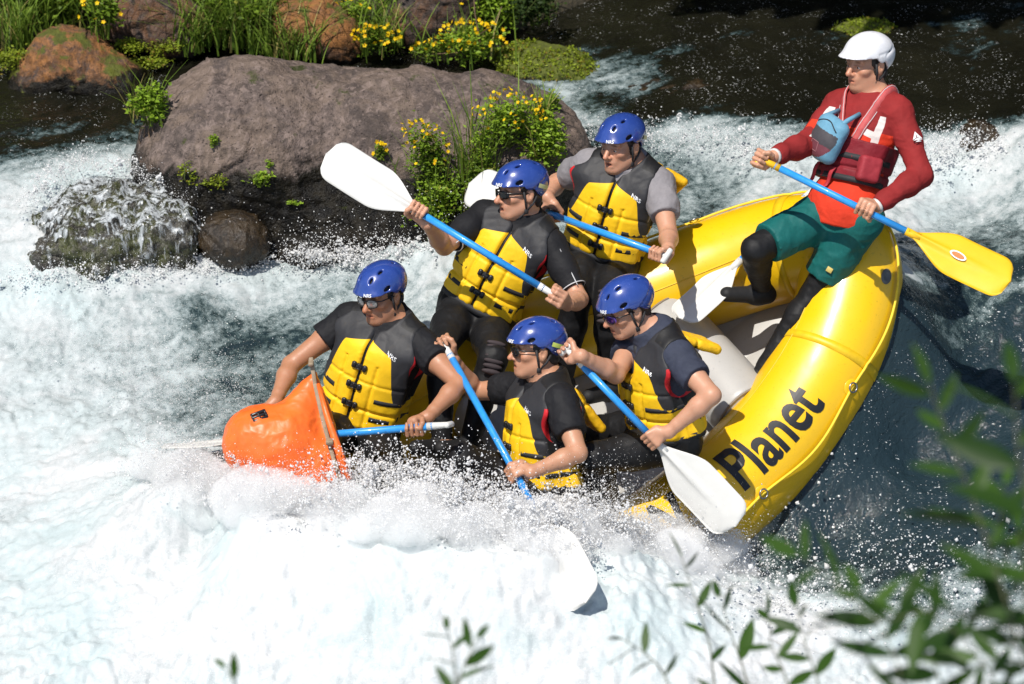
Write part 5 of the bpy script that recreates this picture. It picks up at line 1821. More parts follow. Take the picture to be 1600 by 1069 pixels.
    # side cinch straps
    for sg in (-1, 1):
        for vb in (.125, .215):
            m = MB()
            pts = []
            for a in np.linspace(.55, 2.3, 12):
                d = T.r * sg * math.sin(a) + T.f * math.cos(a)
                p = T.w(0, 0, vb) + d * .42
                q = surf_from(F, p, -d, .42)
                if q is not None: pts.append((q, d))
            if len(pts) > 3:
                vs = []
                for q, d in pts: vs += [q + d * .0035 + T.up * .010, q + d * .0035 - T.up * .010, q - d * .004 + T.up * .010, q - d * .004 - T.up * .010]
                fs = []
                for i in range(len(pts) - 1):
                    a, b = i * 4, i * 4 + 4
                    fs += [(a, a + 1, b + 1, b), (a + 2, b + 2, b + 3, a + 3), (a, b, b + 2, a + 2), (a + 1, a + 3, b + 3, b + 1)]
                m.add(vs, fs)
                m.build('cinch_strap', M_STRAP, vest)
    # mark on the wearer's left yoke
    bm = text_mesh('NRS', 1.0, .02)
    tv, tf = bm_arrays(bm)
    k = .046 / (tv[:, 0].max() - tv[:, 0].min())
    pts = [front(-.092 - a * k * 1.0, top - .085 - .14 * a * k * 3 + b * k * .95, .0035) for a, b in tv[:, :2]]
    obj('logo', np.array(pts), tf, M_PRINTW, vest, smooth=False)
    # floating head pillow hanging at the nape
    if spec.get('pillow'):
        pl = spec['pillow']
        Fp = Field(T.neck - .35, T.neck + .35, .0055)
        back = -T.f
        hd = nrm(back * pl[0] + T.up * pl[1] + T.r * pl[2])
        rt = nrm(T.r - hd * (T.r @ hd)); nn = np.cross(rt, hd)
        base = T.neck - T.up * .015 - T.f * .085 + T.r * (pl[4] if len(pl) > 4 else 0)
        Fp.box(base + hd * pl[3] * .5, V3(.105, pl[3] * .5, .022), np.stack([rt, hd, nn]), .021, .01)
        Xp = [Fp.ax[0][:, None, None] - base[0], Fp.ax[1][None, :, None] - base[1], Fp.ax[2][None, None, :] - base[2]]
        a = Xp[0] * hd[0] + Xp[1] * hd[1] + Xp[2] * hd[2]
        Fp.d = Fp.d + (.010 * np.exp(-((a - pl[3] * .35) / .008) ** 2)).astype(np.float32)
        pv, pf = Fp.mesh()
        pn = vnormals(pv, pf); pv = pv + pn * (.004 * fbm(pv * 30, 3, spec['seed'] + 9))[:, None]
        obj('head_pillow', pv, pf, M_PFDY, vest)
    # waist belt tail
    m = MB()
    belt = []
    for a in np.linspace(-2.2, 2.2, 26):
        d = T.r * math.sin(a) + T.f * math.cos(a)
        q = surf_from(F, T.w(0, 0, .068) + d * .42, -d, .42)
        if q is not None: belt.append((q - T.up * .012, d))
    vs = []; fs = []
    for q, d in belt: vs += [q + d * .002 + T.up * .014, q + d * .002 - T.up * .014, q - d * .006 + T.up * .014, q - d * .006 - T.up * .014]
    for i in range(len(belt) - 1):
        a, b = i * 4, i * 4 + 4
        fs += [(a, a + 1, b + 1, b), (a + 2, b + 2, b + 3, a + 3), (a, b, b + 2, a + 2), (a + 1, a + 3, b + 3, b + 1)]
    if vs:
        m.add(vs, fs); m.build('waist_belt', M_STRAP, vest)
    return vest, F, front

def cloth_shell(root, name, B, groups, grow, mats, cuts, seed, amp=.004, h=.005, matfn=None, k=.03, pad=.06):
    lo, hi = B.bounds(groups, pad)
    F = Field(lo, hi, h)
    B.draw(F, groups, grow, k)
    for p, n in cuts: clip_plane(F, p, n)
    v, f = F.mesh()
    n = vnormals(v, f)
    v = v + n * (amp * fbm(v * 22, 3, seed) + amp * .6 * ridged(v * np.array([14, 14, 30]), 2, seed + 3))[:, None]
    fm = matfn(v[f].mean(1)) if matfn else None
    return obj(name, v, f, mats, root, fmat=fm), F

def make_person(spec):
    px, py, t = spec['pelvis']
    pel = P(px, py, t)
    neck = P(*spec['neck'])
    T = Torso(pel, neck, spec['yaw'], spec.get('shrug', 0), spec.get('wide', 1), spec.get('deep', 1))
    B = Body()
    T.draw(B)
    sc = spec.get('hs', .97)
    M = head_frame(*spec['head'])
    hx, hy = spec['helm']
    hc_off = (V3(0, -.010, .048) * sc) @ M
    th = spec.get('ht')
    if th is None:
        th = -float((neck + T.up * .12 + T.f * .04) @ CF)
    c = P(hx, hy, th) - hc_off
    add_head(B, c, M, sc, spec.get('jaw', 1), spec.get('nose', 1), neck, spec.get('gape', 0))
    out = dict(T=T, c=c, M=M)
    arms = {}
    for side, sh in (('R', T.shR), ('L', T.shL)):
        a = spec['arm' + side]
        el = reach(sh, a['el'][0], a['el'][1], a.get('ul', .29), a['el'][2])
        wr = reach(el, a['wr'][0], a['wr'][1], a.get('fl', .245), a['wr'][2])
        gp = reach(wr, a['hand'][0], a['hand'][1], .082, a['hand'][2])
        arms[side] = (sh, el, wr, gp)
        add_arm(B, side, sh, el, wr, spec.get('armk', 1))
    # grip axes: the paddle runs through both hands unless told otherwise
    ax = nrm(arms['L'][3] - arms['R'][3])
    for side in 'RL':
        a = spec['arm' + side]; sh, el, wr, gp = arms[side]
        axis = ax
        if a.get('tgrip'):
            axis = nrm(np.cross(ax, a.get('tref', CF)))
        if a.get('axis') is not None: axis = a['axis']
        add_hand(B, wr, gp, axis, a.get('flip', 1), a.get('r', .0165), a.get('thumb', 1))
        arms[side] = arms[side] + (axis,)
    legs = {}
    for side in 'RL':
        l = spec['leg' + side]
        hip = pel + T.r * (.085 if side == 'R' else -.085) - T.up * .0
        kn = reach(hip, l['kn'][0], l['kn'][1], l.get('th', .42), l['kn'][2])
        an = reach(kn, l['an'][0], l['an'][1], l.get('shn', .40), l['an'][2])
        toe = reach(an, l['toe'][0], l['toe'][1], .17, l['toe'][2])
        legs[side] = (hip, kn, an, toe)
        add_leg(B, side, hip, kn, an, spec.get('legk', 1))
        add_foot(B, side, an, toe)
    root = empty('person', pel, spec['label'], 'person', 'people riding the raft')
    lo, hi = B.bounds()
    F = Field(lo, hi, HS)
    B.draw(F)
    v, f = F.mesh()
    col = color_skin(v, B, spec, c, M, sc)
    sm = skin_material('skin', spec['skin'])
    obj('body', v, f, sm, root, vcol=col)
    # eyes
    for q in (-1, 1):
        m = MB()
        e = c + (V3(q * .031, .0818, .000) * sc) @ M
        m.ball(e, .0125 * sc, M, 0, 12, 8)
        m.ball(e + M[1] * .0064 * sc - M[2] * .0015, .0070 * sc, M, 1, 10, 7)
        m.build('eye', [M_EYE, M_IRIS], root)
    # hair under the rim of the helmet
    H = Field(c - .2, c + .2, .005)
    def W(x, y, z): return c + (V3(x, y, z) * sc) @ M
    H.ell(W(0, -.020, .026), V3(.080, .092, .092) * sc, M)
    for q in (-1, 1): H.cone(W(q * .068, .022, .03), W(q * .068, .012, -.012 - spec.get('burn', 0)), .008 * sc, .006 * sc, .01)
    H.ell(W(0, -.070, -.045), V3(.055, .03, .035) * sc, M, .03)
    clip_plane(H, W(0, .035, .03), M[1])
    clip_plane(H, W(0, -.02, -.085), -M[2])
    hv, hf = H.mesh()
    hn = vnormals(hv, hf); hv = hv + hn * (.004 * fbm(hv * 70, 2, 7))[:, None]
    obj('hair', hv, hf, spec.get('hairmat', M_HAIR), root)
    out.update(root=root, arms=arms, legs=legs, B=B, sc=sc, F=F)
    return out

def upper_clothes(p, spec, mat, sleeve=.72, grow=.010, light=None, mats=None, matfn=None, amp=.004, long=False):
    T, B = p['T'], p['B']
    groups = ['torso', 'uarmR', 'uarmL', 'neck'] + (['farmR', 'farmL'] if long else [])
    cuts = [(T.pel - T.up * .02, -T.up), (T.neck + T.up * spec.get('collar', .060) - T.f * .0, nrm(T.up + T.f * .55))]
    lo, hi = B.bounds(groups, .06)
    F = Field(lo, hi, .005)
    # sleeves are cut arm by arm, then joined with the trunk
    B.draw(F, ('torso', 'neck'), grow, .03)
    if spec.get('skirt'):
        F.ell(T.w(0, .015, .03), V3(.182, .138, .17), T.M, .04)
        cuts[0] = (T.pel - T.up * .055, -T.up)
    for q in cuts: clip_plane(F, *q)
    for side in 'RL':
        sh, el, wr, gp, ax = p['arms'][side]
        G = Field(lo, hi, .005)
        gs = ('uarm' + side,) + (('farm' + side,) if long else ())
        B.draw(G, gs, grow + (.006 if not long else .004), .03)
        if not long:
            e = sh + (el - sh) * sleeve
            clip_plane(G, e, nrm(el - sh))
        else:
            e = el + (wr - el) * .96
            dirn = nrm(wr - el)
            X, Y, Z = G.ax[0][:, None, None], G.ax[1][None, :, None], G.ax[2][None, None, :]
            q = ((X - e[0]) * dirn[0] + (Y - e[1]) * dirn[1] + (Z - e[2]) * dirn[2])
            r2 = np.sqrt((X - e[0]) ** 2 + (Y - e[1]) ** 2 + (Z - e[2]) ** 2)
            G.d = np.maximum(G.d, np.where(r2 < .16, q, -1).astype(np.float32))
        qq = np.maximum(.03 - np.abs(F.d - G.d), 0) / .03
        F.d = np.minimum(F.d, G.d) - qq * qq * .0075
    v, f = F.mesh()
    n = vnormals(v, f)
    sd = spec['seed']
    v = v + n * (amp * fbm(v * 20, 3, sd) + amp * .8 * ridged((v + .05 * np.stack([fbm(v * 6, 2, sd), fbm(v * 6, 2, sd + 1), fbm(v * 6, 2, sd + 2)], 1)) * np.array([13, 13, 24]), 2, sd + 3))[:, None]
    fm = matfn(v[f].mean(1)) if matfn else None
    return obj(spec.get('topname', 'shirt'), v, f, mats or mat, p['root'], fmat=fm)

def lower_clothes(p, spec, mat, name='trousers', grow=.008):
    T, B = p['T'], p['B']
    lo, hi = B.bounds(('legR', 'legL', 'torso'), .06)
    F = Field(lo, hi, .006)
    B.draw(F, ('legR', 'legL'), grow, .03)
    G = Field(lo, hi, .006)
    B.draw(G, ('torso',), grow + .001, .05)
    clip_plane(G, T.pel + T.up * .10, T.up)
    qq = np.maximum(.05 - np.abs(F.d - G.d), 0) / .05
    F.d = np.minimum(F.d, G.d) - qq * qq * .0125
    v, f = F.mesh()
    n = vnormals(v, f)
    v = v + n * (.004 * fbm(v * 18, 3, spec['seed'] + 40) + .003 * ridged(v * 15, 2, spec['seed'] + 43))[:, None]
    return obj(name, v, f, mat, p['root'])

def shoes(p, spec, mats=None, cap=.10):
    for side in 'RL':
        lo, hi = p['B'].bounds(('foot' + side,), .05)
        F = Field(lo, hi, .006)
        p['B'].draw(F, ('foot' + side,), .009, .02)
        an, toe = p['legs'][side][2:4]
        v, f = F.mesh()
        d = nrm(toe - an)
        s = (v[f].mean(1) - an) @ d
        obj('shoe', v, f, mats or [M_SHOE, M_SHOE], p['root'], fmat=(s > cap).astype(int))

def knee_pad(p, side, mat=None):
    hip, kn, an, toe = p['legs'][side]
    fw = nrm(nrm(kn - hip) + nrm(kn - an))
    dn = nrm(an - kn); dn = nrm(dn - fw * (dn @ fw)); sd = np.cross(dn, fw)
    M = np.stack([sd, dn, fw])
    m = MB()
    for i in range(7):
        c = kn + dn * (-.055 + .023 * i) + fw * (.050 - .9 * (-.055 + .023 * i + .0) ** 2 * 3)
        m.ball(c, V3(.046, .0125, .014), M, 0, 12, 7)
    m.build('knee_pad', mat or M_PAD, p['root'])

def vest_for(p, spec):
    T = p['T']
    ad = [nrm(p['arms'][s][1] - p['arms'][s][0]) for s in 'RL']
    return make_vest(p['root'], p['B'], T, spec, ad)

def make_paddle(H1, H2, L, label, top=0.03, blade=M_PADDLEW, grip=M_PADDLEW, face=None, bl=.50, bw=.105, tdir=None, edge=False):
    """from the T-grip end at H1 through H2 to a blade tip L metres from the grip"""
    d = nrm(H2 - H1)
    A = H1 - d * top
    root = empty('paddle', A, label, 'paddle', 'paddles in use on the raft')
    m = MB()
    m.tube([A + d * .075, A + d * (L - bl + .02)], .0160, 14)
    m.build('shaft', M_PADDLEB, root)
    fc = nrm(face if face is not None else -CF)
    fc = nrm(fc - d * (fc @ d)); sd = np.cross(d, fc)
    td = nrm(tdir - d * (tdir @ d)) if tdir is not None else sd
    m = MB()
    m.tube([A + d * .004, A + d * .03, A + d * .10], [.0125, .0135, .0172], 12)
    m.tube([A - td * .038, A - td * .030, A + td * .030, A + td * .038], [.010, .0135, .0135, .010], 10)
    m.build('t_grip', grip, root)
    # blade: a shallow spoon with a spine, rounded corners
    B0 = A + d * (L - bl)
    nx, ny = 34, 17
    ver = []
    for i in range(nx):
        x = i / (nx - 1)
        w = bw * (sstep(-.10, .46, x) ** 1.15)
        w = max(w, .018)
        e = max(0, (x - .84) / .16)
        w = w * math.sqrt(max(.0, 1 - e ** 2.6)) if e > 0 else w
        for s in (1, -1):
            for j in range(ny):
                y = (j / (ny - 1) - .5) * 2
                th = .0032 + .0125 * math.exp(-(y * w / .012) ** 2) * (1 - sstep(.30, .95, x)) * 1.35
                dish = .020 * (x - .1) ** 2 - .010 * y * y * sstep(.2, .6, x)
                ver.append(B0 + d * (bl * x - .012 * y * y * (x > .9) * 0) + sd * w * y + fc * (dish + s * th * (1 - .75 * abs(y) ** 6)))
    fs = []
    for i in range(nx - 1):
        for s in range(2):
            for j in range(ny - 1):
                a = (i * 2 + s) * ny + j; b = ((i + 1) * 2 + s) * ny + j
                fs.append((a, b, b + 1, a + 1) if s else (a, a + 1, b + 1, b))
        for j in (0, ny - 1):
            a = (i * 2) * ny + j; b = ((i + 1) * 2) * ny + j
            fs.append((a, b, b + ny, a + ny))
    for i in (0, nx - 1):
        for j in range(ny - 1):
            a = i * 2 * ny + j
            fs.append((a, a + 1, a + ny + 1, a + ny))
    m = MB(); m.add(ver, fs)
    m.tube([B0 - d * .01, B0 + d * .06], [.0185, .0175], 12)
    m.build('blade', blade, root)
    return root, A, d, B0
# ---------------------------------------------------------------- the crew
TAN = (0.46, 0.235, 0.140)
FAIR = (0.50, 0.262, 0.165)
BROWN = (0.40, 0.190, 0.105)
S1 = dict(seed=101, collar=.068, jaw=1.12, nose=1.1, label='front paddler in spectacles and blue helmet above the orange bag, black sleeves', skin=BROWN, stubble=.55,
          pelvis=(560, 668, .18), neck=(608, 503, .36), yaw=28, wide=1.06, deep=1.12, shrug=-4, head=(40, 2, -8), helm=(597, 443), hairmat=M_HAIRK, pillow=None,
          armR=dict(el=(455, 570, 1), wr=(430, 628, 1), hand=(418, 655, 1), axis=CR * .94 + CU * .05 + CF * .3, flip=-1),
          armL=dict(el=(718, 600, 1), wr=(668, 652, 1), hand=(648, 668, 1), flip=1, axis=CR * .97 + CU * .06 - CF * .1),
          legR=dict(kn=(510, 700, 1), an=(520, 830, -1), toe=(480, 850, 1)), legL=dict(kn=(610, 735, 1), an=(640, 850, -1), toe=(600, 870, 1)))
S2 = dict(seed=202, collar=.085, gape=.008, jaw=1.0, nose=1.15, label='paddler in black wraparound sunglasses and black rash shirt raising a white paddle blade', skin=FAIR, stubble=.30,
          pelvis=(742, 492, -.14), neck=(818, 345, -.02), yaw=26, shrug=-6, head=(64, -6, -14), helm=(816, 284), pillow=None,
          armR=dict(el=(694, 385, 1), wr=(668, 350, 1), hand=(652, 330, 1), flip=-1, thumb=-1),
          armL=dict(el=(905, 468, 1), wr=(887, 476, 1), hand=(869, 463, 1), flip=1, tgrip=True),
          legR=dict(kn=(690, 545, 1), an=(690, 690, -1), toe=(650, 700, 1)), legL=dict(kn=(770, 560, 1), an=(735, 690, -1), toe=(690, 700, 1)))
S3 = dict(seed=303, gape=.005, jaw=.96, nose=.95, label='bare-faced paddler in grey t-shirt beneath blue helmet beside the far yellow tube', skin=FAIR, stubble=.25, burn=.02,
          pelvis=(938, 405, -.36), neck=(980, 258, -.18), yaw=22, shrug=-5, head=(40, -6, -8), helm=(972, 211), pillow=(.30, -.30, -1.0, .20, -.06),
          armR=dict(el=(870, 285, -1), wr=(855, 308, 1), hand=(862, 335, 1), flip=1, thumb=-1),
          armL=dict(el=(1045, 368, 1), wr=(1044, 388, 1), hand=(1030, 396, 1), flip=1),
          legR=dict(kn=(900, 470, 1), an=(880, 590, -1), toe=(850, 600, 1)), legL=dict(kn=(950, 478, 1), an=(955, 600, -1), toe=(920, 620, 1)))
S4 = dict(seed=404, gape=.006, jaw=1.05, nose=1.05, label='near paddler in aviator sunglasses, profile view, black tee with blue paddle across yellow vest', skin=TAN, stubble=.25,
          pelvis=(850, 772, .50), neck=(855, 600, .60), yaw=66, head=(76, -5, -16), helm=(842, 530), hairmat=M_HAIRK, pillow=(.75, -.95, 0, .25),
          armR=dict(el=(742, 612, -1), wr=(708, 562, 1), hand=(694, 538, 1), flip=-1, tgrip=True),
          armL=dict(el=(903, 708, 1), wr=(830, 738, 1), hand=(806, 741, -1), flip=-1, ul=.252, fl=.232),
          legR=dict(kn=(722, 715, 1), an=(730, 850, -1), toe=(690, 860, 1)), legL=dict(kn=(730, 765, 1), an=(760, 890, -1), toe=(720, 900, 1)))
S5 = dict(seed=505, collar=.095, jaw=.92, nose=1.0, label='near paddler in purple mirrored sunglasses looking down, navy tee, beside the printed tube', skin=FAIR, stubble=.22,
          pelvis=(1042, 684, .42), neck=(1028, 527, .60), yaw=58, head=(62, 12, -10), helm=(979, 466), pillow=(.9, -.50, -.15, .20),
          armR=dict(el=(962, 585, 1), wr=(908, 556, 1), hand=(888, 548, -1), flip=-1, tgrip=True),
          armL=dict(el=(1112, 618, 1), wr=(1045, 675, -1), hand=(1020, 685, -1), flip=-1, ul=.25, fl=.250),
          legR=dict(kn=(920, 672, -1), an=(935, 760, -1), toe=(880, 770, 1)), legL=dict(kn=(925, 715, 1), an=(960, 800, -1), toe=(900, 810, 1)))
S6 = dict(seed=606, skirt=True, armk=.88, deep=.92, jaw=.9, label='guide in white helmet and red jacket leaning back on the stern with yellow bladed paddle', skin=FAIR, stubble=.38, beardtone=(.55, .45, .40), burn=.025,
          pelvis=(1318, 338, .02), neck=(1362, 155, .03), yaw=38, wide=.93, shrug=-4, head=(52, -8, -10), helm=(1358, 84), pillow=None,
          armR=dict(el=(1258, 226, 1), wr=(1210, 244, 1), hand=(1190, 249, 1), flip=-1, tgrip=True),
          armL=dict(el=(1440, 274, 1), wr=(1370, 322, 1), hand=(1351, 329, 1), flip=-1, ul=.315, fl=.275),
          legR=dict(kn=(1180, 390, 1), an=(1190, 450, -1), toe=(1136, 460, 1), shn=.36), legL=dict(kn=(1275, 452, -1), an=(1188, 588, -1), toe=(1176, 640, -1), th=.385, shn=.47))

crew = {}
def paddler(key, S, tee, helm_stick, shirt_kw={}, spectacles=None, padside=None):
    p = make_person(S)
    helmet_blue(p['root'], p['c'], p['M'], p['sc'] * 1.0, helm_stick)
    if spectacles: glasses(p['root'], p['c'], p['M'], p['sc'], spectacles)
    upper_clothes(p, S, tee, **shirt_kw)
    p['vest'] = vest_for(p, S)
    lower_clothes(p, S, M_WET)
    shoes(p, S)
    for s in padside or (): knee_pad(p, s)
    crew[key] = p
    return p
paddler(1, S1, M_KTEE, (), dict(sleeve=.45, grow=.012), 'clear')
paddler(2, S2, M_KTEE, ('pale',), dict(sleeve=.80, grow=.007, amp=.002), 'black', 'L')
paddler(3, S3, M_GTEE, ('pale',), dict(sleeve=.62, grow=.012), None, 'L')
paddler(4, S4, M_KTEE, ('lime',), dict(sleeve=.62, grow=.012), 'aviator')
paddler(5, S5, M_NTEE, (), dict(sleeve=.55, grow=.009), 'purple')

# grey waist band and silver piping of the black rash shirt
p = crew[2]; T = p['T']
cloth_shell(p['root'], 'waist_band', p['B'], ('torso',), .015, M_LYC, [(T.pel + T.up * .075, T.up), (T.pel - T.up * .005, -T.up)], 9, .002, .006, None, .05)
M_PIPE = simple('silver_piping', (.52, .52, .53), .5)
for s_ in 'RL':
    sh, el, wr, gp_, ax_ = p['arms'][s_]
    e = sh + (el - sh) * .785; d = nrm(el - sh); u = nrm(np.cross(d, CF)); v_ = np.cross(d, u)
    m = MB(); m.tube([e + (u * math.cos(q) + v_ * math.sin(q)) * .0585 for q in np.linspace(0, 2 * np.pi, 25)[:-1]], .0028, 5, closed=True)
    m.build('sleeve_piping', M_PIPE, p['root'])
    m = MB(); off = nrm(-CF * .9 + u * .35)
    m.tube([sh + d * L_ + off * (r_ + .0) for L_, r_ in ((.02, .068), (.06, .0665), (.10, .0645), (.15, .0625), (.20, .0605), (.225, .0595))], .0026, 5)
    m.build('sleeve_piping', M_PIPE, p['root'])
# the guide
def jacket_material():
    t = NT('jacket_fabric')
    sp = t.n('ShaderNodeSeparateColor'); t.l(t.attr('Col'), sp.inputs[0])
    th = lambda x: t.ramp(x, [(.492, 0.), (.508, 1.)])
    f = t.noise(9, 4, .6)
    sh = lambda c: t.mix(t.ramp(f, [(.35, 0.), (.7, 1.)]), tuple(x * .86 for x in c), tuple(min(1, x * 1.12) for x in c))
    c = t.mix(th(sp.outputs[0]), sh((.235, .020, .020)), sh((.58, .040, .016)))
    c = t.mix(th(sp.outputs[1]), c, sh((.66, .60, .57)))
    t.set(Base_Color=c, Roughness=.8)
    t.b.inputs['Specular IOR Level'].default_value = .2
    t.set(Normal=t.bump(t.noise(600, 2, .6), .3, .0012, t.bump(t.noise(14, 3, .55, dist=.6), .4, .012)))
    return t.m
def guide():
    S = S6
    p = make_person(S)
    T, B, c, M = p['T'], p['B'], p['c'], p['M']
    root = p['root']
    helmet_blue(root, c, M, p['sc'], (), True)
    top = T.L
    S['topname'] = 'jacket'
    jk = upper_clothes(p, S, None, 1, .009, mats=[jacket_material()], amp=.0035, long=True)
    me = jk.data
    co = np.empty(len(me.vertices) * 3, np.float32); me.vertices.foreach_get('co', co); co = co.reshape(-1, 3) + np.array(root.location)
    u, f, v = T.loc(co)
    trunk = np.minimum(.185 - np.abs(u), .2 - np.abs(f))
    sideL = u < 0
    dist = [np.linalg.norm(np.cross(co - p['arms'][s_][0], nrm(p['arms'][s_][1] - p['arms'][s_][0])), axis=1) for s_ in 'RL']
    lowr = np.minimum(trunk, top - .150 - v)
    a1 = np.minimum(np.minimum(.014 - np.abs(np.abs(u) - .128 + .10 * (top - .1 - v)), v - top + .235), np.minimum(f - .02, top - .075 - v))
    a2 = np.minimum(np.minimum(.010 - np.abs(u + .050 + .38 * (v - top + .13)), v - top + .20), np.minimum(f - .02, top - .06 - v))
    a3 = np.minimum(np.minimum(.016 - np.abs(v - top + .165 + .25 * (np.abs(u) - .1)), .125 - np.abs(u)), np.minimum(f - .02, np.abs(u) - .070))
    pale = np.maximum(np.maximum(a1, np.where(sideL, a2, -.1)), a3)
    at = me.color_attributes.new('Col', 'FLOAT_COLOR', 'POINT')
    cc = np.stack([np.clip(.5 + lowr * 12, 0, 1), np.clip(.5 + pale * 12, 0, 1), np.zeros(len(u)), np.ones(len(u))], 1).astype(np.float32)
    at.data.foreach_set('color', cc.ravel())
    # loose hem below the waist
    lower_clothes(p, S, M_WET, 'leggings', .005)
    F = Field(*B.bounds(('legR', 'legL', 'torso'), .1), .006)
    for s_ in 'RL':
        hip, kn, an, toe = p['legs'][s_]
        F.cone(hip, hip + (kn - hip) * .97, .108, .088, .05)
    F.ell(T.w(0, -.01, .01), V3(.172, .125, .105), T.M, .05)
    G = F
    for s_ in 'RL':
        hip, kn, an, toe = p['legs'][s_]
        e = hip + (kn - hip) * .82; dn = nrm(kn - hip)
        X, Y, Z = G.ax[0][:, None, None], G.ax[1][None, :, None], G.ax[2][None, None, :]
        q = (X - e[0]) * dn[0] + (Y - e[1]) * dn[1] + (Z - e[2]) * dn[2]
        r2 = np.sqrt((X - kn[0]) ** 2 + (Y - kn[1]) ** 2 + (Z - kn[2]) ** 2)
        G.d = np.maximum(G.d, np.where(r2 < .19, q, -1).astype(np.float32))
    clip_plane(G, T.pel + T.up * .09, T.up)
    v, f = G.mesh(); n = vnormals(v, f)
    wv = v + .04 * np.stack([fbm(v * 7, 2, 3), fbm(v * 7, 2, 4), fbm(v * 7, 2, 5)], 1)
    v = v + n * (.004 * fbm(v * 14, 3, 71) + .006 * ridged(wv * 11, 2, 73))[:, None]
    sh = obj('shorts', v, f, M_TEAL, root)
    # small badge on the left leg and a loose belt end
    hip, kn, an, toe = p['legs']['L']
    b = hip + (kn - hip) * .72; d = nrm(CAM - b + CR * 1.0)
    q = surf_from(G, b + d * .3, -d, .3)
    if q is not None:
        m = MB(); xd = nrm(np.cross(kn - hip, d)); m.box(q + d * .002, V3(.014, .012, .003), np.stack([xd, np.cross(d, xd), d]), 0, .001)
        m.build('badge', simple('tan_badge', (.50, .38, .10), .6), sh)
    q = surf_from(G, T.w(.02, .4, .035), -T.f, .4)
    if q is not None:
        m = MB(); m.tube([q + T.f * .006, q + T.f * .014 - T.up * .012 + T.r * .022, q + T.f * .012 - T.up * .028 + T.r * .05], .006, 6); m.build('belt_end', M_ROPE, sh)
    # shoes with a pale blue toe
    shoes(p, S, [M_SHOE, M_SHOE])
    # low rescue vest: padded band, side pocket, shoulder straps
    lo, hi = B.bounds(('torso',), .14)
    V = Field(lo, hi, .005)
    B.draw(V, ('torso',), .014, .05)
    X, Y, Z = V.ax[0][:, None, None], V.ax[1][None, :, None], V.ax[2][None, None, :]
    Lc = lambda d: ((X - T.pel[0]) * d[0] + (Y - T.pel[1]) * d[1] + (Z - T.pel[2]) * d[2]).astype(np.float32)
    u, fv, vv_ = Lc(T.r), Lc(T.f), Lc(T.up)
    base = V.d.copy()
    V.d = V.d - (.022 * sstep(.0, .08, np.abs(fv)) + .004) + .010 * np.exp(-((vv_ - .215) / .007) ** 2)
    band = np.maximum(vv_ - (top - .20), (.150 - vv_))
    V.d = np.maximum(V.d, band)
    for sh_, dr in zip((T.shR, T.shL), ('R', 'L')):
        sh0, el0 = p['arms'][dr][0], p['arms'][dr][1]
        V.cone(sh0, sh0 + nrm(el0 - sh0) * .25, .080, .072, .02, 's')
    v, f = V.mesh(); n = vnormals(v, f)
    v = v + n * (.004 * fbm(v * 20, 3, 88))[:, None]
    M_MAR = cloth_material('maroon_nylon', (.200, .012, .020), .6, .5)
    vest = obj('rescue_vest', v, f, M_MAR, root)
    def fr(u_, v_, off=0., fld=V):
        q = surf_from(fld, T.w(u_, .45, v_), -T.f, .5)
        return (q if q is not None else T.w(u_, .15, v_)) + T.f * off
    # shoulder straps
    M_STR = cloth_material('rose_strap', (.46, .085, .085), .6, .2)
    M_EDGE = simple('strap_edge', (.55, .55, .55), .6)
    for sg in (-1, 1):
        pts = []
        for a in np.linspace(0, 1, 14):
            u_ = sg * (.035 + .075 * a)
            if a < .8: pts.append(fr(u_, top - .20 + .21 * a, .006, None or V) if False else None)
        pts = []
        Bs = Field(lo, hi, .005); Bs.d = base
        for a in np.linspace(0, 1, 16):
            vv0 = top - .20 + .20 * a; u_ = sg * (.040 + .062 * a)
            q = surf_from(Bs, T.w(u_, .45, vv0), -T.f, .5)
            if q is not None: pts.append(q + T.f * .004)
        for a in np.linspace(.0, 1, 8):
            q = surf_from(Bs, T.w(sg * .105, .06 - .16 * a, top + .3), -T.up, .5)
            if q is not None: pts.append(q + T.up * .004)
        m = MB(); vs = []; fs = []
        for i, q in enumerate(pts):
            tg = nrm(pts[min(i + 1, len(pts) - 1)] - pts[max(i - 1, 0)])
            nn = nrm(q - T.w(0, 0, (q - T.pel) @ T.up) + T.up * .05)
            sd = nrm(np.cross(tg, nn))
            vs += [q + sd * .021, q - sd * .021, q + sd * .021 - nn * .007, q - sd * .021 - nn * .007]
        for i in range(len(pts) - 1):
            a, b2 = i * 4, i * 4 + 4
            fs += [(a, a + 1, b2 + 1, b2), (a + 2, b2 + 2, b2 + 3, a + 3), (a, b2, b2 + 2, a + 2), (a + 1, a + 3, b2 + 3, b2 + 1)]
        m.add(vs, fs); st = m.build('shoulder_strap', M_STR, vest)
        for e in (.016, -.016):
            m = MB(); m.tube([np.array(vs[i * 4]) * (.5 + e / .042) + np.array(vs[i * 4 + 1]) * (.5 - e / .042) for i in range(len(pts))], .0018, 4)
            m.build('stitching', M_EDGE, st)
    # black belts and the side pocket
    for vb in (.165, .265):
        belt = []
        for a in np.linspace(-1.7, 1.7, 24):
            d = T.r * math.sin(a) + T.f * math.cos(a)
            q = surf_from(V, T.w(0, 0, vb) + d * .5, -d, .5)
            if q is not None: belt.append((q, d))
        vs = []; fs = []
        for q, d in belt: vs += [q + d * .004 + T.up * .013, q + d * .004 - T.up * .013, q - d * .006 + T.up * .013, q - d * .006 - T.up * .013]
        for i in range(len(belt) - 1):
            a, b2 = i * 4, i * 4 + 4
            fs += [(a, a + 1, b2 + 1, b2), (a + 2, b2 + 2, b2 + 3, a + 3), (a, b2, b2 + 2, a + 2), (a + 1, a + 3, b2 + 3, b2 + 1)]
        m = MB(); m.add(vs, fs); m.build('belt', M_STRAP, vest)
    K = Field(lo, hi, .005)
    kc = fr(-.135, .225, .012)
    d = nrm(kc - T.w(0, 0, .225)); xd = nrm(np.cross(T.up, d))
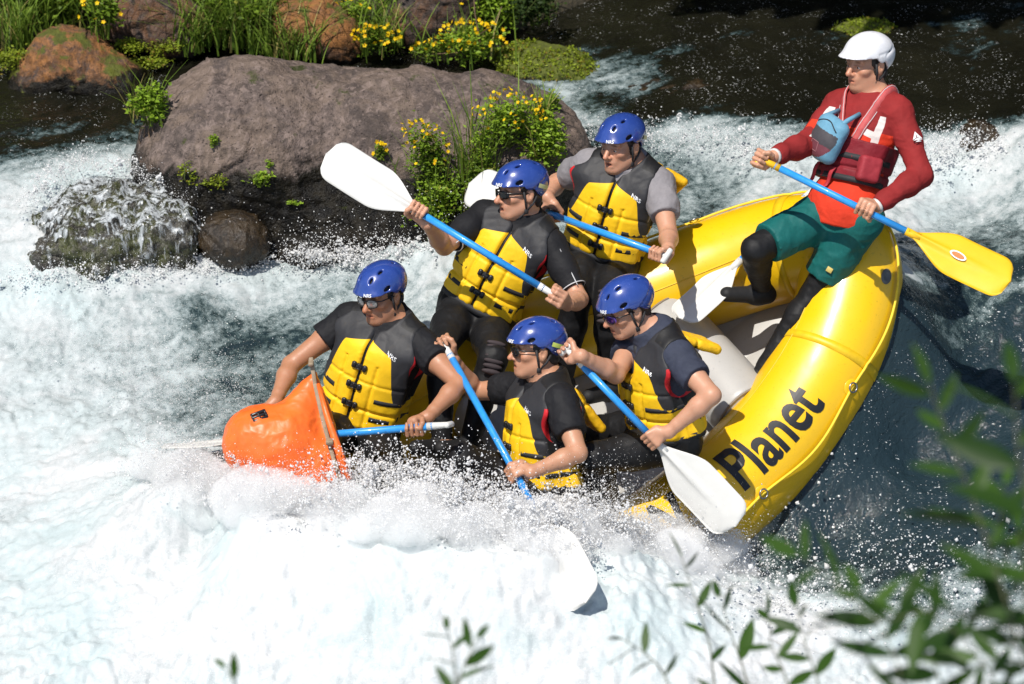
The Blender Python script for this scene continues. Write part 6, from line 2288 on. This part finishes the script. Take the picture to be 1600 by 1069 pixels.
    K.box(kc, V3(.052, .058, .034), np.stack([xd, nrm(np.cross(d, xd)), d]), .018)
    v, f = K.mesh(); n = vnormals(v, f); v = v + n * (.003 * fbm(v * 30, 2, 5))[:, None]
    obj('pocket', v, f, cloth_material('rose_nylon', (.30, .030, .040), .6, .5), vest)
    # throw-bag pouch worn high on the chest, turned toward his right
    K = Field(lo - .05, hi + .1, .0045)
    kc = P(1312, 214, 0)
    kc = fr(.062, top - .225, .040)
    d = nrm(T.f * .95 + T.r * .25); xd = nrm(np.cross(d, T.up)); yd = nrm(np.cross(xd, d)) * 1.0
    ca, sa = math.cos(math.radians(18)), math.sin(math.radians(18))
    xd, yd = xd * ca + yd * sa, yd * ca - xd * sa
    if yd @ T.up < 0: yd = -yd
    Mk = np.stack([xd, yd, d])
    K.box(kc, V3(.090, .104, .042), Mk, .042)
    K.ell(kc + d * .012 - yd * .015, V3(.078, .086, .054), Mk, .02)
    v, f = K.mesh(); n = vnormals(v, f); v = v + n * (.002 * fbm(v * 30, 2, 15))[:, None]
    q = (v[f].mean(1) - kc) @ Mk.T
    ed = np.sqrt((q[:, 0] / .092) ** 2 + (q[:, 1] / .102) ** 2)
    mi = np.where(q[:, 1] > .035, 0, np.where(q[:, 1] > -.028, 1, 2))
    mi = np.where((ed > .93), 0, mi)
    M_PB = cloth_material('pouch_pale_blue', (.130, .300, .420), .6, .3); M_PG = cloth_material('pouch_charcoal', (.060, .056, .062), .6, .3); M_PM = cloth_material('pouch_plum', (.170, .050, .065), .6, .3)
    pouch = obj('chest_pouch', v, f, [M_PB, M_PG, M_PM], root, fmat=mi)
    # stitched square on the pouch and its zip
    def onp(a, b, off=.0015):
        p0 = kc + xd * a + yd * b + d * .2
        q = surf_from(K, p0, -d, .25)
        return (q if q is not None else kc + xd * a + yd * b + d * .06) + d * off
    m = MB()
    sq = [onp(a, b) for a, b in [(-.022 + .044 * t_, -.068) for t_ in np.linspace(0, 1, 5)] + [(.022, -.068 + .044 * t_) for t_ in np.linspace(.2, 1, 4)] + [(.022 - .044 * t_, -.024) for t_ in np.linspace(.2, 1, 4)] + [(-.022, -.024 - .044 * t_) for t_ in np.linspace(.2, .8, 3)]]
    m.tube(sq, .0018, 5, closed=True); m.build('stitched_square', simple('plum_stitch', (.34, .14, .15), .6), pouch)
    m = MB(); m.tube([onp(a, .045 + .035 * math.cos(a / .075 * 1.5)) for a in np.linspace(-.070, .070, 14)], .0028, 5); m.build('zip', M_STRAP, pouch)
    for sg, uu in ((-1, -.030), (1, .088)):
        a_ = onp(sg * .055, .070, -.012)
        q = surf_from(Bs, T.w(uu, .45, top - .085), -T.f, .5)
        if q is None: continue
        m = MB(); m.tube([a_, (a_ * .5 + q * .5) + T.f * .012, q + T.f * .006], [.013, .011, .010], 8); m.build('pouch_strap', M_PB, pouch)
    # red webbing ends hanging from the vest
    for (u_, v_, l_) in ((.125, .215, .10), (.01, .20, .09)):
        q = fr(u_, v_, .012)
        m = MB()
        vs = []
        for i in range(6):
            o = q - T.up * l_ * i / 5 + T.f * .01 * math.sin(i * 1.2) + T.r * .006 * i
            vs += [o + T.r * .009, o - T.r * .009, o + T.r * .009 + T.f * .003, o - T.r * .009 + T.f * .003]
        fs = []
        for i in range(5):
            a, b2 = i * 4, i * 4 + 4
            fs += [(a, b2, b2 + 1, a + 1), (a + 2, a + 3, b2 + 3, b2 + 2), (a, a + 2, b2 + 2, b2), (a + 1, b2 + 1, b2 + 3, a + 3)]
        m.add(vs, fs); m.build('webbing', cloth_material('red_webbing', (.42, .035, .045), .6, .2), vest)
    # pale band at each cuff
    for s_ in 'RL':
        sh0, el0, wr0, gp0, ax0 = p['arms'][s_]
        d0 = nrm(wr0 - el0)
        m = MB(); m.tube([wr0 - d0 * .006, wr0 + d0 * .006], .036, 14); m.build('cuff_band', M_LIGHT, root)
    # emblem on his left sleeve
    sh0, el0 = p['arms']['L'][:2]
    a0 = sh0 + (el0 - sh0) * .50
    dd = nrm(CAM - a0 + CR * 9)
    bm = bmesh.new()
    up0 = nrm(sh0 - el0); r0 = nrm(np.cross(up0, dd)); dd = np.cross(r0, up0)
    m = MB()
    for tri in (((-.024, -.012), (.0, .026), (-.004, -.004)), ((.024, -.012), (.0, .026), (.004, -.004)), ((-.024, -.016), (.024, -.016), (.0, -.006)), ((-.016, -.024), (.016, -.024), (0, -.018))):
        vs = [a0 + r0 * x + up0 * y + dd * .0735 for x, y in tri]
        vs += [q - dd * .004 for q in vs]
        m.add(vs, [(0, 1, 2), (5, 4, 3), (0, 3, 4, 1), (1, 4, 5, 2), (2, 5, 3, 0)])
    m.build('sleeve_emblem', M_PRINTW, root, smooth=False)
    # strap end hanging below the chin
    m = MB(); e0 = c + (V3(.0, .060, -.128) * p['sc']) @ M
    m.tube([e0, e0 + M[1] * .012 - V3(0, 0, .03), e0 + M[1] * .02 - V3(0, 0, .075)], [.006, .006, .004], 6); m.build('strap_end', M_STRAP, root)
    crew[6] = p
    return p
guide()

# ---------------------------------------------------------------- paddles
def H(k, s): return crew[k]['arms'][s][3]
def tip_len(H1, H2, px, py):
    """length from the grip whose tip lies nearest a sight line"""
    d = nrm(H2 - H1); best = None
    for L in np.linspace(.9, 1.75, 300):
        q = proj(H1 + d * L); e = np.hypot(q[0] - px, q[1] - py)
        if best is None or e < best[0]: best = (e, L)
    return min(max(best[1], 1.06), 1.55)
# 1: grip on the right of the left hand, blade off the bow beyond the bag
h = H(1, 'L'); h2 = P(255, 700, -float(h @ CF) - .42)
make_paddle(h - nrm(h2 - h) * .16, h2, 1.36, 'white paddle held level with its blade edge-on beyond the orange bag', top=0, face=CU - CF * .06)
h1, h2 = H(2, 'L'), H(2, 'R')
make_paddle(h1, h2, tip_len(h1, h2, 502, 245), 'blue shafted paddle raised with its white blade in the air before the boulder', top=.01, face=-CF + CU * .45)
h1, h2 = H(3, 'L'), H(3, 'R')
make_paddle(h1 - nrm(h2 - h1) * .05, h2, tip_len(h1, h2, 725, 288), 'paddle of the grey-shirted paddler, pale blade half hidden behind sunglasses and helmet', top=0, face=-CF + CU * .2)
h1, h2 = H(4, 'R'), H(4, 'L')
make_paddle(h1, h2, 1.50, 'blue paddle across the near yellow vest with its blade sunk in foam', top=.01, face=-CF - CR * .9 + CU * .3)
h1, h2 = H(5, 'R'), H(5, 'L')
make_paddle(h1, h2, tip_len(h1, h2, 1142, 832), 'blue paddle slanting over the near tube, white blade at the lettering', top=.01, face=-CF - CR * .9 + CU * .5)
h1, h2 = H(6, 'R'), H(6, 'L')
gp = make_paddle(h1, h2, tip_len(h1, h2, 1573, 462), 'long blue paddle with yellow blade and yellow grip held by the guide', top=.01, blade=M_PADDLEY, grip=M_PADDLEY, face=-CF + CU * .5)
bl = [o for o in gp[0].children if o.name.startswith('blade')][0]
bv = np.empty(len(bl.data.vertices) * 3, np.float32); bl.data.vertices.foreach_get('co', bv); bv = bv.reshape(-1, 3) + np.array(gp[0].location)
def on_blade(px, py, off=.002):
    d = nrm(ray(px, py)); q = bv - CAM; s = q @ d; r = np.linalg.norm(q - s[:, None] * d, axis=1)
    k = np.argsort(r)[:6]; k = k[np.argmin(s[k])]; return CAM + d * (s[k] - off)
m = MB(); dx = nrm(on_blade(1520, 412) - on_blade(1475, 388)); dy = nrm(np.cross(dx, CF)); c0 = on_blade(1497, 399, .006)
for (ra, rb, o_, mi) in ((.040, .017, 0, 0), (.031, .011, .0015, 1)):
    ph = np.linspace(0, 2 * np.pi, 21)[:-1]; n_ = nrm(np.cross(dx, dy)); n_ = n_ * np.sign(-n_ @ CF)
    ring = [c0 + dx * ra * math.cos(a) + dy * rb * math.sin(a) + n_ * o_ for a in ph]
    m.add(ring + [q - n_ * .004 for q in ring], [tuple(range(20))] + [(k, 20 + k, 20 + (k + 1) % 20, (k + 1) % 20) for k in range(20)], mi)
st_ = m.build('oval_sticker', [M_PRINTW, simple('sticker_orange', (.62, .20, .06), .5, .2, 120)], gp[0], smooth=False); st_.parent = bl
# spare one lying on the floor behind the thwart
a_ = P(1062, 500, -.10); b_ = P(1156, 408, -.20)
dd = nrm(b_ - a_)
make_paddle(a_ + dd * .92, a_, .92, 'spare paddle lying inside the raft behind the guide with white blade showing', top=0, face=-CF * .6 + CU, bl=.40, bw=.095)

# ---------------------------------------------------------------- the orange bag at the bow
def orange_bag():
    T0 = .64
    q = lambda a, b, t=0.: P(a, b, T0 + t)
    F = Field(q(440, 680) - .42, q(440, 680) + .42, .006)
    F.ell(q(432, 700), V3(.205, .17, .185), None)
    F.ell(q(400, 690, .02), V3(.13, .13, .13), None, .06)
    F.cone(q(445, 685), q(492, 586, -.02), .14, .012, .05)
    F.cone(q(470, 760), q(505, 720), .12, .10, .08)
    F.cone(q(492, 600, -.02), q(530, 740, .02), .018, .05, .05)
    e = nrm(q(545, 752) - q(492, 585)); nrm_ = nrm(np.cross(e, CF)); nrm_ = nrm_ * np.sign(nrm_ @ CR)
    clip_plane(F, q(500, 600), nrm_)
    v, f = F.mesh(); n = vnormals(v, f)
    wq = v + .05 * np.stack([fbm(v * 6, 2, 3), fbm(v * 6, 2, 4), fbm(v * 6, 2, 5)], 1)
    v = v + n * (.016 * fbm(v * 6, 3, 12) + .009 * ridged(wq * 8, 3, 14))[:, None]
    t = NT('orange_vinyl')
    nn = t.noise(9, 4, .6)
    t.set(Base_Color=t.mix(t.ramp(nn, [(.3, 0.), (.7, 1.)]), (.80, .125, .016), (.86, .170, .026)), Roughness=.42)
    t.set(Normal=t.bump(t.noise(9, 3, .5, dist=1.2), .3, .015))
    M_TAN = simple('tan_webbing', (.27, .20, .13), .7, .2)
    root = empty('dry_bag', q(440, 760), 'bright orange dry bag lashed at the bow, half sunk in spray', 'bag')
    obj('bag_body', v, f, t.m, root)
    # webbing edge, rolled flap and fittings
    pts = [q(486, 560, .03), q(492, 600, .04), q(503, 650, .09), q(516, 700, .11), q(530, 745, .12)]
    m = MB()
    for a, b in zip(pts[:-1], pts[1:]):
        d = b - a; m.box((a + b) / 2, V3(.009, np.linalg.norm(d) / 2 + .004, .006), np.stack([nrm(np.cross(nrm(d), CF)), nrm(d), -nrm(np.cross(nrm(np.cross(nrm(d), CF)), nrm(d)))]), 0, .002)
    m.build('edge_strap', M_TAN, root)
    m = MB(); m.tube([q(497, 600, .05), q(511, 650, .10), q(528, 700, .12), q(545, 750, .13)], [.008, .014, .018, .016], 8); m.build('rolled_edge', t.m, root)
    m = MB(); m.box(q(486, 566, .04), V3(.011, .028, .008), None, 0, .003); m.build('strap_fitting', M_TAN, root)
    m = MB(); m.box(q(515, 690, .13), V3(.016, .018, .010), None, 0, .003); m.build('strap_fitting', M_TAN, root)
    p0 = q(405, 651); d = -nrm(ray(405, 651)); s = surf_from(F, p0 + d * .4, -d, .6)
    if s is not None:
        m = MB(); nn_ = nrm(d + CU * .5); xd = nrm(CR * .9 + CU * .45); xd = nrm(xd - nn_ * (xd @ nn_)); yd = np.cross(nn_, xd); Mb = np.stack([xd, yd, nn_])
        m.box(s + nn_ * .008, V3(.036, .005, .006), Mb, 0, .002)
        for k in (-1, 1):
            m.box(s + nn_ * .006 + yd * .016 * k, V3(.034, .006, .006), Mb, 0, .002)
        for k in (-1, 0, 1): m.box(s + nn_ * .006 + xd * .030 * k, V3(.005, .020, .006), Mb, 0, .002)
        m.build('ladder_buckle', M_BUCK, root)
orange_bag()

# ---------------------------------------------------------------- spray
def droplets(pts, rad, name, label=None, tetra=False):
    pts = np.asarray(pts); k = len(pts)
    R = rng.normal(size=(k, 3)); R /= np.linalg.norm(R, axis=1, keepdims=True)
    A = np.cross(R, rng.normal(size=(k, 3))); A /= np.linalg.norm(A, axis=1, keepdims=True) + 1e-9
    B_ = np.cross(R, A)
    r = np.asarray(rad)[:, None]
    st = .75 + .7 * rng.random((k, 1))
    if tetra:
        vs = np.stack([pts + R * r * 1.3, pts - R * r * .5 + A * r * 1.1, pts - R * r * .5 - A * r * .55 + B_ * r * .95, pts - R * r * .5 - A * r * .55 - B_ * r * .95], 1)
        fc = np.array([(0, 1, 2), (0, 2, 3), (0, 3, 1), (1, 3, 2)])
    else:
        vs = np.stack([pts + R * r * st, pts + A * r, pts + B_ * r, pts - A * r, pts - B_ * r, pts - R * r * st], 1)
        fc = np.array([(0, 1, 2), (0, 2, 3), (0, 3, 4), (0, 4, 1), (5, 2, 1), (5, 3, 2), (5, 4, 3), (5, 1, 4)])
    nv = vs.shape[1]
    f = (np.arange(k)[:, None, None] * nv + fc[None]).reshape(-1, 3)
    o = obj(name, vs.reshape(-1, 3), f, M_SPRAY, root=(0, 0, 0))
    return tag(o, kind='stuff')
def spray_material():
    t = NT('spray_drops')
    t.set(Base_Color=(.97, .97, .97, 1), Roughness=.25)
    t.b.inputs['Emission Strength'].default_value = 0
    tr = t.n('ShaderNodeBsdfTranslucent'); tr.inputs[0].default_value = (.97, .97, .97, 1)
    mx = t.n('ShaderNodeMixShader'); mx.inputs[0].default_value = .5
    t.l(t.b.outputs[0], mx.inputs[1]); t.l(tr.outputs[0], mx.inputs[2]); t.l(mx.outputs[0], t.out.inputs[0])
    return t.m
M_SPRAY = spray_material()
def splash(centers, spread, height, n, r0, strands, lean=(0, 0, 0)):
    """ballistic drops and strands thrown from a line of points; returns points and radii"""
    C = np.asarray(centers, float)
    tt = rng.random(n) * (len(C) - 1); i = np.minimum(tt.astype(int), len(C) - 2); u = (tt - i)[:, None]
    c = C[i] * (1 - u) + C[i + 1] * u
    # bursts along the line
    wgt = .35 + np.clip(fbm(c * 5.0, 3, 17) * 1.6 + .5, 0, 1.4)
    h = rng.exponential(height, n) * wgt
    h = np.minimum(h, height * 4.2)
    p = c + rng.normal(size=(n, 3)) * np.asarray(spread) + np.asarray(lean) * h[:, None]
    p[:, 2] += h
    p[:, :2] += rng.normal(size=(n, 2)) * (.25 * h)[:, None]
    r = r0 * np.exp(rng.normal(size=n) * .45) * (1 - .3 * np.clip(h / (height * 3), 0, 1))
    P_, R_ = [p], [r]
    for s in range(strands):
        t0 = rng.random() * (len(C) - 1); k = min(int(t0), len(C) - 2); b = C[k] * (1 - t0 + k) + C[k + 1] * (t0 - k)
        b = b + rng.normal(size=3) * np.asarray(spread) * .8
        vel = np.array([rng.normal() * .55, rng.normal() * .35 - .1, 1.1 + rng.random() * 1.3]) * math.sqrt(height / .12) + np.asarray(lean)
        m_ = rng.integers(10, 34); tm = np.sort(rng.random(m_)) * .26 * (.5 + rng.random())
        q = b + vel * tm[:, None] + np.array([0, 0, -4.9]) * (tm ** 2)[:, None] + rng.normal(size=(m_, 3)) * .006
        P_.append(q); R_.append(r0 * (1.5 + .8 * rng.random()) * (1.2 - .7 * np.linspace(0, 1, m_)) * np.exp(rng.normal(size=m_) * .25))
    return np.concatenate(P_), np.concatenate(R_)
front_line = [P(270, 745, .40), P(350, 768, .72), P(450, 778, .92), P(560, 788, .95), P(650, 802, .96), P(740, 822, .97), P(820, 830, .96), P(890, 834, .90), P(960, 832, .82), P(1030, 848, .70), P(1095, 872, .52), P(1150, 880, .40)]
drops_p, drops_r = [], []
def add(pr): drops_p.append(pr[0]); drops_r.append(pr[1])
add(splash(front_line, (.05, .07, .02), .050, 14000, .0030, 260, (-.05, 0, 0)))
add(splash(front_line[4:9], (.06, .06, .02), .075, 7000, .0032, 160))
add(splash([P(540, 750, .72), P(600, 752, .72), P(690, 768, .82)], (.06, .05, .02), .055, 2400, .0034, 60))
add(splash([P(690, 788, .86), P(760, 806, .90), P(900, 822, .86)], (.05, .05, .02), .075, 4200, .0036, 120))
add(splash([P(1060, 862, .64), P(1110, 872, .52), P(1150, 878, .42)], (.05, .05, .02), .055, 3800, .0030, 70))
add(splash([P(250, 738, .40), P(330, 755, .66), P(420, 770, .84)], (.09, .08, .02), .055, 4000, .0028, 60, (-.3, 0, 0)))
# drops flung over the dark water beside the tube
n = 3600
a = 1130 + 470 * rng.random(n) ** 1.3; b = 800 + (.30 * (a - 1130)) * .35 + rng.random(n) ** .6 * 160 - 10
pp = np.array([hit(x, y) for x, y in zip(a[::12], b[::12])])
pp = np.repeat(pp, 12, 0)[:n] + rng.normal(size=(n, 3)) * V3(.09, .12, 0); pp[:, 2] = wz(pp[:, 0], pp[:, 1]) + rng.exponential(.035, n)
drops_p.append(pp); drops_r.append(.0026 * np.exp(rng.normal(size=n) * .55))
n = 260
k_ = rng.integers(0, len(pp), n); q_ = pp[k_] + rng.normal(size=(n, 3)) * V3(.05, .05, .015); q_[:, 1] -= .05
drops_p.append(q_); drops_r.append(.0055 * np.exp(rng.normal(size=n) * .35))
# specks before the boulder foot and round the little fall
n = 2200
pp = np.stack([-1.75 + 1.9 * rng.random(n), 1.02 + .14 * rng.random(n), np.zeros(n)], 1); pp[:, 2] = wz(pp[:, 0], pp[:, 1]) + rng.exponential(.085, n)
drops_p.append(pp); drops_r.append(.0022 * np.exp(rng.normal(size=n) * .4))
fall_line = [P(40, 330, -.95), P(75, 275, -1.1), P(130, 250, -1.25), P(200, 262, -1.2), P(290, 310, -1.0)]
add(splash(fall_line, (.05, .06, .02), .018, 1800, .0026, 24))
foot_line = [hit(20, 440), hit(110, 432), hit(190, 428), hit(280, 415), hit(330, 420), hit(420, 415)]
add(splash(foot_line, (.06, .05, .02), .022, 3000, .0026, 40))
add(splash([P(460, 405, -1.0), P(560, 408, -1.0), P(700, 400, -1.0)], (.05, .04, .02), .040, 2600, .0028, 60))
add(splash([P(800, 800, 1.02), P(850, 830, 1.08), P(900, 870, 1.10)], (.05, .05, .02), .050, 3600, .0032, 60))
# waves breaking behind the raft
add(splash([P(880, 215, -1.6), P(1000, 215, -1.6), P(1120, 215, -1.55), P(1230, 232, -1.45)], (.10, .10, .02), .016, 2600, .0026, 10))
add(splash([P(1420, 240, -1.4), P(1500, 225, -1.5), P(1600, 215, -1.6)], (.08, .10, .02), .022, 2200, .0026, 20))
droplets(np.concatenate(drops_p), np.concatenate(drops_r), 'spray')
# fine mist of tiny drops
mp, mr = [], []
def addm(pr): mp.append(pr[0]); mr.append(pr[1])
addm(splash(front_line, (.07, .09, .03), .045, 40000, .0012, 0))
addm(splash([P(250, 732, .4), P(330, 745, .66), P(430, 765, .86)], (.14, .10, .03), .050, 22000, .0012, 0, (-.4, 0, 0)))
addm(splash([P(840, 822, .93), P(960, 832, .82), P(1060, 860, .62), P(1140, 880, .44)], (.08, .07, .03), .075, 26000, .0012, 0))
addm(splash([P(120, 520, -.2), P(260, 600, .05), P(350, 640, .2)], (.22, .16, .03), .05, 14000, .0012, 0))
addm(splash(fall_line, (.07, .07, .02), .02, 5000, .0012, 0))
droplets(np.concatenate(mp), np.concatenate(mr), 'mist', tetra=True)

def mist_body(name, line, n, r, h, dens, seed):
    """puffs of hanging spray, thin enough to look through at their edges"""
    r_ = np.random.default_rng(seed)
    C = np.asarray(line)
    F = Field(C.min(0) - .5, C.max(0) + .6, .018)
    for k in range(n):
        t0 = r_.random() * (len(C) - 1); i = min(int(t0), len(C) - 2); b = C[i] * (1 - t0 + i) + C[i + 1] * (t0 - i)
        q = .45 + .9 * max(0, float(fbm((b * 4)[None], 2, seed)[0]) + .4)
        b = b + r_.normal(size=3) * V3(.05, .07, .0) + V3(0, 0, r_.random() * h * q - .02)
        rr = r * (.55 + .7 * r_.random()) * (.7 + .5 * q)
        F.ell(b, V3(rr * 1.25, rr, rr * .85), None, .03)
    v, f = F.mesh(); nn = vnormals(v, f)
    v = v + nn * (.030 * fbm(v * 9, 4, seed + 1))[:, None]
    m = bpy.data.materials.new('mist'); m.use_nodes = True
    nt = m.node_tree
    for q in list(nt.nodes): nt.nodes.remove(q)
    o_ = nt.nodes.new('ShaderNodeOutputMaterial'); pv = nt.nodes.new('ShaderNodeVolumePrincipled')
    pv.inputs['Color'].default_value = (.99, .99, .99, 1); pv.inputs['Density'].default_value = dens; pv.inputs['Anisotropy'].default_value = -.28
    nt.links.new(pv.outputs[0], o_.inputs['Volume'])
    o = obj(name, v, f, m, root=(0, 0, 0)); tag(o, kind='stuff')
mist_body('spray_mist', [q + V3(0, -.04, -.03) for q in front_line], 170, .070, .085, 7.0, 5)
mist_body('spray_mist', [P(250, 735, .45), P(330, 755, .70), P(430, 772, .92)], 40, .075, .05, 6.0, 6)
mist_body('spray_mist', [P(830, 826, .95), P(940, 834, .88), P(1050, 862, .68), P(1140, 876, .52)], 60, .065, .13, 7.0, 7)
mist_body('spray_mist', [P(800, 815, 1.04), P(850, 850, 1.10), P(890, 885, 1.12)], 34, .062, .07, 8.0, 11)
# ---------------------------------------------------------------- willow sprigs on the near bank
M_WILLOW = leaf_material('willow_leaf', ((.014, .040, .006), (.045, .100, .012), (.05, .09, .015)), .25, .45)
M_WSTEM = simple('willow_stem', (.060, .065, .022), .6, .3)
def leaf_mesh(seed, bend):
    r = np.random.default_rng(seed)
    n = 9; vs = []; fs = []
    for i in range(n):
        x = i / (n - 1); w = .135 * math.sin(math.pi * x ** .82) ** .9 + .002
        z = -bend * x * x
        vs += [(w, x, z + .03), (0, x, z), (-w, x, z + .03)]
    for i in range(n - 1):
        a = i * 3
        fs += [(a, a + 1, a + 4, a + 3), (a + 1, a + 2, a + 5, a + 4)]
    c = np.tile([r.random(), 0, 0], (len(vs), 1))
    return mkmesh('willow_leaf', vs, fs, M_WILLOW, vcol=c)
LEAFM = [leaf_mesh(i, b) for i, b in enumerate((.05, .15, .28, -.05, .20))]
def PD(px, py, d): return CAM + ray(px, py) * d
def sprig(label, pts, d, size, every=34, spread=48, skip=0.0, tip=True):
    r = np.random.default_rng(int(pts[0][0] * 7 + pts[-1][1]))
    W = [PD(x, y, d + .05 * i) for i, (x, y) in enumerate(pts)]
    # smooth stem
    t = np.linspace(0, len(W) - 1, 8 * len(W)); W = np.array(W)
    sm = np.stack([np.interp(t, np.arange(len(W)), W[:, k]) for k in range(3)], 1)
    for _ in range(4): sm[1:-1] = (sm[:-2] + 2 * sm[1:-1] + sm[2:]) / 4
    root = empty('willow_sprig', sm[0], label, 'branch', 'willow sprigs in the foreground')
    m = MB(); m.tube(list(sm), list(np.linspace(.0032, .0012, len(sm)) * (9.5 / 9.5)), 5); m.build('stem', M_WSTEM, root)
    L = np.linalg.norm(np.diff(sm, axis=0), axis=1).sum(); pxm = PXM * DIST / d
    k = max(2, int(L * pxm / every)); sgn = 1
    for i in range(k + (1 if tip else 0)):
        q = (i + .5) / k if i < k else 1.0
        if i < k and r.random() < skip: continue
        j = min(int(q * (len(sm) - 1)), len(sm) - 2)
        p = sm[j] + (sm[j + 1] - sm[j]) * (q * (len(sm) - 1) - j if q < 1 else 1)
        tg = nrm(sm[j + 1] - sm[j])
        sgn = -sgn
        side = nrm(np.cross(tg, -CF) + .5 * r.normal() * CF)
        a = math.radians(spread * (.7 + .6 * r.random())) if i < k else .05
        D = nrm(tg * math.cos(a) + side * sgn * math.sin(a) - V3(0, 0, .12))
        N = nrm(-CF * .5 + V3(0, 0, 1) + .8 * r.normal(size=3)); N = nrm(N - D * (N @ D)); X = np.cross(D, N)
        s = size * (1.2 if d < 7.6 else 1.3) * (.75 + .5 * r.random()) * (1 if q < .85 else .8)
        o = bpy.data.objects.new('leaf', LEAFM[int(r.integers(0, 5))]); COL.objects.link(o); o.parent = root
        Mx = Matrix(((X[0] * s, D[0] * s, N[0] * s, p[0] - sm[0][0]), (X[1] * s, D[1] * s, N[1] * s, p[1] - sm[0][1]), (X[2] * s, D[2] * s, N[2] * s, p[2] - sm[0][2]), (0, 0, 0, 1)))
        o.matrix_local = Mx
    return root
for a in (
    ('tallest blurred willow shoot in the right part, tip by the dark water', [(1590, 1000), (1560, 900), (1520, 780), (1480, 680), (1452, 600)], 6.6, .105, 40, 40),
    ('blurred willow shoot along the right edge of the picture', [(1640, 940), (1610, 800), (1590, 700), (1585, 600)], 6.3, .115, 44, 50),
    ('willow shoot with drooping leaves below the right edge shoot', [(1640, 1000), (1580, 900), (1560, 820), (1570, 760)], 6.9, .100, 36, 55),
    ('long willow twig arching across the bottom right corner', [(1640, 1000), (1560, 965), (1460, 950), (1370, 975), (1290, 900), (1250, 870)], 7.0, .105, 46, 50),
    ('dark willow shoot standing at the bottom right in front of foam', [(1420, 1100), (1400, 1030), (1370, 970), (1345, 925)], 7.3, .110, 30, 45),
    ('willow shoot in the bottom right corner', [(1570, 1100), (1540, 1040), (1500, 990), (1450, 960)], 7.2, .095, 32, 55),
    ('willow shoot at the bottom right edge, leaves hanging over foam', [(1640, 1060), (1590, 1030), (1530, 1040), (1490, 1060)], 7.5, .085, 26, 60),
    ('sharper willow shoot with round tip leaves near the middle of the foam', [(1120, 1110), (1110, 1010), (1085, 930), (1065, 872)], 9.8, .075, 40, 50, .2),
    ('small willow sprig with leaves spread left of the sharper shoot', [(1060, 1100), (1030, 1040), (1000, 1015), (975, 1000)], 9.4, .070, 24, 60),
    ('willow shoot with narrow upright leaves right of the sharper shoot', [(1180, 1110), (1160, 1040), (1140, 985), (1125, 935)], 9.6, .090, 46, 35),
    ('bushy willow shoot low in the picture between the upright shoots', [(1240, 1110), (1225, 1050), (1205, 1010), (1200, 960)], 9.2, .075, 24, 55),
    ('willow shoot with dark pointed leaves left of the corner cluster', [(1290, 1110), (1270, 1040), (1255, 1000), (1245, 950)], 8.8, .080, 28, 55),
    ('dense willow shoot filling the very corner at the bottom right', [(1640, 1100), (1605, 1040), (1575, 985), (1560, 930)], 7.1, .105, 24, 55),
    ('willow shoot low on the right edge with leaves pointing up', [(1660, 1050), (1620, 960), (1600, 890), (1592, 830)], 6.8, .110, 30, 45),
    ('short willow shoot between the corner cluster and the arching twig', [(1480, 1110), (1465, 1050), (1440, 1000), (1400, 960)], 7.4, .105, 24, 55),
    ('lone blurred willow tip at the bottom centre', [(720, 1110), (712, 1060), (708, 1020), (700, 985)], 8.6, .070, 26, 50),
    ('willow tip leaning right beside the lone centre tip', [(705, 1110), (725, 1040), (745, 1000)], 8.4, .068, 34, 35),
    ('single willow leaf tip peeping in at the bottom left', [(400, 1130), (375, 1080), (352, 1045)], 8.4, .075, 40, 40),
):
    sprig(*a)
